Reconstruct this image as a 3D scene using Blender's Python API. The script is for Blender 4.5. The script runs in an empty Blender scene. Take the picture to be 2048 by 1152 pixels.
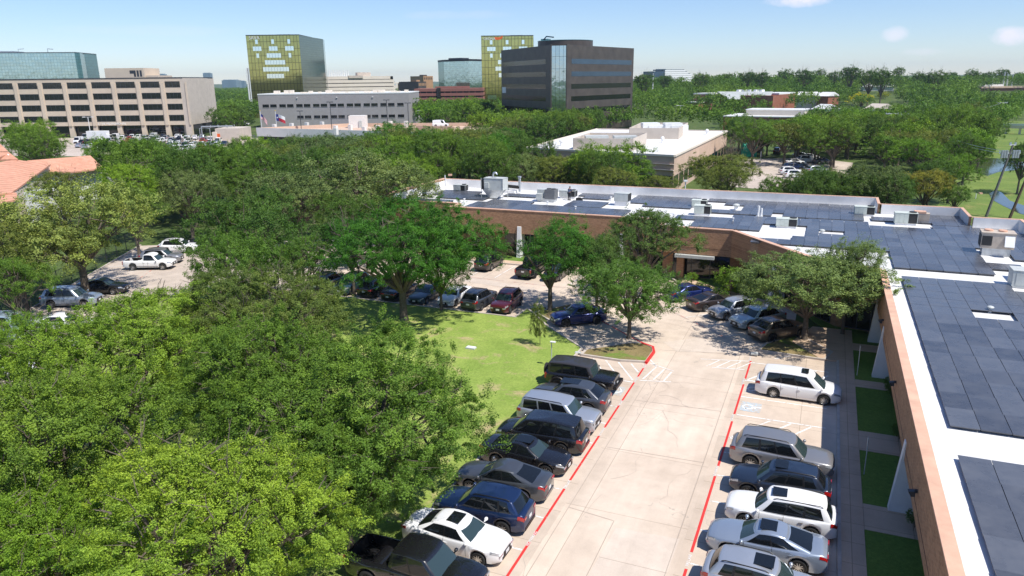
import bpy, math, random
import numpy as np
from mathutils import Vector, Matrix, Euler

SC = bpy.context.scene
R = math.radians

# ------------------------------------------------------------------ camera
FPX = 1480.0                      # focal length in pixels of the 2048 px wide photograph
PITCH = math.atan(416 / FPX)
ROLL = math.atan(62 * 416 / FPX / FPX)
YAW = R(23)
CAMH = 20.0


def cam_axes():
    cp, sp, cy, sy = math.cos(PITCH), math.sin(PITCH), math.cos(YAW), math.sin(YAW)
    rz = lambda a: np.array([a[0] * cy - a[1] * sy, a[0] * sy + a[1] * cy, a[2]])
    fwd, up, rt = rz([0, cp, -sp]), rz([0, sp, cp]), rz([1., 0, 0])
    c, s = math.cos(ROLL), math.sin(ROLL)
    return c * rt - s * up, -s * rt - c * up, fwd


CU, CV, CW = cam_axes()
cam = bpy.data.cameras.new("camera")
camo = bpy.data.objects.new("camera", cam)
SC.collection.objects.link(camo)
M = Matrix(((CU[0], -CV[0], -CW[0], 0), (CU[1], -CV[1], -CW[1], 0), (CU[2], -CV[2], -CW[2], CAMH), (0, 0, 0, 1)))
camo.matrix_world = M
cam.sensor_width = 36
cam.lens = 36 * FPX / 2048
cam.clip_start = 0.2
cam.clip_end = 30000
SC.camera = camo

# ------------------------------------------------------------------ sun, sky, exposure
SUNV = Vector((0.60, -0.17, 1.0)).normalized()       # towards the sun
SUN_EL = math.asin(SUNV.z)
SUN_AZ = math.atan2(SUNV.x, SUNV.y)
sl = bpy.data.lights.new("sun", 'SUN')
sl.energy = 4.9
sl.angle = R(0.53)
sl.color = (1.0, 0.955, 0.88)
so = bpy.data.objects.new("sun", sl)
SC.collection.objects.link(so)
so.rotation_euler = (-SUNV).to_track_quat('-Z', 'Y').to_euler()
so.location = (60, -20, 100)

world = bpy.data.worlds.new("World")
SC.world = world
world.use_nodes = True
wn, wl = world.node_tree.nodes, world.node_tree.links
wn.clear()
wout = wn.new('ShaderNodeOutputWorld')
wbg = wn.new('ShaderNodeBackground')
wbg.inputs['Strength'].default_value = 0.108
sky = wn.new('ShaderNodeTexSky')
sky.sky_type = 'NISHITA'
sky.sun_disc = False
sky.sun_elevation = SUN_EL
sky.sun_rotation = SUN_AZ
sky.altitude = 200
sky.air_density = 1.0
sky.dust_density = 0.0
sky.ozone_density = 4.0
# small soft fair-weather clouds, placed by direction in the sky dome
wtc = wn.new('ShaderNodeTexCoord')


def mathn(op, a, b=None, nodes=wn, links=wl, clamp=False):
    n = nodes.new('ShaderNodeMath')
    n.operation = op
    n.use_clamp = clamp
    for i, v in enumerate((a, b)):
        if v is None:
            continue
        if isinstance(v, (int, float)):
            n.inputs[i].default_value = v
        else:
            links.new(v, n.inputs[i])
    return n.outputs[0]


cloud_total = None
noi = wn.new('ShaderNodeTexNoise')
noi.inputs['Scale'].default_value = 26
noi.inputs['Detail'].default_value = 5
noi.inputs['Roughness'].default_value = 0.62
wl.new(wtc.outputs['Generated'], noi.inputs['Vector'])
for (px, py, rx, rz_, amt) in [(1600, 0, 60, 15, .80), (1790, 68, 25, 14, .50), (1842, 104, 34, 8, .25), (2034, 72, 38, 17, .70),
                               (905, 30, 120, 9, .10), (300, 60, 160, 10, .08)]:
    d = (px - 1024) * CU + (py - 576) * CV + FPX * CW
    d = d / np.linalg.norm(d)
    az = np.array([d[1], -d[0], 0]); az /= np.linalg.norm(az)
    el = np.cross(az, d) if np.cross(az, d)[2] > 0 else -np.cross(az, d)
    terms = []
    for ax, rad in ((az, rx), (el, rz_)):
        vm = wn.new('ShaderNodeVectorMath'); vm.operation = 'DOT_PRODUCT'
        wl.new(wtc.outputs['Generated'], vm.inputs[0]); vm.inputs[1].default_value = tuple(ax)
        o = mathn('SUBTRACT', vm.outputs['Value'], float(np.dot(ax, d)))
        o = mathn('DIVIDE', o, rad / FPX)
        terms.append(mathn('MULTIPLY', o, o))
    r2 = mathn('ADD', terms[0], terms[1])
    f = mathn('SUBTRACT', 1.0, r2)
    f = mathn('ADD', f, mathn('MULTIPLY', mathn('SUBTRACT', noi.outputs[0], 0.5), 2.6))
    f = mathn('MULTIPLY', f, 1.1, clamp=True)
    dt = wn.new('ShaderNodeVectorMath'); dt.operation = 'DOT_PRODUCT'
    wl.new(wtc.outputs['Generated'], dt.inputs[0]); dt.inputs[1].default_value = tuple(d)
    f = mathn('MULTIPLY', f, mathn('GREATER_THAN', dt.outputs['Value'], 0.9))
    f = mathn('MULTIPLY', f, amt)
    cloud_total = f if cloud_total is None else mathn('MAXIMUM', cloud_total, f)
cm = wn.new('ShaderNodeMixRGB')
wl.new(cloud_total, cm.inputs[0])
tint = wn.new('ShaderNodeMixRGB'); tint.blend_type = 'MULTIPLY'; tint.inputs[0].default_value = 1
wl.new(sky.outputs[0], tint.inputs[1]); tint.inputs[2].default_value = (.90, .955, 1.13, 1)      # clear blue summer air down to the horizon
wl.new(tint.outputs[0], cm.inputs[1])
cm.inputs[2].default_value = (8.3, 7.9, 8.9, 1)
wl.new(cm.outputs[0], wbg.inputs[0])
wl.new(wbg.outputs[0], wout.inputs[0])

SC.view_settings.view_transform = 'Standard'
SC.view_settings.look = 'None'
SC.view_settings.exposure = 0.27
SC.view_settings.gamma = 1.0
SC.render.resolution_x = 1024
SC.render.resolution_y = 576
SC.cycles.max_bounces = 8
SC.cycles.diffuse_bounces = 3
SC.cycles.glossy_bounces = 3
SC.cycles.transmission_bounces = 4
SC.cycles.transparent_max_bounces = 6
SC.cycles.volume_bounces = 0
SC.cycles.caustics_reflective = False
SC.cycles.caustics_refractive = False
SC.cycles.use_denoising = True


# ------------------------------------------------------------------ pixel <-> world
def ray(x, y):
    return (x - 1024) * CU + (y - 576) * CV + FPX * CW


def g(x, y, z=0.0):
    d = ray(x, y)
    p = np.array([0, 0, CAMH]) + d * (z - CAMH) / d[2]
    return float(p[0]), float(p[1])


FH = np.array([CW[0], CW[1], 0]); FH /= np.linalg.norm(FH)


def at(px, depth, py=160):
    """world point on the photo ray at a horizontal depth from the camera"""
    d = ray(px, py)
    p = np.array([0, 0, CAMH]) + d * depth / float(d @ FH)
    return float(p[0]), float(p[1]), float(p[2])


def pj(x, y, z):
    q = np.array([x, y, z - CAMH]); w = float(q @ CW)
    if w < 0.1:
        return (-9999, -9999, w)
    return 1024 + FPX * float(q @ CU) / w, 576 + FPX * float(q @ CV) / w, w


# ------------------------------------------------------------------ mesh helpers
class MB:
    def __init__(s):
        s.v, s.f, s.m = [], [], []

    def add(s, vs, fs, m=0):
        o = len(s.v)
        s.v.extend([tuple(map(float, p)) for p in vs])
        s.f.extend([tuple(i + o for i in f) for f in fs])
        s.m.extend([m] * len(fs))
        return s

    def box(s, c, size, rot=0, m=0):
        """c = centre of the bottom face"""
        cx, cy, z0 = c; a, b, h = size[0] / 2, size[1] / 2, size[2]
        co, si = math.cos(rot), math.sin(rot)
        vs = []
        for z in (z0, z0 + h):
            for x, y in ((-a, -b), (a, -b), (a, b), (-a, b)):
                vs.append((cx + x * co - y * si, cy + x * si + y * co, z))
        return s.add(vs, [(3, 2, 1, 0), (4, 5, 6, 7), (0, 1, 5, 4), (1, 2, 6, 5), (2, 3, 7, 6), (3, 0, 4, 7)], m)

    def seg(s, p, q, w, z0, z1, off=0.0, m=0, ext=0.0):
        """upright box along the line p-q, width w, shifted off to the left of p->q"""
        dx, dy = q[0] - p[0], q[1] - p[1]; L = math.hypot(dx, dy); ux, uy = dx / L, dy / L
        cx, cy = (p[0] + q[0]) / 2 - uy * off, (p[1] + q[1]) / 2 + ux * off
        return s.box((cx, cy, z0), (L + 2 * ext, w, z1 - z0), math.atan2(dy, dx), m)

    def prism(s, poly, z0, z1, m=0):
        a = sum(poly[i][0] * poly[(i + 1) % len(poly)][1] - poly[(i + 1) % len(poly)][0] * poly[i][1] for i in range(len(poly)))
        if a < 0:
            poly = poly[::-1]
        n = len(poly)
        vs = [(x, y, z0) for x, y in poly] + [(x, y, z1) for x, y in poly]
        fs = [tuple(range(n - 1, -1, -1)), tuple(range(n, 2 * n))] + [(i, (i + 1) % n, n + (i + 1) % n, n + i) for i in range(n)]
        return s.add(vs, fs, m)

    def sheet(s, poly, z, m=0):
        a = sum(poly[i][0] * poly[(i + 1) % len(poly)][1] - poly[(i + 1) % len(poly)][0] * poly[i][1] for i in range(len(poly)))
        if a < 0:
            poly = poly[::-1]
        return s.add([(x, y, z) for x, y in poly], [tuple(range(len(poly)))], m)

    def strip(s, p, q, w, z, m=0):
        dx, dy = q[0] - p[0], q[1] - p[1]; L = math.hypot(dx, dy); nx, ny = -dy / L * w / 2, dx / L * w / 2
        return s.sheet([(p[0] + nx, p[1] + ny), (p[0] - nx, p[1] - ny), (q[0] - nx, q[1] - ny), (q[0] + nx, q[1] + ny)], z, m)

    def tube(s, pts, rad, n=8, m=0, cap=True):
        pts = [Vector(p) for p in pts]
        rad = [rad] * len(pts) if isinstance(rad, (int, float)) else rad
        o = len(s.v); prev = None
        for i, p in enumerate(pts):
            d = (pts[min(i + 1, len(pts) - 1)] - pts[max(i - 1, 0)]).normalized()
            a = Vector((0, 0, 1)) if abs(d.z) < .9 else Vector((1, 0, 0))
            if prev is not None:
                a = prev
            u = (a - d * a.dot(d)).normalized(); w = d.cross(u); prev = u
            for k in range(n):
                t = 2 * math.pi * k / n
                s.v.append(tuple(p + (u * math.cos(t) + w * math.sin(t)) * rad[i]))
        for i in range(len(pts) - 1):
            for k in range(n):
                s.f.append((o + i * n + k, o + i * n + (k + 1) % n, o + (i + 1) * n + (k + 1) % n, o + (i + 1) * n + k)); s.m.append(m)
        if cap:
            s.f.append(tuple(o + k for k in range(n - 1, -1, -1))); s.m.append(m)
            s.f.append(tuple(o + (len(pts) - 1) * n + k for k in range(n))); s.m.append(m)
        return s

    def cyl(s, c, r, h, n=16, m=0, r2=None):
        return s.tube([(c[0], c[1], c[2]), (c[0], c[1], c[2] + h)], [r, r if r2 is None else r2], n, m)

    def ball(s, c, r, nu=10, nv=6, m=0):
        r = (r, r, r) if isinstance(r, (int, float)) else r
        vs = [(c[0], c[1], c[2] - r[2])]
        for j in range(1, nv):
            p = math.pi * j / nv - math.pi / 2
            for i in range(nu):
                t = 2 * math.pi * i / nu
                vs.append((c[0] + r[0] * math.cos(p) * math.cos(t), c[1] + r[1] * math.cos(p) * math.sin(t), c[2] + r[2] * math.sin(p)))
        vs.append((c[0], c[1], c[2] + r[2]))
        fs = [(0, 1 + (i + 1) % nu, 1 + i) for i in range(nu)]
        for j in range(nv - 2):
            for i in range(nu):
                a = 1 + j * nu
                fs.append((a + i, a + (i + 1) % nu, a + nu + (i + 1) % nu, a + nu + i))
        a = 1 + (nv - 2) * nu; e = len(vs) - 1
        fs += [(a + i, a + (i + 1) % nu, e) for i in range(nu)]
        return s.add(vs, fs, m)

    def mesh(s, name, mats, smooth=None):
        me = bpy.data.meshes.new(name)
        me.from_pydata(s.v, [], s.f)
        for mt in (mats if isinstance(mats, (list, tuple)) else [mats]):
            me.materials.append(mt)
        if len(me.materials) > 1:
            me.polygons.foreach_set('material_index', s.m)
        if smooth is not None:
            me.polygons.foreach_set('use_smooth', [True] * len(me.polygons))
            me.set_sharp_from_angle(angle=R(smooth))
        me.update()
        return me

    def build(s, name, mats, parent=None, smooth=None):
        return link(name, s.mesh(name, mats, smooth), parent)


def link(name, data, parent=None, loc=None, rot=None, scale=None):
    o = bpy.data.objects.new(name, data)
    SC.collection.objects.link(o)
    if parent is not None:
        o.parent = parent
    if loc is not None:
        o.location = loc
    if rot is not None:
        o.rotation_euler = rot
    if scale is not None:
        o.scale = scale
    return o


def tag(o, label=None, cat=None, group=None, kind=None):
    if label: o['label'] = label
    if cat: o['category'] = cat
    if group: o['group'] = group
    if kind: o['kind'] = kind
    return o


def thing(name, label, cat, loc=(0, 0, 0), rotz=0, group=None):
    o = link(name, None, None, loc, (0, 0, rotz))
    o.empty_display_size = 0.3
    return tag(o, label, cat, group)


KIDS = {}


def setmat(o, m):
    """object-level material in slot 0 (meshes are shared)"""
    o.material_slots[0].link = 'OBJECT'
    o.material_slots[0].material = m


def dup(o, parent=None, loc=None, rotz=None, label=None, group=None):
    c = o.copy(); SC.collection.objects.link(c)
    c.parent = parent
    if loc is not None: c.location = loc
    if rotz is not None: c.rotation_euler = (0, 0, rotz)
    if label: c['label'] = label
    if group: c['group'] = group
    for ch in list(o.children):
        dup(ch, c)
    return c


# ------------------------------------------------------------------ materials
def lin(r, g_, b):
    f = lambda c: (c / 255 / 12.92) if c / 255 <= .04045 else ((c / 255 + .055) / 1.055) ** 2.4
    return (f(r), f(g_), f(b), 1)


class NT:
    def __init__(s, name):
        s.m = bpy.data.materials.new(name); s.m.use_nodes = True
        s.n, s.l = s.m.node_tree.nodes, s.m.node_tree.links
        s.b = s.n['Principled BSDF']

    def new(s, t, **kw):
        n = s.n.new(t)
        for k, v in kw.items():
            if hasattr(n, k) and k not in n.inputs:
                setattr(n, k, v)
            else:
                n.inputs[k].default_value = v
        return n

    def math(s, op, a, b=None, clamp=False):
        return mathn(op, a, b, s.n, s.l, clamp)

    def noise(s, scale, detail=4, rough=.6, vec=None, dist=0):
        n = s.new('ShaderNodeTexNoise'); n.inputs['Scale'].default_value = scale; n.inputs['Detail'].default_value = detail
        n.inputs['Roughness'].default_value = rough; n.inputs['Distortion'].default_value = dist
        s.l.new(vec if vec is not None else s.pos(), n.inputs['Vector'])
        return n.outputs[0]

    def pos(s, obj=False):
        if obj:
            return s.new('ShaderNodeTexCoord').outputs['Object']
        return s.new('ShaderNodeNewGeometry').outputs['Position']

    def ramp(s, fac, stops):
        r = s.new('ShaderNodeValToRGB'); s.l.new(fac, r.inputs[0]); e = r.color_ramp.elements
        e[0].position, e[0].color = stops[0]; e[1].position, e[1].color = stops[-1]
        for p, c in stops[1:-1]:
            x = e.new(p); x.color = c
        return r.outputs[0]

    def mix(s, fac, a, b, mode='MIX'):
        n = s.new('ShaderNodeMixRGB'); n.blend_type = mode
        for i, v in enumerate((fac, a, b)):
            if isinstance(v, (int, float)): n.inputs[i].default_value = v
            elif isinstance(v, tuple): n.inputs[i].default_value = v
            else: s.l.new(v, n.inputs[i])
        return n.outputs[0]

    def set(s, **kw):
        for k, v in kw.items():
            k = k.replace('_', ' ')
            if isinstance(v, (int, float, tuple)): s.b.inputs[k].default_value = v
            else: s.l.new(v, s.b.inputs[k])
        return s

    def bump(s, h, strength=.3, dist=.05):
        n = s.new('ShaderNodeBump'); n.inputs['Strength'].default_value = strength; n.inputs['Distance'].default_value = dist
        s.l.new(h, n.inputs['Height']); s.l.new(n.outputs[0], s.b.inputs['Normal'])


def simple(name, col, rough=.6, metal=0., var=.12, scale=3., spec=.4, coat=0., bump=0., obj=False):
    t = NT(name)
    c = col if len(col) == 4 else (*col, 1)
    n = t.noise(scale, 4, .6, t.pos(obj))
    f = t.ramp(n, [(0.3, (1 - var,) * 3 + (1,)), (.7, (1 + var,) * 3 + (1,))])
    t.set(Base_Color=t.mix(1., c, f, 'MULTIPLY'), Roughness=rough, Metallic=metal)
    t.b.inputs['Specular IOR Level'].default_value = spec
    if coat:
        t.b.inputs['Coat Weight'].default_value = coat; t.b.inputs['Coat Roughness'].default_value = .03
    if bump:
        t.bump(t.noise(scale * 8, 5, .6, t.pos(obj)), bump, .02)
    return t.m


MT = {}
MT['white'] = simple('white_paint', (.78, .78, .77), .5, var=.05, scale=1.5)
MT['roofwhite'] = None
MT['metal'] = simple('galvanised_metal', (.55, .57, .58), .38, .7, .15, 4)
MT['unitgrey'] = simple('unit_grey_paint', (.50, .52, .50), .5, 0, .10, 2)
MT['unitgreen'] = simple('unit_pale_green_paint', (.56, .60, .54), .5, 0, .10, 2)
MT['unitbeige'] = simple('unit_beige_paint', (.50, .42, .34), .55, 0, .15, 2)
MT['grille'] = simple('dark_coil_grille', (.035, .035, .035), .6, .2, .3, 20)
MT['dark'] = simple('dark_rubber', (.02, .02, .02), .7, 0, .2, 8)
MT['black'] = simple('black_plastic', (.012, .012, .013), .45, 0, .1, 8)
MT['tyre'] = simple('tyre_rubber', (.022, .022, .022), .85, 0, .2, 10)
MT['rim'] = simple('alloy_rim', (.55, .56, .57), .28, .9, .05, 10, obj=True)
MT['rimdark'] = simple('dark_alloy_rim', (.05, .05, .055), .3, .8, .05, 10, obj=True)
MT['chrome'] = simple('chrome_trim', (.75, .76, .78), .15, 1., .05, 10, obj=True)
MT['lampred'] = simple('red_tail_lens', (.35, .008, .008), .12, 0, .2, 15, .6, 1., obj=True)
MT['lampclear'] = simple('clear_headlight_lens', (.45, .47, .5), .08, .4, .35, 22, .6, 1., obj=True)
MT['amber'] = simple('amber_lens', (.7, .22, .01), .2, 0, .1, 15, .6, 1., obj=True)
MT['plate'] = simple('plate_white', (.65, .66, .66), .5, 0, .15, 30, obj=True)
MT['concrete_wall'] = simple('cast_concrete', (.52, .47, .40), .85, 0, .08, .3)
MT['barkgrey'] = simple('grey_bark', (.13, .105, .08), .9, 0, .35, 6, bump=.6)
MT['wood'] = simple('weathered_wood', (.12, .08, .055), .9, 0, .3, 4)
MT['woodgrey'] = simple('grey_pole_wood', (.16, .155, .14), .9, 0, .3, 4)
MT['pipe'] = simple('white_pole_paint', (.72, .72, .72), .45, 0, .06, 3)
MT['darkpole'] = simple('bronze_pole_paint', (.055, .06, .07), .45, .3, .06, 3)
MT['skin'] = simple('skin', (.35, .19, .13), .6)
MT['shirt'] = simple('blue_grey_shirt', (.07, .10, .17), .8)
MT['trousers'] = simple('dark_trousers', (.02, .022, .03), .8)
MT['yellow'] = simple('yellow_paint', (.7, .45, .03), .5)
MT['teal'] = simple('teal_green_tarp', (.01, .32, .20), .55, 0, .15, .8)
MT['orange'] = simple('orange_plastic', (.75, .13, .02), .5)


def glassm(name, col, rough=.04, metal=0., spec=.5, wav=0.):
    t = NT(name)
    t.set(Base_Color=(*col, 1), Roughness=rough, Metallic=metal)
    t.b.inputs['Specular IOR Level'].default_value = spec
    if wav:
        t.bump(t.noise(wav, 2, .5), .02, .3)
    return t.m


MT['carglass'] = glassm('tinted_car_glass', (.008, .010, .012), .03, 0, .6)
MT['windshield'] = glassm('windshield_glass', (.030, .050, .052), .03, 0, .8)
MT['winglass'] = glassm('dark_window_glass', (.012, .014, .015), .05, 0, .7, .4)
MT['bronzeglass'] = glassm('bronze_window_glass', (.10, .06, .028), .10, .3, .6, .4)


def concrete(name, base, lit, joint=(4.6, 6.1), rot=0., cracks=True):
    t = NT(name)
    p = t.pos()
    mp = t.new('ShaderNodeMapping'); mp.inputs['Rotation'].default_value = (0, 0, rot); t.l.new(p, mp.inputs[0]); v = mp.outputs[0]
    big = t.noise(.10, 5, .62, v, .6)
    mid = t.noise(.9, 6, .62, v)
    fine = t.noise(28, 3, .7, v)
    c = t.ramp(big, [(.28, base), (.52, tuple((a + b) / 2 for a, b in zip(base, lit))), (.74, lit)])
    c = t.mix(.5, c, t.ramp(mid, [(.3, (.80, .79, .78, 1)), (.7, (1.12, 1.12, 1.12, 1))]), 'MULTIPLY')
    c = t.mix(.3, c, t.ramp(fine, [(.3, (.72, .72, .72, 1)), (.7, (1.2, 1.2, 1.2, 1))]), 'MULTIPLY')
    sm_ = t.new('ShaderNodeMapping'); sm_.inputs['Scale'].default_value = (1, .05, 1); t.l.new(v, sm_.inputs[0])
    c = t.mix(.7, c, t.ramp(t.noise(.9, 4, .6, sm_.outputs[0]), [(.3, (.88, .87, .86, 1)), (.65, (1.05, 1.05, 1.05, 1))]), 'MULTIPLY')   # tyre-polished lanes
    # slab to slab tone, and the joints between the slabs
    br = t.new('ShaderNodeTexBrick'); t.l.new(v, br.inputs['Vector'])
    br.offset = 0.0; br.inputs['Scale'].default_value = 1.0; br.inputs['Brick Width'].default_value = joint[0]
    br.inputs['Row Height'].default_value = joint[1]; br.inputs['Mortar Size'].default_value = .018; br.inputs['Mortar Smooth'].default_value = .3
    br.inputs['Color1'].default_value = (1.04, 1.03, 1.02, 1); br.inputs['Color2'].default_value = (.92, .915, .91, 1); br.inputs['Mortar'].default_value = (.52, .48, .44, 1)
    c = t.mix(.8, c, br.outputs[0], 'MULTIPLY')
    if cracks:
        vo = t.new('ShaderNodeTexVoronoi'); vo.feature = 'DISTANCE_TO_EDGE'; vo.inputs['Scale'].default_value = .11
        wv = t.new('ShaderNodeVectorMath'); wv.operation = 'ADD'
        nn = t.new('ShaderNodeTexNoise'); nn.inputs['Scale'].default_value = 1.3; nn.inputs['Detail'].default_value = 5; t.l.new(v, nn.inputs['Vector'])
        sc = t.new('ShaderNodeVectorMath'); sc.operation = 'SCALE'; sc.inputs['Scale'].default_value = 1.3; t.l.new(nn.outputs['Color'], sc.inputs[0])
        t.l.new(v, wv.inputs[0]); t.l.new(sc.outputs[0], wv.inputs[1]); t.l.new(wv.outputs[0], vo.inputs['Vector'])
        cr = t.math('LESS_THAN', vo.outputs['Distance'], .0016)
        mask = t.math('GREATER_THAN', t.noise(.13, 2, .5, v), .50)
        c = t.mix(t.math('MULTIPLY', t.math('MULTIPLY', cr, mask), .38), c, (.22, .20, .18, 1))
        sp = t.noise(2.2, 3, .5, v)
        st = t.math('MULTIPLY', t.math('SUBTRACT', sp, .70, ), 6, clamp=True)
        c = t.mix(t.math('MULTIPLY', st, .35), c, (.20, .18, .16, 1))
    t.set(Base_Color=c, Roughness=.88)
    t.b.inputs['Specular IOR Level'].default_value = .25
    t.bump(fine, .15, .01)
    return t.m


MT['concrete'] = concrete('parking_concrete', (.57, .465, .37, 1), (.71, .60, .495, 1))
MT['stall'] = concrete('stall_concrete', (.53, .43, .34, 1), (.67, .565, .465, 1), (4.9, 2.7))
MT['walk'] = concrete('sidewalk_concrete', (.56, .405, .285, 1), (.68, .52, .375, 1), (2.6, 1.6), 0, False)
MT['patch'] = concrete('new_concrete_patch', (.58, .49, .41, 1), (.68, .585, .495, 1), (9, 9), 0, False)
MT['farlot'] = concrete('far_lot_concrete', (.45, .38, .32, 1), (.60, .52, .45, 1), (6, 6), .4, False)
MT['kerb'] = simple('kerb_concrete', (.50, .44, .38), .85, 0, .15, 2)
MT['asphalt'] = simple('asphalt', (.06, .06, .062), .9, 0, .2, 1)


def worn(name, col, cover=.5, under=None):
    """paint worn through in patches"""
    t = NT(name)
    n = t.noise(5.5, 6, .75)
    n2 = t.noise(.8, 3, .6)
    f = t.math('MULTIPLY', t.math('SUBTRACT', t.math('ADD', n, t.math('MULTIPLY', n2, .5)), cover), 9, clamp=True)
    c = t.mix(f, under or (.52, .44, .37, 1), col)
    c = t.mix(.35, c, t.ramp(t.noise(20, 3, .6), [(.3, (.75, .75, .75, 1)), (.7, (1.15, 1.15, 1.15, 1))]), 'MULTIPLY')
    t.set(Base_Color=c, Roughness=.7)
    return t.m


MT['redline'] = worn('worn_red_paint', (.62, .035, .03, 1), .50)
MT['redfaint'] = worn('faded_red_paint', (.55, .13, .10, 1), .76)
MT['whiteline'] = worn('worn_white_paint', (.80, .79, .77, 1), .64)
MT['whitestrong'] = worn('white_paint_line', (.80, .78, .75, 1), .62)
MT['blueline'] = worn('worn_blue_paint', (.44, .53, .58, 1), .72)
MT['letter'] = worn('stencil_white', (.86, .84, .82, 1), .45)


def grass(name, a, b, dry, dryamt=.62, mow=True, sc=1.):
    t = NT(name)
    p = t.pos()
    n1 = t.noise(.22 * sc, 5, .65, p, .4); n2 = t.noise(6 * sc, 5, .75, p); n3 = t.noise(30 * sc, 3, .7, p)
    c = t.mix(t.ramp(n1, [(.35, (0, 0, 0, 1)), (.65, (1, 1, 1, 1))]), a, b)
    nd = t.noise(.35 * sc, 6, .7, p, .8)
    c = t.mix(t.math('MULTIPLY', t.math('SUBTRACT', nd, dryamt), 8, clamp=True), c, dry)
    c = t.mix(.75, c, t.ramp(n2, [(.3, (.62, .66, .60, 1)), (.7, (1.3, 1.27, 1.3, 1))]), 'MULTIPLY')
    c = t.mix(.6, c, t.ramp(n3, [(.3, (.5, .55, .5, 1)), (.7, (1.4, 1.35, 1.4, 1))]), 'MULTIPLY')
    if mow:
        wv = t.new('ShaderNodeTexWave'); wv.inputs['Scale'].default_value = .16; wv.inputs['Distortion'].default_value = 5; wv.inputs['Detail'].default_value = 1
        wv.bands_direction = 'DIAGONAL'; t.l.new(p, wv.inputs['Vector'])
        c = t.mix(.22, c, t.ramp(wv.outputs[0], [(.3, (.82, .86, .8, 1)), (.7, (1.12, 1.1, 1.1, 1))]), 'MULTIPLY')
    t.set(Base_Color=c, Roughness=.9)
    t.b.inputs['Specular IOR Level'].default_value = .15
    t.bump(n3, .6, .04)
    return t.m


MT['lawn'] = grass('lawn_grass', (.225, .32, .062, 1), (.31, .39, .09, 1), (.44, .35, .19, 1), .555)
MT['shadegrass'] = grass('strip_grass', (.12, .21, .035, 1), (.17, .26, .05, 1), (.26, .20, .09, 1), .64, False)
MT['ground'] = grass('earth_and_grass', (.07, .11, .03, 1), (.10, .14, .04, 1), (.22, .18, .11, 1), .58, False, .5)
MT['bank'] = grass('bank_grass', (.12, .185, .045, 1), (.185, .25, .06, 1), (.30, .26, .10, 1), .56, False, .6)
MT['mulch'] = grass('dry_mulch', (.20, .155, .07, 1), (.27, .21, .10, 1), (.17, .24, .05, 1), .50, False)


def brick(name, c1, c2, mortar, scale=1., vertical_axis='wall'):
    t = NT(name)
    geo = t.new('ShaderNodeNewGeometry')
    sp = t.new('ShaderNodeSeparateXYZ'); t.l.new(geo.outputs['Position'], sp.inputs[0])
    cb = t.new('ShaderNodeCombineXYZ')
    t.l.new(t.math('ADD', sp.outputs[0], t.math('MULTIPLY', sp.outputs[1], .77)), cb.inputs[0]); t.l.new(sp.outputs[2], cb.inputs[1])
    br = t.new('ShaderNodeTexBrick'); t.l.new(cb.outputs[0], br.inputs['Vector'])
    br.inputs['Scale'].default_value = 1; br.inputs['Brick Width'].default_value = .24 * scale; br.inputs['Row Height'].default_value = .08 * scale
    br.inputs['Mortar Size'].default_value = .008 * scale; br.inputs['Color1'].default_value = c1; br.inputs['Color2'].default_value = c2; br.inputs['Mortar'].default_value = mortar
    n = t.noise(1.1, 5, .65); n2 = t.noise(9, 4, .7)
    c = t.mix(.6, br.outputs[0], t.ramp(n, [(.3, (.78, .76, .74, 1)), (.7, (1.18, 1.16, 1.14, 1))]), 'MULTIPLY')
    c = t.mix(.6, c, t.ramp(n2, [(.3, (.75, .75, .75, 1)), (.7, (1.25, 1.25, 1.25, 1))]), 'MULTIPLY')
    t.set(Base_Color=c, Roughness=.88)
    t.b.inputs['Specular IOR Level'].default_value = .2
    return t.m


MT['brick'] = brick('brown_brick', (.45, .25, .14, 1), (.31, .16, .09, 1), (.44, .32, .22, 1))
MT['brickred'] = brick('red_brick', (.36, .12, .07, 1), (.27, .085, .055, 1), (.30, .20, .15, 1), 2)
MT['coping'] = simple('salmon_metal_coping', (.66, .40, .275), .55, 0, .14, 1.2)


def roofmembrane():
    t = NT('white_roof_membrane')
    n = t.noise(.35, 5, .6, None, .4); n2 = t.noise(3, 4, .7)
    c = t.ramp(n, [(.25, (.62, .60, .57, 1)), (.5, (.76, .75, .73, 1)), (.75, (.84, .84, .83, 1))])
    c = t.mix(.25, c, t.ramp(n2, [(.3, (.85, .84, .82, 1)), (.7, (1.08, 1.08, 1.08, 1))]), 'MULTIPLY')
    br = t.new('ShaderNodeTexBrick'); t.l.new(t.pos(), br.inputs['Vector']); br.offset = .5
    br.inputs['Brick Width'].default_value = 12; br.inputs['Row Height'].default_value = 1.9; br.inputs['Mortar Size'].default_value = .02
    br.inputs['Scale'].default_value = 1
    br.inputs['Color1'].default_value = (1, 1, 1, 1); br.inputs['Color2'].default_value = (.97, .97, .97, 1); br.inputs['Mortar'].default_value = (.86, .85, .84, 1)
    c = t.mix(.6, c, br.outputs[0], 'MULTIPLY')
    t.set(Base_Color=c, Roughness=.55)
    return t.m


MT['roofwhite'] = roofmembrane()
MT['parapetwhite'] = simple('parapet_membrane', (.74, .73, .72), .6, 0, .12, .5)


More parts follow.
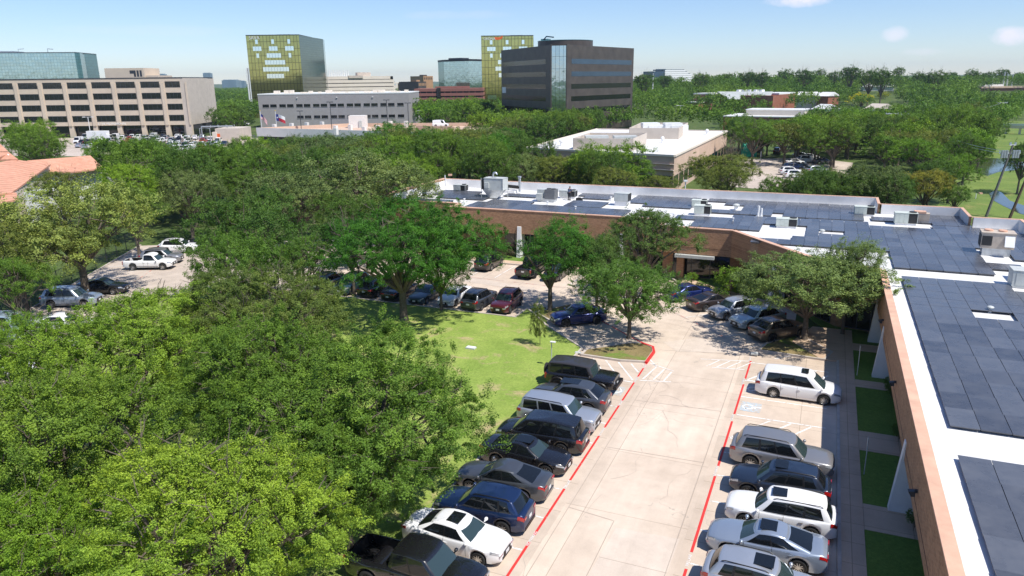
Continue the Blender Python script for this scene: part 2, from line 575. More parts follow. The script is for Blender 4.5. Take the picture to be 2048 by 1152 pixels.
def solar():
    t = NT('solar_cells')
    tc = t.new('ShaderNodeTexCoord')
    br = t.new('ShaderNodeTexBrick'); br.offset = 0
    t.l.new(tc.outputs['Object'], br.inputs['Vector'])
    br.inputs['Scale'].default_value = 1; br.inputs['Brick Width'].default_value = .19; br.inputs['Row Height'].default_value = .164
    br.inputs['Mortar Size'].default_value = .004
    br.inputs['Color1'].default_value = (.070, .076, .092, 1); br.inputs['Color2'].default_value = (.078, .084, .100, 1); br.inputs['Mortar'].default_value = (.08, .088, .105, 1)
    oi = t.new('ShaderNodeObjectInfo')
    c = t.mix(1., br.outputs[0], t.ramp(oi.outputs['Random'], [(0, (.68, .68, .70, 1)), (1, (1.3, 1.3, 1.28, 1))]), 'MULTIPLY')
    n = t.noise(.9, 5, .65, None, .3)
    c = t.mix(t.math('MULTIPLY', t.math('SUBTRACT', n, .42), .55, clamp=True), c, (.25, .25, .26, 1))   # dust film, with reflected sky put into its pale colour
    t.set(Base_Color=c, Roughness=t.math('ADD', t.math('MULTIPLY', n, .25), .16))
    t.b.inputs['Specular IOR Level'].default_value = .75
    return t.m


MT['solar'] = solar()


def curtain(name, col, metal, rough, pw, ph, line, linew=.06, tint2=None, wav=.02):
    """reflective glass curtain wall: object x along the wall, z up"""
    t = NT(name)
    tc = t.new('ShaderNodeTexCoord'); sp = t.new('ShaderNodeSeparateXYZ'); t.l.new(tc.outputs['Object'], sp.inputs[0])
    cb = t.new('ShaderNodeCombineXYZ'); t.l.new(t.math('ADD', sp.outputs[0], sp.outputs[1]), cb.inputs[0]); t.l.new(sp.outputs[2], cb.inputs[1])
    br = t.new('ShaderNodeTexBrick'); br.offset = 0; t.l.new(cb.outputs[0], br.inputs['Vector'])
    br.inputs['Scale'].default_value = 1; br.inputs['Brick Width'].default_value = pw; br.inputs['Row Height'].default_value = ph
    br.inputs['Mortar Size'].default_value = linew; br.inputs['Mortar Smooth'].default_value = 0
    c2 = tint2 or tuple(x * .86 for x in col)
    br.inputs['Color1'].default_value = (*col, 1); br.inputs['Color2'].default_value = (*c2, 1); br.inputs['Mortar'].default_value = (*line, 1)
    t.set(Base_Color=br.outputs[0], Metallic=metal, Roughness=rough)
    n = t.new('ShaderNodeTexNoise'); n.inputs['Scale'].default_value = .35; n.inputs['Detail'].default_value = 2; t.l.new(t.pos(), n.inputs['Vector'])
    t.bump(n.outputs[0], wav, 2.0)
    return t.m


MT['gold'] = curtain('gold_curtain_wall', (.54, .49, .185), .95, .10, 1.95, 3.9, (.15, .13, .06), .12, wav=.008)
MT['goldside'] = curtain('dull_gold_side_wall', (.20, .24, .20), .9, .12, 1.95, 1.3, (.12, .14, .13), .10, wav=.008)
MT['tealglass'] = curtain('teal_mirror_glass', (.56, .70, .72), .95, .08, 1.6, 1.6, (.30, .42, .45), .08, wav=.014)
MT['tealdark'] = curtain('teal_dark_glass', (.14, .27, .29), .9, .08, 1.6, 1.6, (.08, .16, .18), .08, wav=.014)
MT['cornerglass'] = curtain('blue_corner_glass', (.55, .66, .74), .95, .05, 1.3, 3.9, (.22, .28, .33), .06, wav=.012)
MT['skyglass'] = glassm('pale_blue_glass', (.86, .93, .95), .05, .95)
MT['brownpanel'] = simple('dark_brown_granite', (.075, .061, .052), .45, 0, .25, .35)
MT['greybrick'] = simple('grey_block_wall', (.34, .32, .32), .8, 0, .06, .6)
MT['beige'] = simple('beige_precast', (.60, .50, .39), .85, 0, .06, .25)
MT['beigeside'] = simple('ribbed_precast', (.54, .47, .40), .85, 0, .08, .5)
MT['cream'] = simple('cream_precast', (.72, .64, .54), .8, 0, .05, .3)
MT['banded'] = simple('blue_band_glass', (.06, .10, .15), .12, .5, .1, .3)
MT['redbrown'] = simple('red_brown_precast', (.26, .11, .085), .8, 0, .08, .4)
MT['tan'] = simple('tan_brick', (.40, .24, .13), .85, 0, .1, .5)
MT['garagewhite'] = simple('white_painted_concrete', (.76, .73, .69), .7, 0, .05, .4)
MT['garagebeige'] = simple('beige_concrete', (.58, .42, .32), .85, 0, .10, .3)
MT['stucco'] = simple('white_stucco', (.74, .74, .75), .8, 0, .04, 1)
MT['hazeblue'] = simple('distant_haze_blue', (.20, .28, .34), .3, .3, .1, .05)  # blue of the distance haze put into the surface colour


def tiles():
    t = NT('terracotta_roof_tiles')
    p = t.pos()
    w = t.new('ShaderNodeTexWave'); w.wave_type = 'BANDS'; w.bands_direction = 'Z'; w.inputs['Scale'].default_value = 1.55; w.inputs['Distortion'].default_value = .15
    t.l.new(p, w.inputs['Vector'])
    n = t.noise(1.5, 5, .7); n2 = t.noise(.25, 3, .6)
    c = t.ramp(n, [(.25, (.50, .235, .15, 1)), (.75, (.68, .37, .255, 1))])
    c = t.mix(.5, c, t.ramp(n2, [(.3, (.8, .78, .75, 1)), (.7, (1.12, 1.1, 1.1, 1))]), 'MULTIPLY')
    c = t.mix(.6, c, t.ramp(w.outputs[0], [(0., (.55, .5, .48, 1)), (.35, (1.05, 1.05, 1.05, 1))]), 'MULTIPLY')
    t.set(Base_Color=c, Roughness=.8)
    return t.m


MT['tiles'] = tiles()


def water():
    t = NT('creek_water')
    t.set(Base_Color=(.05, .055, .035, 1), Roughness=.05)
    t.b.inputs['Specular IOR Level'].default_value = .6
    t.bump(t.noise(1.2, 3, .5), .08, .1)
    return t.m


MT['water'] = water()
PAINT = {}


def paint(key, col, rough=.28, metal=.0, flake=.0):
    t = NT('car_paint_' + key)
    t.set(Base_Color=(*col, 1), Roughness=rough, Metallic=metal)
    dirt = t.noise(2.3, 4, .6)
    t.set(Roughness=t.math('ADD', t.math('MULTIPLY', dirt, .15), rough - .06))
    t.b.inputs['Coat Weight'].default_value = .9
    t.b.inputs['Coat Roughness'].default_value = .04
    PAINT[key] = t.m


paint('white', (.80, .80, .80), .35)
paint('silver', (.46, .49, .54), .32, .55)
paint('silverblue', (.33, .39, .48), .32, .5)
paint('grey', (.085, .092, .105), .32, .5)
paint('lightgrey', (.28, .28, .29), .32, .5)
paint('bronze', (.16, .135, .11), .32, .6)
paint('black', (.009, .009, .011), .25)
paint('softblack', (.022, .019, .02), .8)
paint('navy', (.008, .022, .075), .28, .3)
paint('slate', (.018, .028, .05), .28, .3)
paint('blue', (.008, .022, .13), .28, .35)
paint('maroon', (.10, .012, .018), .28, .3)
paint('brown', (.045, .034, .032), .3, .3)
paint('teal', (.03, .07, .09), .3, .3)
paint('iceblue', (.42, .52, .58), .3, .4)
paint('red', (.35, .015, .03), .3, .2)
paint('beige', (.50, .44, .36), .3, .3)

# ------------------------------------------------------------------ ground, lots, markings
def elev(x, y):
    """the land climbs gently to a wooded rise beyond the right-hand houses"""
    d = x * FH[0] + y * FH[1]; s = x * CU[0] + y * CU[1]
    if d <= 1: return 0.
    a = max(0., min(1., (d - 330) / 420)); a = a * a * (3 - 2 * a)
    b = max(0., min(1., (s / d - .10) / .16)); b = b * b * (3 - 2 * b)
    return 16.5 * a * b


def ground():
    mb = MB(); rings = [0, 30, 60, 100, 150, 220, 300, 350, 400, 450, 500, 560, 620, 680, 740, 820, 1000, 1500, 2500, 5000, 12000, 22000]
    n = 96
    mb.v.append((0, 0, 0))
    for r in rings[1:]:
        for k in range(n):
            t = 2 * math.pi * k / n; x, y = r * math.cos(t), r * math.sin(t)
            mb.v.append((x, y, elev(x, y)))
    for k in range(n):
        mb.f.append((0, 1 + k, 1 + (k + 1) % n)); mb.m.append(0)
    for i in range(len(rings) - 2):
        for k in range(n):
            a = 1 + i * n; b = a + n
            mb.f.append((a + k, b + k, b + (k + 1) % n, a + (k + 1) % n)); mb.m.append(0)
    o = mb.build('ground', MT['ground'], smooth=180)
    tag(o, kind='structure')


ground()


def struct(name, mb, m, parent=None):
    o = mb.build(name, m, parent)
    if parent is None: tag(o, kind='structure')
    return o


E0 = 0.004
# paved lot: one sheet under everything that is driven on
lot_poly = [(-15.9, 8), (2.1, 8), (2.1, 55.5), (-3.4, 55.9), (-1.2, 58.5), (-1.2, 66.5), (-7.5, 69.5), (-13.5, 73.8), (-22, 74.4), (-47, 74.4),
            (-47, 68), (-56, 68), (-56, 56.7), (-23.8, 56.7), (-23.8, 59.6), (-22.4, 60.6), (-20.4, 55.6), (-15.9, 51.4)]
struct('parking_lot', MB().sheet(lot_poly, E0), MT['concrete'])
struct('lot_stall_apron', MB().sheet([(-15.9, 8), (-10.2, 8), (-10.2, 50), (-15.9, 50)], 2 * E0).sheet([(-4.3, 8), (2.1, 8), (2.1, 55.2), (-4.3, 55.2)], 2 * E0)
       .sheet([(-47, 56.7), (-23.9, 56.7), (-23.9, 61.9), (-47, 61.9)], 2 * E0), MT['stall'])
for i, poly in enumerate([[(-10.5, 55.1), (-9.1, 53.4), (-5.6, 54.5), (-4.6, 55.8), (-8.2, 57.1)], [(-7.6, 24.5), (-4.6, 24.8), (-4.5, 29.6), (-7.4, 29.4)],
                          [(-34, 66.2), (-25.5, 65.0), (-25.5, 66.2), (-34, 67.8)], [(-1.2, 40.5), (1.9, 40.5), (1.9, 43.5), (-1.2, 43.5)]]):
    struct('concrete_patch', MB().sheet(poly, 3 * E0), MT['patch'] if i != 3 else MT['stall'])
# sidewalks beside the near wing
struct('sidewalk', MB().prism([(2.1, 8), (3.15, 8), (3.15, 63), (0.2, 63), (-1.2, 58.6), (0.9, 55.4), (2.1, 55.4)], 0, .13), MT['walk'])
struct('entry_sidewalk', MB().prism([(-1.25, 66.6), (-7.6, 69.6), (-12.4, 72.6), (-12.4, 74.0), (-14.4, 76), (-13.0, 76), (-11, 74), (-6.8, 71.0), (-1.25, 67.9)], 0, .13)
       .prism([(-47, 74.4), (-13.7, 74.4), (-13.7, 75.7), (-47, 75.7)], 0, .13), MT['walk'])
mb = MB()
for (a, b) in ((33.3, 35.6), (41.4, 43.9), (50.8, 52.1), (58.2, 59.8), (22, 24)):
    mb.prism([(3.16, a), (5.9, a), (5.9, b), (3.16, b)], 0, .132)
struct('cross_walk_path', mb, MT['walk'])
mb = MB()
for (a, b) in ((8, 22), (24, 33.3), (35.6, 41.4), (43.9, 50.8), (52.1, 58.2), (59.8, 63)):
    mb.prism([(3.16, a), (5.9, a), (5.9, b), (3.16, b)], 0, .11)
mb.prism([(-13.0, 76), (-11, 74.05), (-6.8, 71.05), (-1.3, 67.95), (1, 63.2), (5, 62.4), (-5, 74), (-7.7, 75.5)], 0, .11)
mb.prism([(-47, 75.72), (-15, 75.72), (-15, 78), (-47, 79)], 0, .11)
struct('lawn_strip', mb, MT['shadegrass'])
# the big lawn and the planted islands
lawn_poly = [(-16.1, 8), (-16.1, 51.3), (-20.5, 55.4), (-22.5, 58), (-23.7, 59.3), (-23.7, 56.5), (-55.5, 56.5), (-59, 48), (-34, 4), (-30, 0), (-16.1, 0)]
struct('lawn', MB().prism(lawn_poly, 0, .11), MT['lawn'])
isl = [(-15.9, 51.4), (-20.4, 55.6), (-20.2, 55.9), (-15.6, 51.7), (-15.7, 48.9), (-15.9, 48.9)]
isl1 = [(-15.6, 51.2), (-12.9, 53.8), (-11.9, 54.1), (-11.0, 53.4), (-10.75, 52.5), (-10.8, 50.3), (-12.6, 49.9), (-15.6, 50.0)]
isl2 = [(-22.6, 58.6), (-20.6, 61.9), (-19.2, 61.3), (-17.6, 59.0), (-17.3, 58.5), (-20.0, 56.3)]
isl3 = [(-3.4, 55.7), (1.2, 55.4), (1.7, 57.2), (-0.7, 60.4), (-1.2, 60.3), (-3.0, 57.4)]
mb = MB()
for p in (isl1, isl2):
    mb.prism(p, 0, .10)
struct('island_bed', mb, MT['mulch'])
struct('tree_bed', MB().prism(isl3, 0, .10), MT['mulch'])


def kerb(poly, closed, name='kerb', m='kerb', w=.16, z=.15):
    mb = MB(); n = len(poly)
    for i in range(n if closed else n - 1):
        p, q = poly[i], poly[(i + 1) % n]
        mb.seg(p, q, w + .002 * i, 0, z + .0007 * i, 0, 0, .06)
    return struct(name, mb, MT[m])


kerb([(-16.0, 8), (-16.0, 51.35), (-20.45, 55.5), (-22.55, 58.1), (-23.75, 59.4), (-23.75, 56.6), (-56, 56.6)], False)
kerb(isl1, True); kerb(isl2, True); kerb(isl3, True)
kerb([(2.1, 8), (2.1, 55.4)], False)
kerb([(-1.2, 66.5), (-7.6, 69.5), (-12.4, 72.5), (-13.6, 74.35), (-47, 74.35)], False)
kerb([(-12.1, 54.15), (-11.0, 53.5), (-10.7, 52.5), (-10.75, 50.2)], False, 'red_painted_kerb', 'redline', .19, .158)

# sealed joints and cracks in the slabs
jt = MB()
for p, q in (((-9.95, 8), (-9.98, 50.5)), ((-4.62, 8), (-4.60, 54.5)), ((-9.95, 30.2), (-7.65, 29.9)), ((-7.62, 24.5), (-7.62, 29.9)), ((-7.6, 24.4), (-4.62, 24.7)), ((-9.96, 43.6), (-4.6, 43.9)), ((-9.9, 36.8), (-4.6, 37.0)), ((-10.5, 53.3), (-3.9, 54.6))):
    jt.strip(p, q, .035, 3 * E0 + .001)
struct('pavement_joint', jt, simple('joint_sealant', (.40, .33, .27), .9))
ck = MB(); rk_ = random.Random(8)
for x, y, a, n in ((-9.6, 43.2, -.1, 12), (-9.4, 45.6, 1.2, 7), (-8.7, 44.9, .5, 8), (-7.1, 21.5, 1.3, 9), (-8.8, 33.5, .9, 8), (-6.2, 38.2, 2.2, 9), (-5.6, 47.0, .3, 7), (-9.5, 47.6, .4, 6), (-9.2, 28.6, 1.7, 6), (-6.0, 32.5, .1, 7), (-30, 65.5, .2, 12), (-20, 64, -.5, 10), (-13, 60, .6, 9), (-8, 57.8, -.4, 8), (-9.8, 24.2, 1.4, 7), (-9.0, 40, .9, 7)):
    p = (x, y)
    for k in range(n):
        a += rk_.gauss(0, .45); q = (p[0] + .55 * math.cos(a), p[1] + .55 * math.sin(a)); ck.strip(p, q, rk_.uniform(.010, .026), 3 * E0 + .002); p = q
struct('pavement_cracks', ck, simple('crack_dirt', (.44, .37, .31), .9))
# painted lines
Z = 4 * E0
ml = MB()
for y in (26.2, 28.9, 31.6, 34.25, 36.95, 39.6, 42.2, 20.8, 23.5):
    ml.strip((-15.7, y), (-10.8, y + random.Random(y).uniform(-.03, .03)), .10, Z)
for y in (28.0, 30.65, 33.3, 35.95, 38.6, 25.3, 22.6, 46.65, 49.5):
    ml.strip((-3.75, y), (1.45, y + .02), .10, Z)
for k in range(1, 8):
    ml.strip((-47 + k * 2.95 + .6, 57), (-47 + k * 2.95 + .6, 61.8), .10, Z)
for k in range(6):
    ml.strip((-36.5 + k * 2.75, 68.4), (-36.5 + k * 2.75, 74.1), .10, Z)
for k in range(6):      # angled stalls by the entrance
    x, y = -12.0 + k * 1.95, 63.9 - k * 1.9
    ml.strip((x, y), (x + 3.6, y + 3.6), .10, Z)
ml.strip((-17.3, 57.6), (-20, 55.8), .10, Z); ml.strip((-15.2, 56.3), (-17.9, 53.5), .10, Z)
o = struct('stall_lines', ml, MT['whiteline'])
mh = MB()
for y0, y1, x0, x1 in ((40.4, 43.75, -3.65, 1.4), (49.6, 53.1, -3.6, 1.5)):
    mh.strip((x0, y0), (x1, y0), .12, Z + E0); mh.strip((x0, y1), (x1, y1), .12, Z + E0)
    x = x0
    while x < x1 - .4:
        if not (y0 < 45 and x > -1.2):
            mh.strip((x, y0 + .1), (min(x + 2.0, x1), y0 + .1 + (min(x + 2.0, x1) - x) * (y1 - y0 - .2) / 2.0), .11, Z)
        x += 1.15
mh.strip((-15.6, 46.6), (-10.8, 46.4), .12, Z + E0)
for k in range(6):
    x = -14.6 + k * .95
    mh.strip((x, 49.7), (min(x + 1.9, -10.9), 49.7 - 3.1 * (min(x + 1.9, -10.9) - x) / 1.9), .11, Z)
mh.strip((-10.5, 50.3), (-8.6, 49.4), .10, Z); mh.strip((-10.5, 46.9), (-8.4, 47.4), .10, Z)
for k in range(3):
    mh.strip((-10.3 + k * .7, 47.2 + k * .1), (-9.9 + k * .6, 49.8 - k * .3), .10, Z + E0)
mh.strip((-7.2, 52.5), (-3.9, 53.3), .10, Z); mh.strip((-6.2, 51.1), (-4.0, 51.5), .10, Z)
for k in range(4):
    mh.strip((-6.6 + k * .7, 51.2 + .1 * k), (-5.9 + k * .75, 52.7 + .15 * k), .09, Z + E0)
struct('hatched_markings', mh, MT['whitestrong'])


def redline(p, q, gaps, m='redline', w=.125):
    mb = MB(); L = math.hypot(q[0] - p[0], q[1] - p[1]); t = 0
    gaps = [((a + b) / 2 - (b - a) * .26, (a + b) / 2 + (b - a) * .26) for a, b in gaps]
    f = lambda s: (p[0] + (q[0] - p[0]) * s / L, p[1] + (q[1] - p[1]) * s / L)
    for a, b in gaps + [(L, L)]:
        if a > t: mb.strip(f(t), f(a), w, Z)
        t = b
    return struct('red_fire_lane_line', mb, MT[m])


def text_mesh(name, c, m, parent, loc, rot):
    tmp = bpy.data.objects.new('tmp', c); SC.collection.objects.link(tmp)
    me = bpy.data.meshes.new_from_object(tmp); bpy.data.objects.remove(tmp)
    me.materials.clear(); me.materials.append(m)
    return link(name, me, parent, loc, rot)


def ground_text(txt, x, y, size, rot, m='letter', z=None):
    c = bpy.data.curves.new('stencil_lettering', 'FONT'); c.body = txt; c.size = size; c.align_x = 'CENTER'; c.align_y = 'CENTER'
    c.extrude = .001
    return tag(text_mesh('stencil_lettering', c, MT[m], None, (x, y, z or 5 * E0), (0, 0, rot)), kind='structure')


gaps_r = [(4.3, 6.5), (12.0, 14.4), (20.3, 22.4), (27.2, 29.3), (33.3, 35.3), (38.0, 39.6)]
redline((-3.9, 15), (-3.75, 54.2), gaps_r)
gaps_l = [(6.2, 8.2), (11.6, 12.7), (16.3, 18.0), (22.4, 24.6), (27.2, 28.4), (31.1, 32.8), (34.2, 35)]
redline((-10.68, 15), (-10.72, 50.2), gaps_l)
for i, (a, b) in enumerate(gaps_r):
    ground_text('FIRE LANE' if i % 2 else 'NO PARKING', -3.85, 15 + (a + b) / 2, .19, R(90))
for i, (a, b) in enumerate(gaps_l):
    ground_text('NO PARKING' if i % 2 else 'FIRE LANE', -10.7, 15 + (a + b) / 2, .19, R(90))
redline((-11.4, 63.3), (-4.2, 56.0), [(2.2, 3.4)], 'redfaint', .14)
redline((-16.6, 58.6), (-12.3, 54.6), [(1.2, 1.9)], 'redline', .12)
redline((-46, 62.2), (-24.2, 62.0), [(3, 5), (8, 11), (15, 17)], 'redfaint', .12)
redline((-42, 68.1), (-20, 67.3), [(4, 6), (12, 14)], 'redfaint', .12)


def access_symbol(x, y, s, rot):
    mb = MB(); co, si = math.cos(rot), math.sin(rot)
    T = lambda a, b: (x + a * co - b * si, y + a * si + b * co)
    struct('blue_parking_square', MB().sheet([T(-s, -s * .85), T(s, -s * .85), T(s, s * .85), T(-s, s * .85)], Z), MT['blueline'])
    w = s * .16
    P = [(-.12, .62), (-.05, .15), (.32, .12), (.50, -.42), (.70, -.36)]
    P = [T(a * s, b * s) for a, b in P]
    for a, b in zip(P, P[1:]): mb.strip(a, b, w, Z + E0)
    mb.strip(T(-.07 * s, .36 * s), T(.28 * s, .34 * s), w * .8, Z + 2 * E0)
    prev = None
    for k in range(11):
        t = math.pi * (.75 + 1.25 * k / 10)
        q = T((.08 + .48 * math.cos(t)) * s, (-.18 + .48 * math.sin(t)) * s)
        if prev: mb.strip(prev, q, w * .8, Z + E0)
        prev = q
    mb.sheet([T((-.12 + .12 * math.cos(t)) * s, (.76 + .12 * math.sin(t)) * s) for t in [k * math.pi / 4 for k in range(8)]], Z + E0)
    struct('access_symbol', mb, MT['letter'])


access_symbol(-2.95, 45.2, .72, R(-90)); access_symbol(-2.95, 48.2, .72, R(-90)); access_symbol(-11.65, 44.6, .75, R(90))

# left lot beyond the trees
A = np.array([.49, -.87]); N = np.array([.87, .49])
Lp = lambda s, t: tuple(np.array([-70.5, 62.5]) + A * s + N * t)
struct('side_parking_lot', MB().sheet([Lp(-9, -6.2), Lp(58, -6.2), Lp(58, 17), Lp(12, 17), Lp(6, 24), Lp(-9, 24)], 2 * E0), MT['farlot'])
kerb([Lp(-9, -6.3), Lp(58, -6.3)], False)
mb = MB()
for k in range(18):
    mb.strip(Lp(-6 + 2.75 * k, -5.8), Lp(-6 + 2.75 * k, -.8), .1, Z)
struct('side_stall_lines', mb, MT['whiteline'])
struct('side_red_line', MB().strip(Lp(-6, -.3), Lp(50, -.3), .12, Z), MT['redfaint'])
# far lots
P3 = lambda px, d: at(px, d)[:2]
struct('office_parking_lot', MB().sheet([P3(-60, 225), P3(560, 205), P3(520, 300), P3(-60, 296)], .03), MT['farlot'])
struct('north_parking_lot', MB().sheet([P3(1440, 142), P3(1500, 190), P3(1640, 190), P3(1725, 178), P3(1715, 150), P3(1600, 134)], .03), MT['farlot'])
struct('back_street', MB().sheet([P3(430, 300), P3(520, 300), P3(800, 420), P3(1000, 430), P3(1000, 410), P3(820, 400), P3(560, 285), P3(430, 285)], .04), MT['asphalt'])
# creek and its banks at the right
struct('creek_bank', MB().sheet([g(1870, 418), g(1935, 330), g(1990, 262), g(2015, 236), g(2090, 232), g(2120, 300), g(2130, 450), g(1990, 452)], .02), MT['bank'])
struct('creek', MB().sheet([g(1938, 322), g(1965, 315), g(2010, 318), g(2075, 330), g(2075, 336), g(1998, 344), g(1975, 352), g(1945, 345)], .05), MT['water'])
struct('creek_pool', MB().sheet([g(1978, 388), g(1992, 380), g(2004, 386), g(2020, 402), g(2085, 424), g(2085, 438), g(2040, 428), g(2006, 412), g(1984, 400)], .05), MT['water'])

# ------------------------------------------------------------------ the brick building with the solar roof
ZR, ZB, ZT, ZP = 5.2, 2.85, 5.5, 6.3
bld = thing('office_building', 'long L-shaped brown brick office with white roof, salmon coping and solar arrays', 'building', (0, 70, 0))


def part(name, mb, m, parent=None, smooth=None):
    """a part whose mesh is written in world coordinates"""
    parent = parent or bld
    o = mb.build(name, m, parent, smooth)
    w = Vector((0, 0, 0)); q = parent
    while q is not None:
        w += Vector(q.location); q = q.parent
    o.location = -w
    return o


front = [(4.6, -12), (4.6, 62.2), (0.9, 62.9), (-7.9, 74.1), (-15.5, 74.3), (-15.5, 77.8), (-41.0, 77.8), (-41.0, 80.3), (-51.2, 80.3), (-51.2, 95.7)]
back = [(-51.2, 95.7), (5.9, 95.7), (5.9, 91.1), (13.9, 91.1), (13.9, 85.4), (18.2, 85.4), (18.2, 80.5), (62, 80.5), (62, -12)]
part('roof', MB().prism([(x + .02, y) for x, y in front] + back[1:], 4.85, ZR), MT['roofwhite'])
# upper brick band, set out over the recessed ground floor
band, cop = MB(), MB()
for i, (p, q) in enumerate(zip(front[:-1], front[1:])):
    t = .36 + .003 * (i % 3)
    z1 = ZT if i < 8 else ZP
    band.seg(p, q, t, ZB + .003 * i, z1 - .002 * i, -t / 2 + .002 * i, 0, 0)
    cop.seg(p, q, t + .10, z1, z1 + .07 + .002 * i, -t / 2 + .01, 0, .04)
part('brick_band', band, MT['brick']); part('coping', cop, MT['coping'])
# dark course joint and soffit
sof, low = MB(), MB()
inner = [(6.0, -12), (6.0, 62.9), (1.9, 63.8), (-7.0, 75.3), (-14.9, 75.6), (-14.9, 79.2), (-40.2, 79.2), (-40.2, 81.6), (-50.2, 81.6), (-50.2, 95.0)]
sof.prism(front[:-1] + [(-51.2, 82)] + [(-50.4, 82)] + inner[::-1][1:], ZB - .02, ZB + .12)
part('soffit', MB().prism([(4.75, -12), (4.75, 62.3), (1.0, 63.1), (-7.8, 74.3), (-15.3, 74.5), (-15.3, 78), (-40.8, 78), (-40.8, 80.5), (-51, 80.5), (-51, 95), (20, 95), (20, -12)], ZB + .03, ZB + .16), MT['brick'])
part('ground_floor_core', MB().prism(inner + [(5.5, 95), (13.5, 85), (60, 80), (60, -12)], 0, ZB + .04), MT['brick'])
for p, q in zip(inner[:-1], inner[1:]):
    L = math.hypot(q[0] - p[0], q[1] - p[1])
    if L < 3: continue
    n = max(1, round(L / 5.4)); ux, uy = (q[0] - p[0]) / L, (q[1] - p[1]) / L
    for k in range(n):
        a, b = (k + .14) * L / n, (k + .86) * L / n
        pa, pb = (p[0] + ux * a, p[1] + uy * a), (p[0] + ux * b, p[1] + uy * b)
        cy_ = (pa[1] + pb[1]) / 2; cx_ = (pa[0] + pb[0]) / 2
        if cy_ < 15 or (cx_ < -44 and cy_ > 84): continue
        w = part('window', MB().seg(pa, pb, .06, .25, ZB - .15, .0), MT['bronzeglass'] if (cx_ < -25 and k % 3 == 1) else MT['winglass'])
        fr = MB().seg(pa, pb, .10, .16, .25, 0).seg(pa, pb, .10, ZB - .15, ZB - .08, 0)
        nm = 3
        for j in range(nm + 1):
            s = a + (b - a) * j / nm
            fr.box((p[0] + ux * s, p[1] + uy * s, .25), (.07, .11, ZB - .4), math.atan2(uy, ux))
        f = fr.build('window_frame', MT['darkpole'], w); 
# parapets round the back of the roof
pw, pb_, pc = MB(), MB(), MB()
for i, (p, q) in enumerate(zip(back[:-2], back[1:-1])):
    e = 1 if i % 2 == 0 else 0
    z1 = ZP - .012 * i
    pw.seg(p, q, .10, ZR - .05, z1, -.26, 0, -.14 if e else -.10)
    pb_.seg(p, q, .20, 0, z1, -.11, 0, -.12 if e else .0)
    pc.seg(p, q, .30, z1, z1 + .05, -.13, 0, .03)
pw.seg((-51.0, 80.6), (-51.0, 95.5), .12, ZR - .05, ZP - .2, -.25); 
part('parapet_lining', pw, MT['parapetwhite']); part('rear_wall', pb_, MT['brick']); part('rear_coping', pc, MT['coping'])
# corner wedge of lining seen at the jogs
for (x, y, a) in ((5.55, 92.9, 0), (13.55, 88.0, 0)):
    pass
# faint control joint in the brick band
part('band_joint', MB().seg((4.6, 0), (4.6, 62.1), .01, 3.35, 3.375, .004).seg((-15.6, 77.8), (-40.9, 77.8), .01, 3.6, 3.63, .004).seg((-8.1, 74.08), (-15.4, 74.28), .01, 3.5, 3.53, .004), MT['dark'])


def fin(x, y, rot):
    """white tapered concrete fin: local +x points into the wall"""
    t = thing('wall_fin', 'x', 'fin'); SC.collection.objects.unlink(t); bpy.data.objects.remove(t)
    co, si = math.cos(rot), math.sin(rot); w = .26
    P = lambda a, b, z: (x + a * co - b * si, y + a * si + b * co, z)
    prof = [(0, 0), (.04, 3.72), (.30, 3.86), (1.5, 3.86), (1.5, 0)]
    mb = MB(); vs = [P(a, -w, z) for a, z in prof] + [P(a, w, z) for a, z in prof]; n = len(prof)
    mb.add(vs, [tuple(range(n - 1, -1, -1)), tuple(range(n, 2 * n))] + [(i, (i + 1) % n, n + (i + 1) % n, n + i) for i in range(n)])
    part('buttress', mb, MT['white'])


def tapered_fin(x, y, rot):
    co, si = math.cos(rot), math.sin(rot); w = .24
    P = lambda a, b, z: (x + a * co - b * si, y + a * si + b * co, z)
    mb = MB(); prof = [(-.75, 0), (-.02, 3.75), (.0, 3.8), (1.3, 3.8 - 1.2), (1.3, 0)]
    prof = [(0, 0), (.34, 3.70), (.40, 3.72), (.42, 3.72), (1.5, 2.84), (1.5, 0)]
    vs = [P(a, -w, z) for a, z in prof] + [P(a, w, z) for a, z in prof]; n = len(prof)
    mb.add(vs, [tuple(range(n - 1, -1, -1)), tuple(range(n, 2 * n))] + [(i, (i + 1) % n, n + (i + 1) % n, n + i) for i in range(n)])
    return part('buttress', mb, MT['white'])


for y in (21.5, 35.6, 53.2, 60.8): tapered_fin(4.22, y, 0)
tapered_fin(-32.0, 77.35, R(90)); tapered_fin(-20.0, 77.35, R(90))
tapered_fin(-3.75, 68.1, R(38))
# entrance portico in the corner
part('entrance_column', MB().box((-12.9, 74.9, 0), (.7, .7, ZB + .04)), MT['brick'])
part('entrance_canopy', MB().box((-11.4, 74.0, 2.5), (3.9, .5, .30)), MT['unitgrey'])
part('entrance_glazing', MB().box((-10.8, 76.2, .1), (4.6, .1, 2.6)), MT['winglass'])
for y, z in ((64.9, 0), (53.8, 3.9), (42.3, 3.9), (30.4, 3.9), (20.5, 3.9)):
    if z:
        t = thing('wall_light', 'bronze floodlight on the near brick band, ' + {53.8: 'farthest one of the row', 42.3: 'level with the white minivan', 30.4: 'above the white sport utility car', 20.5: 'closest one of the row'}[y], 'light fitting', (4.58, y, z), 0, 'floodlights on the near brick wall')
        MB().box((-.06, 0, .05), (.12, .12, .12)).build('bracket', MT['darkpole'], t)
        MB().add([(-.08, -.12, .14), (-.08, .12, .14), (-.34, .12, .08), (-.34, -.12, .08), (-.08, -.12, -.1), (-.08, .12, -.1), (-.22, .12, -.12), (-.22, -.12, -.12)],
                 [(0, 1, 2, 3), (7, 6, 5, 4), (0, 4, 5, 1), (1, 5, 6, 2), (2, 6, 7, 3), (3, 7, 4, 0)]).build('lamp_head', MT['darkpole'], t)

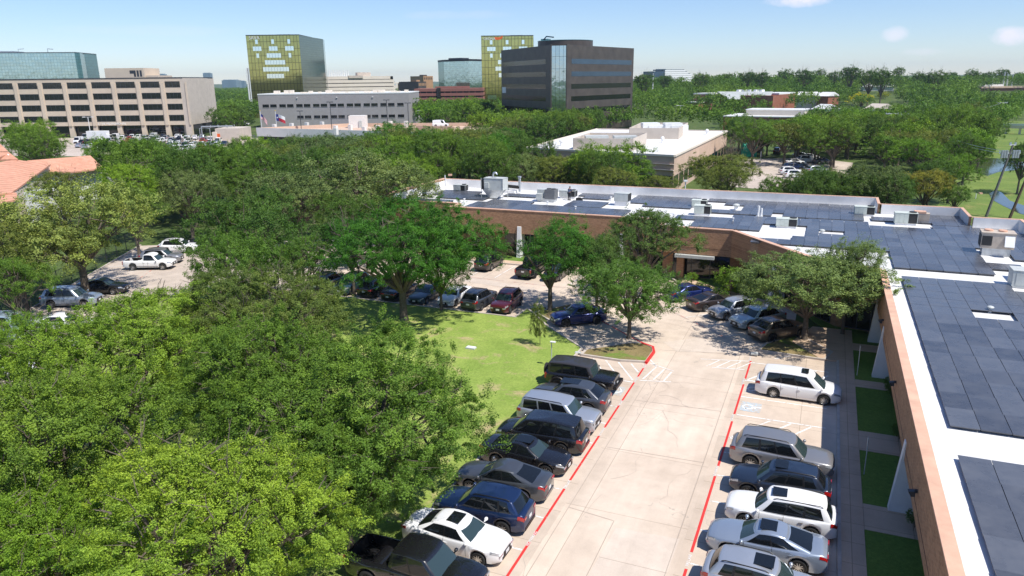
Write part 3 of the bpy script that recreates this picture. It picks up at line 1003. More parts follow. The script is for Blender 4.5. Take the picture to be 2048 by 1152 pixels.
# ---- solar arrays
PW, PL = 1.13, 1.96
pm = MB().box((0, 0, 0), (PW, PL, .04)).box((0, -.8, -.15), (PW * .9, .05, .149)).box((0, .8, -.15), (PW * .9, .05, .149)).mesh('solar_panel', MT['solar'])
fm = MB()
for sx in (-1, 1):
    fm.box((sx * (PW / 2 + .004), 0, -.008), (.018, PL + .03, .052))
    fm.box((0, sx * (PL / 2 + .004), -.009), (PW - .012, .018, .052))
fmesh = fm.mesh('panel_rim', MT['metal'])


def array(label, cells, px_, py_, x0, y0, tilt=0.0, rim=False):
    """cells: list of (col,row); each panel a part"""
    rng = random.Random(hash(label) % 1000 if False else len(label) * 7 + len(cells))
    keep = []
    for c, r in cells:
        x, y = x0 + (c + .5) * px_, y0 + (r + .5) * py_
        u, v, w = pj(x, y, ZR + .2)
        if -60 < u < 2520 and v < 1700: keep.append((x, y))
    if not keep: return
    cx, cy = keep[0]
    t = thing('solar_array', label, 'solar array', (cx, cy, ZR), 0, 'rooftop solar arrays')
    stuff = []
    keep.sort(key=lambda p: p[0] ** 2 + p[1] ** 2)
    for i, (x, y) in enumerate(keep):
        if i < 99:
            o = link('solar_panel', pm, t, (x - cx, y - cy, .155), (R(rng.gauss(1.2, .25)), R(rng.gauss(0, .22)), 0))
        else:
            stuff.append((x, y))
    if stuff:
        m = MB()
        for x, y in stuff: m.box((x - cx, y - cy, .155), (PW, PL, .04))
        tag(m.build('far_solar_panels', MT['solar'], t), kind='stuff')


CW_, RW_ = 1.155, 2.0
array('big solar array along the near roof wing, with a small white gap in its middle', [(c, r) for r in range(14) for c in range(14) if not (r in (9,) and c in (3, 4)) and not (r > 12 and c > 5)], 1.157, 1.93, 6.0, 34.3)
array('solar array in the bottom right corner of the roof, nearest of all', [(c, r) for r in range(8) for c in range(9)], 1.157, 1.93, 5.9, 15.9)
rows = {0: [(5.7, 12.6)], 1: [(5.7, 14.8)], 2: [(5.7, 12.2), (16, 20)], 3: [(-5.7, 12.2), (15.4, 20)], 4: [(-2.3, 12.2), (14.8, 20)], 5: [(-1.2, 20)], 6: [(-1.2, 20)], 7: [(-1.2, 20)],
        8: [(-1.2, 18)], 9: [(-1.2, 4.3), (10.6, 17)]}
cells = []
for r, spans in rows.items():
    for a, b in spans:
        for c in range(round((a - 5.7) / CW_), round((b - 5.7) / CW_)):
            if (r, c) in ((6, -5), (6, -4)): continue
            cells.append((c, r))
array('widest solar array, on the corner of the roof between the two tall white units', [c for c in cells if c[0] >= 5], CW_, RW_, 5.7, 64.2)
array('solar array on the corner of the roof behind the leaning grey-green tree', [c for c in cells if c[0] < 5], CW_, RW_, 5.7, 64.2)
array('solar array on the front roof edge above the building entrance', [(c, r) for r in range(4) for c in range(10) if not (r < 2 and c > 5) and not (r == 3 and c < 3)] + [(-1, 2), (-2, 2)], CW_, RW_, -12.4, 75.9)
array('long solar array against the white rear parapet, right of its middle', [(c, r) for r in range(4) for c in range(11) if not (c == 3 and r == 0)] + [(c, 4) for c in range(-4, 11)] + [(-1, 3), (-2, 3), (-3, 0), (-2, 0), (-1, 0)], CW_, RW_, -8.5, 84.9)
array('solar array wrapped round the pale green unit by the first parapet corner', [(c, r) for r in range(3) for c in range(2, 9) if (c, r) not in ((3, 1), (3, 2), (4, 1), (2, 1))] if False else [(c, 0) for c in range(0, 5)] + [(c, 2) for c in range(0, 8) if c > 3], CW_, RW_, 4.9, 85.6)
array('small solar array in the far right corner of the roof by the second parapet jog', [(c, r) for r in range(3) for c in range(3)], CW_, RW_, 10.5, 84.6)
array('long thin solar array on the far left front roof edge', [(c, r) for r in range(2) for c in range(17)], CW_, RW_, -39.9, 79.4)
array('short dark solar array in the far left roof corner', [(c, r) for r in range(2) for c in range(5)], CW_, RW_, -48.6, 87.2)
array('dark solar array between the two left rooftop units', [(c, r) for r in range(1) for c in range(6)] + [(c, 1) for c in range(2, 6)], CW_, RW_, -46.8, 84.9)
array('narrow solar array right on the left front roof edge above the brick band', [(c, 0) for c in range(4)], CW_, RW_, -47.8, 81.3)
array('narrow solar array behind the hopper-legged rooftop unit', [(c, 0) for c in range(4)], CW_, RW_, -38.9, 88.9)
array('solar array in front of the double grey rooftop unit', [(c, 0) for c in range(5)], CW_, RW_, -38.8, 83.6)
array('dark square solar array in front of the worker on the roof', [(c, r) for r in range(2) for c in range(4)], CW_, RW_, -28.8, 83.9)
array('narrow solar array near the rear parapet behind the worker', [(c, r) for r in range(2) for c in range(4) if not (r == 0 and c < 1)], CW_, RW_, -29.6, 90.2)
array('solar array against the rear parapet between the grey unit and the pale green ones', [(c, r) for r in range(4) for c in range(7) if not (r == 0 and c < 2)], CW_, RW_, -22.2, 86.8)


# ---- rooftop machinery
def hvac(label, x, y, sx, sy, h, m, rot=0., curb=.35, split=.6, fan=True, name='rooftop_unit'):
    h *= .74; curb *= .7
    t = thing(name, label, 'air conditioner', (x, y, ZR), rot, 'rooftop air conditioning units')
    t.scale = (.70, .74, .86)
    MB().box((0, 0, 0), (sx * .92, sy * .86, curb)).build('curb', MT['parapetwhite'], t)
    b = MB(); a = sx * split
    b.box((-sx / 2 + a / 2, 0, curb), (a, sy, h)); b.box((-sx / 2 + a / 2, 0, curb + h), (a + .06, sy + .06, .05))
    b.box((sx / 2 - .03, sy / 2 - .03, curb), (.06, .06, h)).box((sx / 2 - .03, -sy / 2 + .03, curb), (.06, .06, h))
    b.box((-sx / 2 + a + (sx - a) / 2, 0, curb + h), (sx - a + .02, sy + .03, .06))
    b.build('cabinet', m, t)
    MB().box((-sx / 2 + a + (sx - a) / 2 - .02, 0, curb + .02), (sx - a - .05, sy - .08, h - .04)).build('coil_grille', MT['grille'], t)
    d = MB()
    for k in range(3):
        d.box((-sx / 2 + a * (k + .5) / 3, -sy / 2 - .012, curb + .08), (a / 3 - .05, .024, h - .16))
    d.build('access_panel', m, t)
    if fan:
        f = MB().cyl((-sx / 2 + a + (sx - a) / 2, 0, curb + h + .06), min(sx - a, sy) * .42, .10, 16)
        f.build('fan_guard', MT['grille'], t)
    return t


hvac('small white rooftop unit, leftmost on the roof', -46.2, 91.2, 2.6, 1.4, 1.15, MT['unitgrey'], 0, .4)
hvac('pale grey-green unit near the front roof edge, farthest forward of the row', -3.2, 79.3, 2.9, 1.5, 1.15, MT['unitgreen'], R(2))
hvac('pale green unit just right of the small domed vent, nearer of the pair', -12.3, 83.9, 2.6, 1.5, 1.35, MT['unitgreen'], R(2))
hvac('pale green unit by the rear parapet, farther of the pair', -13.4, 88.6, 2.5, 1.4, 1.1, MT['unitgreen'], R(2))
hvac('pale green unit just before the first corner of the rear parapet', 4.3, 89.2, 2.9, 1.5, 1.25, MT['unitgreen'], R(2))
hvac('pale green unit with a beige box behind it, on its own white pad', 8.0, 85.0, 3.0, 1.6, 1.6, MT['unitgreen'], R(2))
# worker's unit
hvac('low grey unit the worker stands at, by the rear parapet', -30.4, 90.6, 3.1, 1.4, 1.15, MT['unitgrey'], 0, .45)
t = hvac('tall grey unit on a white curb, right of the worker', -22.4, 87.4, 2.5, 1.8, 1.45, MT['unitgrey'], R(-4), .95, 1.0, False)
t = thing('rooftop_unit', 'double grey unit made of two different boxes, left of the worker', 'air conditioner', (-32.2, 87.2, ZR), 0, 'rooftop air conditioning units')
t.scale = (.66, .70, .90)
MB().box((.2, .1, 0), (3.4, 1.7, .55)).build('curb', MT['metal'], t)
MB().box((-.9, .3, .55), (1.5, 1.6, 1.15)).box((-1.0, -.75, .35), (1.2, .9, .8)).build('cabinet', MT['unitgrey'], t)
MB().box((1.05, 0, .45), (2.0, 1.9, 1.3)).build('condenser_coil', simple('mid_grey_coil', (.16, .165, .17), .6, .2, .2, 12), t)
MB().cyl((.6, 0, 1.75), .42, .1).build('fan_guard', MT['grille'], t); MB().cyl((1.5, 0, 1.75), .42, .1).build('fan_guard', MT['grille'], t)
# big unit standing on a hopper
t = thing('rooftop_unit', 'tallest rooftop unit, a grey box on a metal hopper and legs with a bent pipe', 'air conditioner', (-39.4, 87.4, ZR), 0, 'rooftop air conditioning units')
hp = MB(); a, b_ = (1.75, .95), (.7, .6)
hp.add([(-b_[0], -b_[1], .1), (b_[0], -b_[1], .1), (b_[0], b_[1], .1), (-b_[0], b_[1], .1), (-a[0], -a[1], 1.55), (a[0], -a[1], 1.55), (a[0], a[1], 1.55), (-a[0], a[1], 1.55)],
       [(0, 1, 5, 4), (1, 2, 6, 5), (2, 3, 7, 6), (3, 0, 4, 7), (3, 2, 1, 0)])
hp.build('hopper', MT['metal'], t)
MB().box((.25, 0, 1.55), (3.4, 1.95, 1.95)).box((.25, 0, 3.5), (3.5, 2.05, .06)).build('cabinet', MT['unitgrey'], t)
MB().box((-1.75, 0, 1.6), (.6, 1.85, 1.75)).build('coil_grille', MT['grille'], t)
for x in (-1.95, 1.95):
    for y in (-1.0, 1.0):
        MB().tube([(x, y, 0), (x, y, 3.55)], .045, 6).build('leg', MT['unitgrey'], t)
MB().box((-.9, -1.05, 1.9), (.8, .35, .9)).build('control_box', MT['unitgrey'], t)
MB().tube([(-.2, 0, 3.5), (-.2, 0, 4.1), (-.05, 0, 4.35), (.25, 0, 4.4), (.45, 0, 4.2), (.45, 0, 4.05)], .17, 8).build('bent_pipe', MT['metal'], t, 60)
t.scale = (.78, .80, .76)
t = thing('exhaust_fan', 'small grey blower with a tall flue beside the rear parapet', 'exhaust fan', (-38.6, 92.6, ZR))
MB().box((-1.2, 0, 0), (2.6, 1.3, .35)).build('skid', MT['parapetwhite'], t)
MB().box((-1.8, 0, .35), (1.3, 1.0, 1.0)).tube([(-1.8, -.5, .8), (-1.8, -.62, .8)], .38, 12).build('blower', MT['unitgrey'], t)
MB().tube([(.6, 0, .2), (.6, 0, 2.1)], .18, 10).tube([(.6, 0, 2.1), (.6, 0, 2.3)], .26, 10).build('flue', MT['metal'], t, 60)
MB().tube([(-1.1, 0, .9), (.6, 0, .8)], .22, 8).build('duct', MT['dark'], t)
t = thing('rooftop_unit', 'beige rusty packaged unit with a hood, on the wide corner of the roof', 'air conditioner', (13.9, 72.6, ZR), R(-3), 'rooftop air conditioning units')
t.scale = (.66, .75, .95)
MB().box((0, 0, 0), (3.1, 1.9, .7)).build('curb', MT['metal'], t)
MB().box((0, 0, .7), (3.7, 2.2, 1.35)).box((0, 0, 2.05), (3.8, 2.3, .07)).build('cabinet', MT['unitbeige'], t)
MB().box((-1.2, -1.12, .95), (1.1, .03, .85)).box((-1.87, 0, .85), (.03, 1.9, 1.0)).build('coil_grille', MT['grille'], t)
MB().cyl((-1.0, .2, 2.12), .5, .12).build('fan_guard', MT['coping'], t); MB().cyl((.55, .2, 2.12), .5, .12).build('fan_guard', MT['coping'], t)
MB().add([(.7, -1.1, 1.9), (1.75, -1.1, 1.9), (1.75, -1.7, 1.0), (.7, -1.7, 1.0), (.7, -1.1, 1.0), (1.75, -1.1, 1.0)], [(0, 3, 2, 1), (0, 4, 3), (1, 2, 5), (3, 4, 5, 2)]).build('rain_hood', MT['white'], t)
for lab, x, y, sx, sy, h, m in (('white boxy unit at the right edge, beside the near solar wing', 13.9, 61.8, 1.7, 1.5, 1.15, MT['unitgrey']), ('tall white unit behind the boxy one at the right edge', 15.3, 63.6, 1.8, 1.7, 1.9, MT['unitgrey'])):
    t = thing('rooftop_unit', lab, 'air conditioner', (x, y, ZR), 0, 'rooftop air conditioning units')
    MB().box((0, 0, .12), (sx, sy, h)).box((0, 0, h + .12), (sx + .06, sy + .06, .04)).build('cabinet', m, t)
    MB().box((-.3, -sy / 2 - .012, .25), (sx * .4, .024, h - .3)).box((.4, -sy / 2 - .012, .25), (sx * .35, .024, h - .3)).build('access_panel', m, t)
    MB().box((0, 0, 0), (sx * .9, sy * .9, .12)).build('curb', MT['metal'], t)
t = thing('exhaust_hood', 'beige boxy hood with a rusty top behind the pale green unit', 'vent', (9.7, 87.2, ZR)); t.scale = (.72, .8, .85)
MB().box((0, 0, 0), (1.9, 1.1, 1.1)).build('hood_body', MT['unitbeige'], t); MB().box((-.3, 0, 1.1), (1.5, 1.15, .22)).build('hood_cap', MT['coping'], t)
for nm, lab, x, y, r_, h in (('roof_vent', 'round mushroom vent right of the pale green pair', -9.2, 88.4, .42, .55), ('roof_vent', 'low round vent in a small white gap between solar panels', .2, 77.3, .28, .3),
                             ('roof_vent', 'little square-topped vent in the gap of the near solar array', 10.6, 53.9, .22, .35)):
    t = thing(nm, lab, 'vent', (x, y, ZR), 0, 'small roof vents')
    MB().cyl((0, 0, 0), r_ * .5, h, 10).build('stack', MT['white'], t); MB().ball((0, 0, h), (r_, r_, r_ * .45), 12, 6).build('cap', MT['unitgrey'], t, 60)
t = thing('roof_vent', 'white twin-pipe vent standing between two solar arrays', 'vent', (-6.3, 84.75, ZR), 0, 'small roof vents')
MB().box((0, 0, 0), (.7, .5, .1)).build('flashing', MT['white'], t); MB().tube([(-.12, 0, 0), (-.12, 0, 1.2)], .13, 8).tube([(.2, 0, 0), (.2, 0, .95)], .11, 8).build('vent_pipe', MT['white'], t)
for i, (x, y) in enumerate([(-24.6, 90.2), (-41.6, 83.0), (-26.6, 81.9), (-15.0, 80.9), (1.2, 68.6), (-31.0, 84.4), (-8.6, 80.2)]):
    t = thing('roof_drain_vent', ['thin capped pipe near the worker', 'short white pipe at the left roof step', 'short white pipe by the dark square array', 'thin pipe between arrays behind the entrance', 'pale vent pipe behind the leaning grey-green tree', 'dark toolbox-sized pipe stub left of the worker', 'short vent pipe on the white strip above the entrance'][i], 'vent pipe', (x, y, ZR))
    MB().cyl((0, 0, 0), .09, .45, 8).cyl((0, 0, .45), .15, .08, 8).build('pipe', MT['white'], t)
tb = MB().box((-28.4, 89.0, ZR), (.8, .4, .35)).box((-28.4, 89.0, ZR + .35), (.4, .05, .08)).build('tool_bag', MT['dark'])
tag(tb, 'dark tool bag on the white roof beside the worker', 'tool bag')


# ------------------------------------------------------------------ background buildings
def wallbox(pl, dl, pr, dr, depth, z0, z1):
    """front-left and front-right corners seen in the photo -> local frame: x along the front, y into the depth"""
    a = np.array(at(pl, dl)[:2]); b = np.array(at(pr, dr)[:2])
    L = float(np.linalg.norm(b - a)); rot = math.atan2(b[1] - a[1], b[0] - a[0])
    return a, L, rot


def building(name, label, pl, dl, pr, dr, cat='building'):
    a, L, rot = wallbox(pl, dl, pr, dr, 0, 0, 0)
    t = thing(name, label, cat, (a[0], a[1], 0), rot)
    return t, L


def ztop(px, py, d):
    return at(px, d, py)[2]


def lb(mb, x0, x1, y0, y1, z0, z1, m=0):
    return mb.box(((x0 + x1) / 2, (y0 + y1) / 2, z0), (abs(x1 - x0), abs(y1 - y0), z1 - z0), 0, m)


# beige office block, five storeys of ribbon windows
t, L = building('office_block', 'long beige precast office block with five rows of dark ribbon windows', -70, 300, 372, 300)
H1 = 22.2
lb(MB(), 0, L - 1.6, 0, 30, 4.4, H1).build('wall', MT['beige'], t)
nb = 9; bw = L / nb
for k in range(nb + 1): lb(MB(), max(0, k * bw - .9), min(L, k * bw + .9), 0.01, 1.2, 0, 4.4).build('ground_pier', MT['beige'], t)
lb(MB(), 0, L, 1.6, 28, 0, 4.38).build('ground_floor_glazing', MT['winglass'], t)
for r in range(4):
    for k in range(nb):
        if k == 0 and False: continue
        x0, x1 = k * bw + 1.1, (k + 1) * bw - 1.1
        if k == nb - 1: x1 -= 1.5
        z = 6.1 + r * 4.25
        w = lb(MB(), x0, x1, -.02, .5, z, z + 2.0).build('window', MT['winglass'], t)
        f = MB()
        for j in range(1, 4): lb(f, x0 + (x1 - x0) * j / 4 - .05, x0 + (x1 - x0) * j / 4 + .05, -.06, .1, z, z + 2.0)
        lb(f, x0, x1, -.06, .1, z - .12, z); lb(f, x0, x1, -.10, .1, z + 2.0, z + 2.15)
        f.build('window_frame', MT['darkpole'], w)
pl = MB()
for k in range(nb + 1): lb(pl, max(0, k * bw - .65), min(L, k * bw + .65), -.35, .01, 4.4, H1 - 1.6)
pl.build('pilaster', MT['beige'], t)
sd = MB(); lb(sd, L - 6, L - 1.5, 26, 31.2, 0, H1 - .01)
sd.build('side_wall', MT['beigeside'], t)
sv = MB().prism([(L - 2.4, -.01), (L, -.01), (L - 1.4, 26), (L - 1.4, 31.4), (L - 5, 31.4), (L - 5, 3)], 0, H1 - .02)
sv.build('stair_tower', MT['beigeside'], t)
lb(MB(), -.1, L - 1.3, -.12, 30, H1, H1 + .35).build('roof_edge', MT['darkpole'], t)
xp = L * (190 + 70) / 442; xq = L * (270 + 70) / 442
lb(MB(), xp, xq, 8, 22, H1 + .35, H1 + 4.1).build('penthouse', MT['beige'], t)
lb(MB(), xq, xq + 5, 9, 22, H1 + .35, H1 + 1.2).build('penthouse_annex', MT['beige'], t)
v = MB(); lb(v, xp + 10, xp + 11.5, 7.95, 8.1, H1 + 2.0, H1 + 3.2)
for k in range(3): lb(v, xq - 4 + k * 1.2, xq - 3.2 + k * 1.2, 7.95, 8.1, H1 + .8, H1 + 3.2)
v.build('louvre', MT['darkpole'], t)
c = bpy.data.curves.new('sign_lettering', 'FONT'); c.body = '5 THE PROFESSIONAL'; c.size = 1.15; c.extrude = .04
text_mesh('sign_lettering', c, MT['white'], t, (L * (183 + 70) / 442, -.42, 4.75), (R(90), 0, 0))
# low annex with service yard, right of the block
t, L = building('service_annex', 'low beige annex with pipe racks at the right end of the beige office block', 395, 268, 468, 268)
lb(MB(), 4, L, 0, 12, 0, 4.6).build('wall', MT['beigeside'], t)
lb(MB(), 3, 4.6, -.4, 2.2, 0, 3.4).build('gate_pier', MT['cream'], t)
lb(MB(), 4.2, 5.6, -.08, .05, 0, 2.8).build('gate', MT['orange'], t)
rk = MB()
for k in range(6): rk.tube([(1 + k * 1.5, 4 + (k % 2) * 3, 4.6), (1 + k * 1.5, 4 + (k % 2) * 3, 5.6)], .12, 6)
rk.tube([(-1.5, 2, 5.2), (9, 4, 5.2)], .25, 6).tube([(-1.5, 2, 0), (-1.5, 2, 5.2)], .2, 6).tube([(2.6, -1, 0), (2.6, -1, 4.8), (-1, -1, 4.8), (-1, -1, 0)], .14, 6)
rk.build('pipe_rack', MT['metal'], t)

# teal mirrored tower behind
t, L = building('glass_tower', 'pale teal mirror-glass tower rising behind the beige office block', -95, 420, 168, 430)
lb(MB(), 0, L - 2.4, 0, 29.8, 0, 37.2).build('curtain_wall', MT['tealglass'], t)
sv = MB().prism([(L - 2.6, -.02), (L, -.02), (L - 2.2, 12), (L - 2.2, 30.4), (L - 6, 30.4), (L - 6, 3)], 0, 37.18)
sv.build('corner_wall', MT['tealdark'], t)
lb(MB(), -.1, L - 2, -.1, 30, 37.2, 37.6).build('roof_edge', MT['darkpole'], t)
v = MB(); lb(v, 12, 30, 8, 20, 37.6, 38.6); v.tube([(34, 4, 37.6), (34, 4, 39.4), (37, 4, 39.6)], .15, 5); v.tube([(49, 4, 37.6), (49, 4, 39.6), (52, 4, 39.3)], .2, 5)
v.build('davit', MT['metal'], t)


def gold_tower(label, px0, px1, d, py, sidepx, sided, txt, side=True):
    t, L = building('gold_glass_tower', label, px0, d, px1, d)
    Ht = ztop((px0 + px1) / 2, py, d)
    lb(MB(), 0, L, 0, 30, 0, Ht).build('curtain_wall', MT['gold'], t)
    if side:
        b = np.array(at(sidepx, sided)[:2]); a = np.array(t.location[:2]); rr = t.rotation_euler[2]
        dd = b - a; bx = dd[0] * math.cos(rr) + dd[1] * math.sin(rr); by = -dd[0] * math.sin(rr) + dd[1] * math.cos(rr)
        Hs = Ht
        m = MB(); m.add([(L + .01, 0, 0), (bx, by, 0), (bx - 2, by + 12, 0), (L, by + 12, 0), (L + .01, 0, Hs), (bx, by, Hs), (bx - 2, by + 12, Hs), (L, by + 12, Hs)],
                        [(3, 2, 1, 0), (4, 5, 6, 7), (0, 1, 5, 4), (1, 2, 6, 5), (2, 3, 7, 6), (3, 0, 4, 7)])
        m.build('side_wall', MT['goldside'], t)
    e = MB(); lb(e, -.05, L + .05, -.08, 30, Ht, Ht + .5); lb(e, L * .55, L * .8, 4, 20, Ht + .5, Ht + .8)
    e.build('roof_edge', MT['darkpole'], t)
    bw = L / 18.; fh = 3.93 * (Ht / 47.5)
    rows_ = [(0.9, [(3, 1), (8.5, 1), (14, 1)]), (2, [(2, 3), (7.5, 3), (13, 3)]), (3, [(3, 1), (6.5, 5), (14, 1)]), (4, [(5.7, 7)]), (5, [(4.8, 9)]), (6, [(5.9, 6)]), (9, [(2, 3), (13, 3)])]
    for i, (r, spans) in enumerate(rows_):
        for a, n in spans:
            z = Ht - 1.2 - (i + 1) * fh if i < 6 else Ht - 1.2 - 9.4 * fh
            lb(MB(), a * bw, (a + n) * bw - .2, -.06, .05, z + .5, z + fh - .9).build('window', MT['skyglass'], t)
    mm = MB()
    for i, (r, spans) in enumerate(rows_[:6]):
        for a, n in spans:
            z = Ht - 1.2 - (i + 1) * fh
            for k in range(1, n): lb(mm, (a + k) * bw - .16, (a + k) * bw - .04, -.10, .05, z + .5, z + fh - .9)
    mm.build('mullions', MT['hazeblue'], t)
    return t, L, Ht


t, L, Ht = gold_tower('gold mirror-glass tower with white letters, behind the grey two-storey block', 500.5, 605, 450, 71, 652, 492, 'S')
c = bpy.data.curves.new('sign_lettering', 'FONT'); c.body = 'SAVA'; c.size = 2.6; c.extrude = .06
text_mesh('sign_lettering', c, MT['white'], t, (1.7, -.3, Ht - 2.0), (R(90), 0, 0))
t, L, Ht = gold_tower('gold mirror-glass tower with an orange swoosh sign, half behind the dark brown block', 964, 1067, 452, 72.5, 1068, 480, 'o', True)
c = bpy.data.curves.new('sign_lettering', 'FONT'); c.body = 'ORDNA'; c.size = 1.9; c.extrude = .06
text_mesh('sign_lettering', c, MT['white'], t, (1.4, -.3, Ht - 1.9), (R(90), 0, 0))
sw = MB(); sw.add([(7.6, -.3, Ht - .4), (8.2, -.3, Ht - 1.9), (10.2, -.3, Ht - 1.9), (12.1, -.3, Ht - 1.3), (12.6, -.3, Ht - .2), (12.2, -.3, Ht + .5), (11.6, -.3, Ht - .2), (10.5, -.3, Ht - .5)], [(0, 1, 2, 3, 4, 5, 6, 7)])
sw.build('orange_emblem', MT['orange'], t)

# grey block
t, L = building('grey_block', 'grey two-storey block with small paired dark windows, two flags in front', 512, 350, 816, 350)
Hg = ztop(650, 188.5, 350)
lb(MB(), 0, L, 0, 40, 0, Hg).build('wall', MT['greybrick'], t)
lb(MB(), -.1, L + .1, -.1, 40, Hg, Hg + .5).build('roof_edge', MT['white'], t)
for r, zpy in ((0, 210.5), (1, 233.5)):
    zc = ztop(650, zpy, 350)
    for k in range(18):
        px = 526.5 + (k // 2) * 34.0 + (k % 2) * 15.5
        if r == 1 and k < 4: continue
        if px > 800: continue
        x = L * (px - 512) / 304
        w = lb(MB(), x - 1.45, x + 1.45, -.05, .3, zc - .65, zc + .65).build('window', MT['winglass'], t)
        lb(MB(), x - 1.6, x + 1.6, -.12, .3, zc - .8, zc - .66).build('window_frame', MT['greybrick'], w)
u = MB(); rg = random.Random(5)
for k in range(16):
    x = 6 + k * 4.1 + rg.uniform(-1, 1); lb(u, x, x + rg.uniform(1.2, 3), 4, 6, Hg + .5, Hg + rg.uniform(.9, 2.0))
u.build('rooftop_equipment', MT['cream'], t)
for px, z in ((591, 0), (671, 0), (743, 0)):
    x = L * (px - 512) / 304; MB().box((x, -.2, Hg - 1.6), (.5, .4, .3)).build('wall_lamp', MT['white'], t)
# cream banded office
t, L = building('banded_office', 'cream office with stepped horizontal bands right of the gold tower', 655, 520, 790, 535)
z0 = 20
bandsx = [(0, 1.0, 0, 9.3), (0, 1.0, 9.3, 12.2)]
lb(MB(), 1, L - 1, 1.5, 30, 0, 23.5).build('glazing', MT['winglass'], t)
bm = MB()
for k, (ya, xr) in enumerate([(152.5, .93), (159.5, .985), (167, .985), (174.5, .985), (181, 1.0), (189, 1.0)]):
    zt = ztop(720, ya, 525); lb(bm, 0, L * xr, -.1 - .12 * k, 31, zt - 1.95, zt)
bm.build('floor_band', MT['cream'], t)
pp = MB(); lb(pp, L * .46, L * .66, 6, 16, ztop(720, 152.5, 525), ztop(720, 144.5, 525)); lb(pp, L * .31, L * .52, -.9, 5, ztop(720, 156, 525), ztop(720, 151, 525))
pp.build('stair_core', MT['beigeside'], t)
cl = MB()
for k in range(10): lb(cl, L * (.04 + .03 * k), L * (.04 + .03 * k) + .5, 3, 4, ztop(680, 152.5, 525), ztop(680, 140.5, 525))
cl.build('roof_fins', MT['white'], t)
t, L = building('white_slab_tower', 'narrow white ribbed tower just left of the gold tower', 494.5, 600, 513, 600)
zt = ztop(500, 136.5, 600)
lb(MB(), 0, L, 0, 12, 0, zt).build('wall', MT['winglass'], t)
rb = MB()
for k in range(5): lb(rb, k * L / 4.4, k * L / 4.4 + 1.0, -.6, 1, 0, zt + .4)
rb.build('rib', MT['white'], t)
# parking garage with open top deck
A_, C_, E_, F_ = P3(503, 242), P3(952, 203), P3(1000, 256), P3(695, 262)
t = thing('parking_garage', 'white-walled parking deck with beige top level in front of the grey block', 'parking garage', (A_[0], A_[1], 0))
W = lambda p: (p[0] - A_[0], p[1] - A_[1])
Zd = 5.1
qs = [W(A_), W(C_), W(E_), W(F_)]
MB().prism(qs, Zd - .5, Zd).build('top_deck', MT['garagebeige'], t)
MB().seg(qs[0], qs[1], .3, 3.6, Zd + 1.15, 0).seg(qs[0], qs[1], .25, 0.2, 1.4, -.2).build('front_wall', MT['garagewhite'], t)
MB().seg(qs[1], qs[2], .3, 3.9, Zd + 1.1, 0).seg(qs[2], qs[3], .3, 3.9, Zd + 1.1, 0).seg(qs[3], qs[0], .3, 3.9, Zd + 1.1, 0).build('rear_wall', MT['garagebeige'], t)
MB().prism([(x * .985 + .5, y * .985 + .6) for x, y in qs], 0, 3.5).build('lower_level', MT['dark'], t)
inn = MB(); q1, q2 = W(P3(828, 235)), W(P3(905, 228))
inn.seg(q1, q2, .3, Zd, Zd + 1.6, 0); q3 = W(P3(738, 224)); inn.seg(q3, q1, .3, Zd, Zd + 1.1, 0)
inn.build('ramp_wall', MT['garagebeige'], t)
pb2 = MB()
for px, d in ((540, 247), (575, 252), (606, 256), (637, 259), (664, 235), (694, 238), (776, 258), (808, 257), (722, 227), (750, 233), (664, 222)):
    q = W(P3(px, d)); MB().box((q[0], q[1], Zd), (1.1, 1.1, 1.9)).build('light_plinth', MT['garagewhite'], t)
q = W(P3(711, 256)); MB().box((q[0], q[1], Zd), (5.6, 4, 4.0), YAW).build('stair_house', MT['garagewhite'], t)
q = W(P3(715, 253.8)); MB().box((q[0], q[1], Zd), (1.0, .2, 2.3), YAW).build('stair_door', MT['unitgrey'], t)
# dark brown office with glass corner
cL, cA, cB, cR = np.array(P3(1003, 298)), np.array(P3(1103, 256)), np.array(P3(1132, 255)), np.array(P3(1266, 293))
t = thing('brown_office', 'dark brown stone office with a blue glass corner and round penthouse', 'building', (cA[0], cA[1], 0))
Hd = 31.0
bk = np.array(P3(1150, 345))
pts = [tuple(p - cA) for p in (cL, cA, cB, cR, bk)]
# each face is a part of its own
MB().prism([pts[0], (pts[1][0], pts[1][1]), pts[2], pts[3], pts[4]], 0, Hd - .02).build('wall', MT['brownpanel'], t)


def facade(p, q, name, mb_fn, m):
    L = math.hypot(q[0] - p[0], q[1] - p[1]); o = link(name, None, None)
    bpy.data.objects.remove(o)
    mb = MB(); mb_fn(mb, L)
    ob = mb.build(name, m, t); ob.location = (p[0], p[1], 0); ob.rotation_euler = (0, 0, math.atan2(q[1] - p[1], q[0] - p[0]))
    return ob


for fl in range(7):
    z = Hd - 6.0 - fl * 4.05
    if z < 0: break
    facade(pts[0], pts[1], 'window_band', lambda mb, L: lb(mb, 1.0, L * .90, -.03, .2, z, z + 1.6), glassm('brown_band_glass', (.025, .018, .018), .12, .2, .5) if fl == 0 else bpy.data.materials['brown_band_glass'])
    facade(pts[2], pts[3], 'window_band', lambda mb, L: lb(mb, L * .07, L * .965, -.03, .2, z, z + 1.6), MT['banded'] if fl < 2 else MT['winglass'])
facade(pts[1], pts[2], 'corner_glazing', lambda mb, L: lb(mb, .05, L - .05, -.02, .3, 0, Hd - .3), MT['cornerglass'])
facade(pts[2], pts[3], 'corner_pier', lambda mb, L: lb(mb, 0, L * .03, -.25, .3, 0, Hd + .15), MT['brownpanel'])
facade(pts[1], pts[0], 'corner_pier', lambda mb, L: lb(mb, 0, L * .04, -.3, .25, 0, Hd + .12), MT['brownpanel'])
facade(pts[0], pts[1], 'plaque', lambda mb, L: lb(mb, L * .02, L * .10, -.12, .2, Hd - 15.8, Hd - 13.6), MT['white'])
pc_ = np.array(P3(1130, 300)) - cA
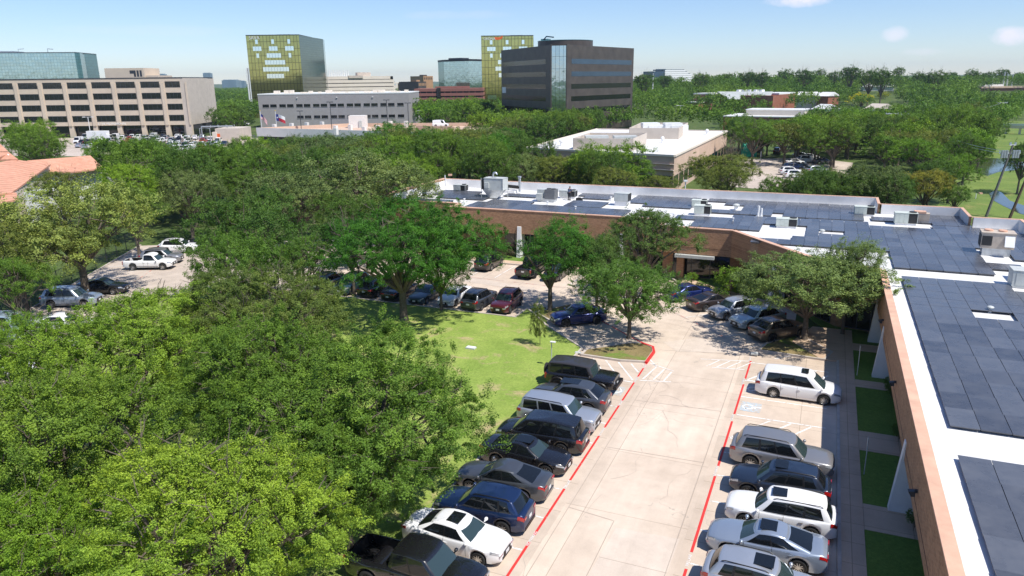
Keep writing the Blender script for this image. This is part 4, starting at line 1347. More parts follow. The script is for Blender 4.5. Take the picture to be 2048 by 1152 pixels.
MB().cyl((pc_[0], pc_[1], Hd), 10.6, 3.1, 40).build('penthouse', MT['brownpanel'], t, 40)
rf = MB(); rf.cyl((pc_[0], pc_[1], Hd + 3.1), 10.7, .15, 40); rf.box((pc_[0] - 8, pc_[1], Hd + 3.1), (3, 3, 1.1)).tube([(pc_[0] - 9, pc_[1] - 2, Hd + 3), (pc_[0] - 7, pc_[1] - 2, Hd + 5), (pc_[0] - 4, pc_[1] - 2, Hd + 4.6)], .25, 5)
rf.build('roof_machinery', MT['tealdark'], t)
# teal glass cube with black cap
t, L = building('glass_cube', 'teal glass block with a black roof band between the two gold towers', 864, 690, 939, 665)
zt = ztop(900, 119, 675)
lb(MB(), L * .34, L, 0, 30, 0, zt - 1.7).build('curtain_wall', MT['tealglass'], t)
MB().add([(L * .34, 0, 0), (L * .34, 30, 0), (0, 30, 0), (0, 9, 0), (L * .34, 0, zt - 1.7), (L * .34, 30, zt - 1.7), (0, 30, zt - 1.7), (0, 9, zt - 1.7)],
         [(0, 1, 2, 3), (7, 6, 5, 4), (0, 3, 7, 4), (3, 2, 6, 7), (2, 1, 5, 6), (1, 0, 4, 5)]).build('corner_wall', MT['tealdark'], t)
MB().prism([(L * .34, -.2), (L + .1, -.2), (L + .1, 30), (-.1, 30), (-.1, 8.8)], zt - 1.7, zt).build('roof_band', MT['black'], t)
lb(MB(), L * .35, L * .7, 6, 16, zt, zt + 1.4).build('penthouse', MT['darkpole'], t)
# red-brown banded garage
t, L = building('banded_garage', 'red-brown parking structure with open dark decks between the gold towers', 827, 430, 966, 430)
zt = ztop(890, 176.5, 430)
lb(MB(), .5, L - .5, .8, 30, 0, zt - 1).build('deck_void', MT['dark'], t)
b = MB()
for k in range(5): lb(b, 0, L, 0, 31, zt - 1.7 - k * 2.45, zt - .15 - k * 2.45)
for k in range(12): lb(b, k * L / 11.4, k * L / 11.4 + .35, .3, 1, 0, zt - .5)
b.build('deck_band', MT['redbrown'], t)
lb(MB(), L * .33, L * .385, -.5, 3, 0, zt + .3).build('stair_tower', MT['winglass'], t)
lb(MB(), L * .28, L * .78, 10, 20, zt, zt + .9).build('roof_annex', MT['redbrown'], t)
for (nm, lab, p0, p1, py, d, m, m2) in [
    ('brick_tower', 'small tan brick tower left of the teal glass block', 847, 866, 152, 720, 'tan', 'brownpanel'),
    ('brick_block', 'low brown block with an orange sign left of the tan tower', 820, 846, 166, 640, 'tan', 'brownpanel'),
    ('white_warehouse', 'white warehouse on the skyline right of the cream banded office', 784, 826, 164.5, 900, 'cream', 'unitgrey'),
    ('dark_block', 'dark brown block in front of the tan tower', 836, 852, 163, 600, 'brownpanel', 'tan')]:
    t, L = building(nm, lab, p0, d, p1, d + 8)
    zt = ztop((p0 + p1) / 2, py, d)
    lb(MB(), 0, L, 0, 20, 0, zt).build('wall', MT[m], t)
    w = MB()
    for k in range(5): lb(w, L * (.08 + .18 * k), L * (.18 + .18 * k), -.08, .2, zt - 3.2, zt - 1.2)
    w.build('window', MT[m2], t); lb(MB(), L * .15, L * .6, 3, 8, zt, zt + 1.2).build('roof_box', MT[m2], t)
# far stepped office on the rise
t, L = building('terraced_office', 'distant stepped office with white and blue bands above the treeline', 1307, 880, 1384, 905)
zb = 20 + (158 - 158) / 1480 * 880
lb(MB(), 0, L * .30, 0, 20, 0, ztop(1325, 142.5, 880)).build('glass_wing', MT['banded'], t)
b, gl = MB(), MB()
for k, (y0_, xl, xr) in enumerate([(136.8, .07, .80), (141, .04, .88), (145, 0, .97), (149, 0, 1.), (153, 0, 1.), (157, 0, 1.)]):
    z = ztop(1340, y0_, 885); lb(gl, L * max(.22, xl), L * xr - .5, .5 + k * .1, 18, z - 2.4, z - 1.0); lb(b, L * max(.28, xl), L * xr, -.3 - k * .1, 18, z - 3.6 + .1, z - 1.6); lb(gl, L * .06, L * .3, -.2, 1, z - 1.4, z - .6) if k == 0 else None
gl.build('glazing_band', MT['banded'], t); b.build('floor_band', MT['white'], t)
# white-roofed flat building
fl, fr, br, bl = np.array(P3(1052, 151)), np.array(P3(1356, 132)), np.array(P3(1461, 193)), np.array(P3(1196, 207))
t = thing('flat_roof_office', 'tan low office with a big white flat roof and two ribbed roof screens', 'building', (fr[0], fr[1], 0))
W = lambda p: tuple(np.array(p) - fr)
q4 = [W(fl), (0, 0), W(br), W(bl)]
MB().prism(q4, 0.0, 6.6).build('wall', MT['garagebeige'], t)
cxy = np.mean([np.array(p) for p in q4], axis=0)
MB().prism([tuple(cxy + (np.array(p) - cxy) * .985) for p in q4], 6.6, 6.75).build('roof', MT['roofwhite'], t)
e = MB()
for i in range(4): e.seg(q4[i], q4[(i + 1) % 4], .4, 6.6, 6.95 + .003 * i, 0)
e.build('roof_edge', MT['cream'], t)
for (p, q, nn) in ((q4[0], q4[1], 9), (q4[1], q4[2], 14)):
    L = math.hypot(q[0] - p[0], q[1] - p[1]); rr = math.atan2(q[1] - p[1], q[0] - p[0])
    for k in range(nn):
        a = (k + .1) * L / nn; b_ = (k + .9) * L / nn; ux, uy = (q[0] - p[0]) / L, (q[1] - p[1]) / L
        o = MB().box(((a + b_) / 2, 0, 1.0), (b_ - a, .16, 2.2)).build('window', MT['winglass'], t)
        o.location = (p[0], p[1], 0); o.rotation_euler = (0, 0, rr)
sh = MB(); sh.seg(q4[0], q4[1], .5, 4.15, 4.3, -.1).seg(q4[0], q4[1], .5, 5.2, 5.28, -.02)
sh.build('spandrel_joint', MT['beigeside'], t)


def screen(px0, px1, pxb, d0, d1, z0, z1):
    pts_ = [W(P3(px0, d0)), W(P3(px1, d0 - 3)), W(P3(pxb, d1)), W(P3(px0 + (pxb - px1) + 6, d1 + 3))]
    m = MB(); 
    for i in range(4): m.seg(pts_[i], pts_[(i + 1) % 4], .15, z0, z1 + .003 * i)
    m.build('roof_screen', MT['beigeside'], t)
    c_ = np.mean([np.array(p) for p in pts_], axis=0)
    return pts_, c_


p_, c_ = screen(1148, 1270, 1297, 146, 158, 6.75, 9.0)
u = MB()
for s, (w_, h_) in ((-.25, (6, 2.6)), (.25, (6, 2.6))):
    q = c_ + (np.array(p_[1]) - np.array(p_[0])) * s; u.box((q[0], q[1], 6.75), (4.6, 3.0, 2.2), YAW)
u.build('roof_unit', MT['unitgrey'], t)
p_, c_ = screen(1262, 1362, 1380, 172, 190, 6.75, 9.2)
u = MB()
for s in (-.2, .28):
    q = c_ + (np.array(p_[1]) - np.array(p_[0])) * s; u.box((q[0], q[1], 6.75), (4.0, 3.4, 3.0), YAW); u.box((q[0] + 1.5, q[1], 6.75), (4.0, 2.6, 2.5), YAW)
u.build('roof_unit', MT['white'], t)
for px, d in ((1123, 156), (1330, 160), (1420, 182), (1200, 170)):
    q = W(P3(px, d)); MB().tube([(q[0], q[1], 6.7), (q[0], q[1], 7.6)], .2, 8).ball((q[0], q[1], 7.7), .42, 8, 5).build('roof_vent', MT['white'], t)
# red brick buildings to the right
t, L = building('brick_school', 'long red brick building with grey and white roofs beyond the trees', 1388, 430, 1552, 400)
zt = ztop(1460, 187, 415)
lb(MB(), 0, L * .23, 0, 25, 0, zt - .5).build('wall', MT['redbrown'], t); lb(MB(), -.1, L * .24, -.1, 25, zt - .5, zt + .1).build('roof', MT['roofwhite'], t)
lb(MB(), L * .23, L, 6, 30, 0, zt - .6).build('rear_wall', MT['brickred'], t)
MB().add([(L * .25, 5.8, zt + .9), (L * .93, 5.8, zt + .9), (L * .93, 0, zt - 3), (L * .47, -1, zt - 3)], [(0, 3, 2, 1)]).add([(L * .25, 5.8, zt + .7), (L * .93, 5.8, zt + .7), (L * .93, 0, zt - 3.2), (L * .47, -1, zt - 3.2)], [(0, 1, 2, 3)]).build('grey_slope_roof', MT['unitgrey'], t)
lb(MB(), L * .26, L, 6, 30, zt - .6, zt + .2).build('parapet', MT['white'], t)
lb(MB(), L * .62, L * 1.0, -2, 6, 0, zt - 1.0).build('front_wing', MT['brickred'], t)
lb(MB(), L * -.02, L * .15, -8, -1, 0, zt - 5).build('porch', MT['brickred'], t)
lb(MB(), L * -.03, L * .16, -8.2, -1, zt - 5, zt - 4.4).build('porch_roof', MT['white'], t)
u = MB()
for k in range(5): lb(u, L * (.45 + .07 * k), L * (.48 + .07 * k), 10, 14, zt + .2, zt + 1.8)
u.build('roof_unit', MT['white'], t)
t, L = building('brick_hall', 'low red brick hall with a white roof behind the right-hand parking lot', 1452, 262, 1610, 250)
zt = ztop(1500, 233, 255)
lb(MB(), 0, L, 0, 20, 0, zt - .3).build('wall', MT['brickred'], t); lb(MB(), -.2, L + .2, -.2, 20, zt - .3, zt).build('roof', MT['roofwhite'], t)
lb(MB(), L * .25, L, 6, 18, zt, zt + 1.7).build('upper_wall', MT['cream'], t); lb(MB(), L * .24, L + .2, 5.8, 18.2, zt + 1.7, zt + 2.0).build('upper_roof', MT['roofwhite'], t)
for i, (p0, p1, py, d, lab) in enumerate([(1597, 1636, 183.5, 430, 'white-roofed house with a brick gable among the far trees'), (1638, 1660, 184, 420, 'brick house gable right of the white-roofed house'), (1738, 1766, 207, 330, 'pale cottage beside the bright yellow-green tree'), (1630, 1650, 208, 330, 'small white-roofed shed among the right-hand trees'), (1728, 1790, 181.5, 560, 'long pale wall house below the right-hand horizon trees')]):
    t, L = building('house', lab, p0, d, p1, d - 6)
    gz = elev(t.location[0], t.location[1]); zt = max(ztop((p0 + p1) / 2, py, d), gz + 5)
    lb(MB(), 0, L, 0, 9, 0, zt - 2).build('wall', MT['brickred'] if i in (1,) else MT['stucco'], t)
    MB().add([(-.5, -.6, zt - 2.1), (L + .5, -.6, zt - 2.1), (L + .5, 9.6, zt - 2.1), (-.5, 9.6, zt - 2.1), (-.5, 4.5, zt), (L + .5, 4.5, zt)], [(0, 1, 5, 4), (2, 3, 4, 5), (1, 2, 5), (3, 0, 4), (3, 2, 1, 0)]).build('roof', MT['roofwhite'] if i != 2 else MT['beigeside'], t)
# terracotta-roofed house at the left edge
t = thing('tile_roof_house', 'white stucco house with terracotta tile roofs at the left edge', 'house', (*P3(100, 128), 0))
W0 = np.array(P3(100, 128))
V = lambda px, py, z: (g(px, py, z)[0] - W0[0], g(px, py, z)[1] - W0[1], z)


def slab(pts4, m='tiles', th=.25, name='roof'):
    top = pts4; bot = [(x, y, z - th) for x, y, z in pts4]; n = len(top)
    mb = MB(); mb.add(top + bot, [tuple(range(n - 1, -1, -1)), tuple(range(n, 2 * n))] + [(i, (i + 1) % n, n + (i + 1) % n, n + i) for i in range(n)])
    return mb.build(name, MT[m], t)


slab([V(55, 321, 7.6), V(181, 311, 7.6), V(207, 336, 5.6), V(150, 343, 5.6), V(95, 345, 5.6), V(40, 340, 6.2)])
slab([V(-60, 334, 7.6), V(30, 319, 8.2), V(101, 328, 7.0), V(23, 385, 4.9), V(-90, 398, 4.9)])
slab([V(-80, 390, 4.8), V(33, 385, 4.8), V(36, 398, 4.2), V(-80, 425, 3.4)])
slab([V(-30, 305, 9.4), V(17, 304, 9.4), V(36, 318, 8.3), V(0, 319, 8.3), V(-30, 322, 8.3)])
slab([V(-60, 272, 11.4), V(-4, 284, 10.8), V(16, 302, 9.5), V(-60, 304, 9.5)])
e0, e1, e2 = V(150, 343, 5.4), V(203, 337, 5.4), V(240, 325, 5.4)
mb = MB(); mb.add([e0, e1, e2, V(60, 330, 5.4)] + [(x, y, 0) for x, y, z in (e0, e1, e2, V(60, 330, 5.4))], [(0, 1, 5, 4), (1, 2, 6, 5), (2, 3, 7, 6), (3, 0, 4, 7)])
mb.build('wall', MT['stucco'], t)
r0, r1 = V(100, 329, 6.8), V(24, 386, 4.8)
mb = MB(); r2 = V(110, 345, 6.0)
mb.add([r0, r1, (r1[0], r1[1], 0), (r0[0], r0[1], 0)], [(0, 1, 2, 3)]); mb.build('gable_wall', MT['cream'], t)
b0 = V(34, 388, 4.3); b1 = V(62, 388, 4.3)
MB().box(((b0[0] + b1[0]) / 2 + 1, (b0[1] + b1[1]) / 2 + 2.5, 0), (3.4, 5, 4.6), .5).build('porch_wall', MT['stucco'], t)
dsh = V(16, 314, 8.6); MB().ball(dsh, (.55, .2, .55), 10, 6).build('dish', MT['white'], t)

# hazy skyline
for i, (p0, p1, py, d, lab) in enumerate([(312, 328, 148.5, 2300, 'hazy blue tower just left of the tallest skyline gap'), (407, 421, 146.5, 2300, 'hazy blue tower above the right end of the beige block'), (443, 472, 160.5, 1900, 'long low hazy block left of the gold tower'), (475, 488, 162.5, 2000, 'smallest hazy block left of the gold tower'), (1120, 1160, 153, 2600, 'x'), (950, 962, 157, 1500, 'hazy low block right of the teal glass block')]):
    if lab == 'x': continue
    t, L = building('skyline_building', lab, p0, d, p1, d)
    zt = ztop((p0 + p1) / 2, py, d)
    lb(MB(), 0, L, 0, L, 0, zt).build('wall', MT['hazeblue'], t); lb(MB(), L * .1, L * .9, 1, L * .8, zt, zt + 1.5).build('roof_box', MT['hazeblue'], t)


# ------------------------------------------------------------------ cars
# front = +x, origin on the ground under the middle of the car
def sm(xs, pts):
    """smooth interpolation of control points"""
    px = np.array([p[0] for p in pts]); pz = np.array([p[1] for p in pts])
    return np.interp(xs, px, pz)


CAR = {
    'sedan': dict(L=4.85, W=1.84, wf=1.46, wr=-1.34, R=.335, sill=.20, top=[(-2.43, .78), (-2.38, .94), (-2.22, 1.03), (-1.7, 1.07), (0, .98), (.9, .97), (1.6, .91), (2.1, .84), (2.32, .74), (2.43, .62)],
                  cowl=1.12, hdr=.50, rr=-.98, bl=-1.72, zr=1.46, win=[(.05, .44), (.47, .80)], qw=(.82, .91), wt=.73, taper=.74),
    'fastback': dict(L=4.9, W=1.87, wf=1.48, wr=-1.36, R=.345, sill=.19, top=[(-2.45, .82), (-2.40, .98), (-2.2, 1.06), (-1.7, 1.06), (0, .98), (.9, .96), (1.6, .90), (2.1, .83), (2.34, .73), (2.45, .60)],
                     cowl=1.12, hdr=.46, rr=-.85, bl=-1.95, zr=1.44, win=[(.05, .42), (.45, .74)], qw=(.76, .85), wt=.72, taper=.74),
    'suv': dict(L=4.65, W=1.86, wf=1.40, wr=-1.30, R=.36, sill=.25, top=[(-2.33, .90), (-2.29, 1.06), (-2.15, 1.13), (-1.2, 1.10), (0, 1.04), (.9, 1.04), (1.5, 1.01), (2.0, .95), (2.22, .85), (2.33, .70)],
                cowl=1.08, hdr=.48, rr=-1.72, bl=-2.12, zr=1.67, win=[(.05, .37), (.40, .68)], qw=(.72, .90), wt=.77, taper=.78, rails=True),
    'suvcoupe': dict(L=4.95, W=1.96, wf=1.50, wr=-1.43, R=.385, sill=.25, top=[(-2.48, .94), (-2.43, 1.08), (-2.28, 1.15), (-1.2, 1.12), (0, 1.06), (.9, 1.05), (1.6, 1.02), (2.1, .96), (2.36, .85), (2.48, .70)],
                     cowl=1.12, hdr=.48, rr=-1.45, bl=-2.15, zr=1.68, win=[(.05, .37), (.40, .70)], qw=(.74, .88), wt=.75, taper=.78),
    'bigsuv': dict(L=5.15, W=1.98, wf=1.58, wr=-1.46, R=.38, sill=.27, top=[(-2.58, .94), (-2.54, 1.1), (-2.4, 1.16), (-1.2, 1.12), (0, 1.08), (.9, 1.08), (1.6, 1.06), (2.2, 1.0), (2.45, .90), (2.58, .74)],
                   cowl=1.20, hdr=.60, rr=-2.05, bl=-2.40, zr=1.78, win=[(.05, .34), (.37, .62)], qw=(.66, .92), wt=.79, taper=.8, rails=True),
    'boxysuv': dict(L=4.85, W=1.92, wf=1.48, wr=-1.34, R=.375, sill=.27, top=[(-2.43, .98), (-2.40, 1.1), (-2.3, 1.14), (-1.2, 1.12), (0, 1.11), (.9, 1.11), (1.6, 1.10), (2.15, 1.06), (2.36, .98), (2.43, .82)],
                    cowl=1.18, hdr=.68, rr=-2.15, bl=-2.34, zr=1.76, win=[(.04, .33), (.36, .62)], qw=(.65, .95), wt=.85, taper=.86, rails=True),
    'minivan': dict(L=5.16, W=1.99, wf=1.60, wr=-1.42, R=.345, sill=.18, top=[(-2.58, .86), (-2.54, 1.0), (-2.42, 1.06), (-1.2, 1.04), (0, 1.0), (.9, .99), (1.6, .98), (2.15, .91), (2.45, .79), (2.58, .64)],
                    cowl=1.62, hdr=.85, rr=-2.12, bl=-2.42, zr=1.75, win=[(.10, .37), (.40, .64)], qw=(.67, .92), wt=.80, taper=.76),
    'pickup': dict(L=5.85, W=2.02, wf=1.92, wr=-1.75, R=.405, sill=.36, top=[(-2.92, 1.14), (-2.87, 1.20), (-1.05, 1.20), (.2, 1.16), (1.2, 1.17), (1.9, 1.16), (2.5, 1.11), (2.8, 1.02), (2.92, .86)],
                   cowl=1.46, hdr=.88, rr=-.72, bl=-.92, zr=1.90, win=[(.05, .48), (.52, .92)], qw=None, wt=.82, taper=.86, bed=(-2.80, -1.08, .72)),
    'extcab': dict(L=5.4, W=1.89, wf=1.75, wr=-1.55, R=.375, sill=.34, top=[(-2.7, 1.06), (-2.64, 1.1), (-.72, 1.1), (.2, 1.07), (1.2, 1.08), (1.8, 1.06), (2.3, 1.01), (2.58, .92), (2.7, .76)],
                   cowl=1.30, hdr=.76, rr=-.42, bl=-.60, zr=1.76, win=[(.06, .60), (.66, .92)], qw=None, wt=.80, taper=.83, bed=(-2.58, -.74, .68)),
    'jeep': dict(L=4.75, W=1.94, wf=1.48, wr=-1.42, R=.41, sill=.42, top=[(-2.38, 1.06), (-2.35, 1.14), (-1.2, 1.16), (0, 1.16), (.85, 1.16), (1.5, 1.15), (2.1, 1.13), (2.34, 1.08), (2.38, .9)],
                 cowl=.95, hdr=.68, rr=-2.2, bl=-2.32, zr=1.86, win=[(.04, .33), (.37, .64)], qw=(.68, .95), wt=.88, taper=.93, flare=True),
    'van': dict(L=5.6, W=2.0, wf=1.85, wr=-1.6, R=.36, sill=.25, top=[(-2.8, .9), (-2.77, 1.18), (-1.2, 1.18), (0, 1.18), (1.2, 1.16), (1.8, 1.12), (2.4, 1.0), (2.7, .84), (2.8, .68)],
                cowl=1.75, hdr=1.15, rr=-2.65, bl=-2.76, zr=2.25, win=[(.09, .28)], qw=None, wt=.88, taper=.84),
}


def car_parts(kind):
    S = CAR[kind]; L, W = S['L'], S['W']; hw = W / 2; out = []
    if not S.get('_n') and kind not in ('jeep',):
        tt = list(S['top']); tt[-1] = (tt[-1][0], tt[-1][1] + .07); tt[-2] = (tt[-2][0], tt[-2][1] + .03)
        S['top'] = tt; S['taper'] = min(.9, S['taper'] + .02); S['_n'] = 1
    add = lambda name, role, mb, sub=None: out.append((name, role, mb, sub))
    # ---- lower body loft
    ar = S['R'] + .065
    xs = set(np.linspace(-L / 2, L / 2, 31))
    for e in (L / 2, -L / 2):
        for d in (0, .02, .05, .10, .17, .26, .38): xs.add(e - math.copysign(d, e))
    for xw in (S['wf'], S['wr']):
        for a in np.linspace(0, math.pi, 11): xs.add(xw + ar * math.cos(a) * 1.0)
        xs.add(xw + ar + .004); xs.add(xw - ar - .004)
    if 'bed' in S:
        for b in S['bed'][:2]: xs.add(b - .006); xs.add(b + .006)
    xs = np.array(sorted(xs)); keep = [0]
    for i in range(1, len(xs)):
        if xs[i] - xs[keep[-1]] > .004: keep.append(i)
    xs = xs[keep]

    def width(x):
        ln = 1.0; s = max(0, (L / 2 - abs(x)) / ln)
        e_ = max(0, 1 - abs(L / 2 - abs(x)) / .10)
        return (hw * (1 - (1 - S['taper']) * (1.22 if x > 0 else .85) * max(0, 1 - s) ** 2.5) if s < 1 else hw) * (1 - .06 * e_ * e_)

    def zbot(x):
        z = S['sill'] + .10 * max(0, (abs(x) - (L / 2 - .35)) / .35)
        for xw in (S['wf'], S['wr']):
            d = abs(x - xw)
            if d < ar: z = max(z, S['R'] + math.sqrt(max(0, ar * ar - d * d)) - .0)
        return z

    def ring(x):
        w = width(x); zs = float(sm(x, S['top'])); zb = min(zbot(x), zs - .10)
        hood = .05 if x > S['cowl'] - .2 or x < S['bl'] + .1 else .02
        zt = zs + hood; zc = zs + hood * 1.5
        if 'bed' in S and S['bed'][0] < x < S['bed'][1]: zt = zc = S['bed'][2]
        zi = zs + .012
        r = [(0, zb), (.90, zb), (.955, zb + .03), (.995, zb + .33 * (zs - zb)), (1.0, zb + .60 * (zs - zb)), (.975, zs - .10), (.945, zs - .03), (.88, zs + .008), (.82, zi), (.80, zt if 'bed' in S and S['bed'][0] < x < S['bed'][1] else zi + .006), (.42, zt), (0, zc)]
        return [(w * a, z) for a, z in r]

    rings = [ring(x) for x in xs]; nr = len(rings[0])

    def S_(x, t):
        r = ring(x); i = min(int(t), nr - 2); f = t - i
        return (x, r[i][0] * (1 - f) + r[i + 1][0] * f, r[i][1] * (1 - f) + r[i + 1][1] * f)

    mb = MB(); full = 2 * nr - 2
    for x, r in zip(xs, rings):
        for (y, z) in r: mb.v.append((x, y, z))
        for (y, z) in r[-2:0:-1]: mb.v.append((x, -y, z))
    for i in range(len(xs) - 1):
        for k in range(full):
            a, b = i * full + k, i * full + (k + 1) % full
            mb.f.append((a, b, b + full, a + full)); mb.m.append(0)
    mb.f.append(tuple(range(full - 1, -1, -1))); mb.m.append(0)
    mb.f.append(tuple((len(xs) - 1) * full + k for k in range(full))); mb.m.append(0)
    mb.f = [f[::-1] for f in mb.f]
    add('body', 'paint', mb)
    ub = MB().box((0, 0, S['sill'] - .03), (L * .86, W * .80, .34)); ub.box((0, 0, .3), (L * .80, W * .86 - .34, .42))
    if 'bed' in S: ub = MB().box((0, 0, S['sill'] - .03), (L * .86, W * .78, .30))
    add('underbody', 'black', ub)

    def patch(x0, x1, t0, t1, off, nx=5, nt=3, side=1):
        m = MB(); 
        for i in range(nx + 1):
            x = x0 + (x1 - x0) * i / nx
            for j in range(nt + 1):
                t = t0 + (t1 - t0) * j / nt
                p = Vector(S_(x, t)); e = .01
                d1 = Vector(S_(min(x + e, L / 2), t)) - Vector(S_(max(x - e, -L / 2), t)); d2 = Vector(S_(x, min(t + .05, nr - 1.01))) - Vector(S_(x, t - .05))
                n = d1.cross(d2)
                n = n.normalized() if n.length > 1e-9 else Vector((0, 1, 0))
                if n.y < 0: n = -n
                p += n * off; m.v.append((p.x, p.y * side, p.z))
        for i in range(nx):
            for j in range(nt):
                a = i * (nt + 1) + j; m.f.append((a, a + 1, a + nt + 2, a + nt + 1) if side > 0 else (a, a + nt + 1, a + nt + 2, a + 1)); m.m.append(0)
        return m

    # ---- greenhouse
    cowl, hdr, rr, bl, zr = S['cowl'], S['hdr'], S['rr'], S['bl'], S['zr']
    hb, ht = hw * .925, hw * S['wt']
    bow = .17 if S['taper'] < .86 else .07
    nodes = []                              # (belt x, belt y, top x, top y, tag to next)
    for f, tg in ((0, 'ws'), (.35, 'ws'), (.68, 'ws'), (.88, 'ap'), (.955, 'ap')):
        k_ = bow * f * f + (.05 if f > .9 else 0)
        nodes.append((cowl + .10 - k_, hb * f * .98, hdr + .07 - k_ * .8, ht * f * .95, tg))
    xa, xc = cowl - bow - .02, bl + .16; ta, tc = hdr - bow * .6 - .05, rr + .10
    if bl - rr > -.3: tc = rr + .06
    br = [0.0]; tags = []
    wins = list(S['win']) + ([S['qw']] if S['qw'] else [])
    for i, (a, b) in enumerate(wins):
        tags.append('ap' if i == 0 else 'bp%d' % i); br.append(a); tags.append('sw%d' % i)
        mid = (a + b) / 2; br.append(mid); tags.append('sw%d' % i); br.append(b)
    tags.append('cp'); br.append(1.0)
    for f, tg in zip(br, tags + ['cp']):
        nodes.append((xa + (xc - xa) * f, hb * (1 - .055 * f * f - .02 * (1 - f) ** 3), ta + (tc - ta) * f, ht * (1 - .12 * f * f - .06 * (1 - f) ** 2), tg))
    for f, tg in ((.955, 'cp'), (.88, 'rw'), (.5, 'rw'), (0, 'rw')):
        nodes.append((bl + .12 * f * f, hb * .945 * f, rr + .06 * f * f, ht * .88 * f, tg))
    N = len(nodes); vl = [0, .06, .5, .93, 1.0]; m_ = {}
    half = []
    for (bx, by, tx, ty, tg) in nodes:
        zb_ = float(sm(bx, S['top'])) - .005; col = []
        zt_ = zr - .075 * abs((tx - (ta + tc) / 2) / max(.1, (ta - tc) / 2)) ** 2
        for v in vl:
            bul = .03 * math.sin(math.pi * v) * (1 if tg[:2] not in ('ws', 'rw') else .6)
            x = bx + (tx - bx) * v + (bul if tg == 'ws' else (-bul if tg == 'rw' else 0)); y = by + (ty - by) * v + (bul if by > .1 and tg not in ('ws', 'rw') else 0)
            col.append((x, y, zb_ + (zt_ - zb_) * v))
        half.append(col)
    for side in (1, -1):
        for i in range(N - 1):
            tg = nodes[i][4]
            for j in range(4):
                glass = tg[:2] in ('ws', 'rw', 'sw') and j in (1, 2)
                key = tg if glass else ('pillar' + tg[2:] if tg[:2] == 'bp' and j in (1, 2) else 'roof')
                kk = key + ('' if key in ('roof', 'ws', 'rw') else ('L' if side > 0 else 'R'))
                m = m_.setdefault(kk, MB())
                q = [half[i][j], half[i + 1][j], half[i + 1][j + 1], half[i][j + 1]]
                q = [(x, y * side, z) for x, y, z in q]
                if side < 0: q = q[::-1]
                m.add(q, [(0, 1, 2, 3)])
    # roof skin
    rm = m_['roof']; xm = (hdr + rr) / 2; loops = []
    for s, dz in ((1, 0), (.982, .014), (.945, .026), (.86, .038), (.68, .050), (.4, .060), (.02, .064)):
        loop = []
        for side in (1, -1):
            seq = range(N) if side > 0 else range(N - 2, 0, -1)
            for i in seq:
                x, y, z = half[i][4]; loop.append((xm + (x - xm) * (s if s > .5 else s), y * side * s, z + dz * (1.0) + (1 - s) * .0 + (zr - z) * (1 - s)))
        loops.append(loop)
    for a, b in zip(loops[:-1], loops[1:]):
        o = len(rm.v); n = len(a); rm.v.extend(a); rm.v.extend(b)
        for i in range(n):
            rm.f.append((o + i, o + (i + 1) % n, o + n + (i + 1) % n, o + n + i)); rm.m.append(0)
    o = len(rm.v); rm.v.extend(loops[-1]); rm.f.append(tuple(range(o, o + len(loops[-1])))); rm.m.append(0)
    add('cabin_roof', 'roof', weld(rm)); add('windshield', 'windshield', weld(m_['ws'])); add('rear_window', 'glass', weld(m_['rw']))
    for k, m in m_.items():
        if k[:2] == 'sw': add('side_window', 'glass', weld(m))
        if k[:6] == 'pillar': add('door_pillar', 'pillar', weld(m))
    # ---- wheels
    for xw in (S['wf'], S['wr']):
        for side in (1, -1):
            yo = hw - .015 + (.05 if S.get('flare') else 0); wd = .23; Rr = S['R']
            ty = MB(); prof = [(.55, -.02), (.60, 0.0), (.70, .012), (.93, 0), (1.0, -.03), (1.0, -wd + .03), (.92, -wd), (.3, -wd)]; n = 20
            for (r_, y_) in prof:
                for k in range(n):
                    a = 2 * math.pi * k / n; ty.v.append((xw + Rr * r_ * math.cos(a), side * (yo + y_), Rr + Rr * r_ * math.sin(a)))
            for i in range(len(prof) - 1):
                for k in range(n):
                    f = (i * n + k, i * n + (k + 1) % n, (i + 1) * n + (k + 1) % n, (i + 1) * n + k); ty.f.append(f if side < 0 else f[::-1]); ty.m.append(0)
            o = len(ty.v)
            for k in range(n):
                a = 2 * math.pi * k / n; ty.v.append((xw + Rr * .56 * math.cos(a), side * (yo - .07), Rr + Rr * .56 * math.sin(a)))
            ty.f.append(tuple(range(o, o + n)) if side < 0 else tuple(range(o + n - 1, o - 1, -1))); ty.m.append(0)
            rim = MB()
            for k in range(n):
                a0, a1 = 2 * math.pi * k / n, 2 * math.pi * (k + 1) / n
                q = [(xw + Rr * r_ * math.cos(a), side * y_, Rr + Rr * r_ * math.sin(a)) for r_, a, y_ in ((.55, a0, yo - .03), (.55, a1, yo - .03), (.68, a1, yo + .014), (.68, a0, yo + .014))]
                rim.add(q if side > 0 else q[::-1], [(0, 3, 2, 1)])
            for k in range(5):
                a = 2 * math.pi * k / 5 + .3; ca, sa = math.cos(a), math.sin(a)
                for off in (-.16, .16):
                    w0, w1 = .06, .05
                    P = lambda r_, t_, y_: (xw + Rr * (r_ * ca - t_ * sa), side * y_, Rr + Rr * (r_ * sa + t_ * ca))
                    q = [P(.05, -w0 + off * .3, yo + .0), P(.05, w0 + off * .3, yo + .0), P(.62, w1 + off, yo - .005), P(.62, -w1 + off, yo - .005)]
                    rim.add(q if side > 0 else q[::-1], [(0, 3, 2, 1)])
            q = [(xw + Rr * .13 * math.cos(2 * math.pi * k / 8), side * (yo + .006), Rr + Rr * .13 * math.sin(2 * math.pi * k / 8)) for k in range(8)]
            rim.add(q if side < 0 else q[::-1], [tuple(range(8))])
            add('wheel', 'tyre', ty); add('rim', 'rim', rim, 'wheel')
    # ---- lamps, grille, plates, mirrors, handles, seams
    tp = S['taper']
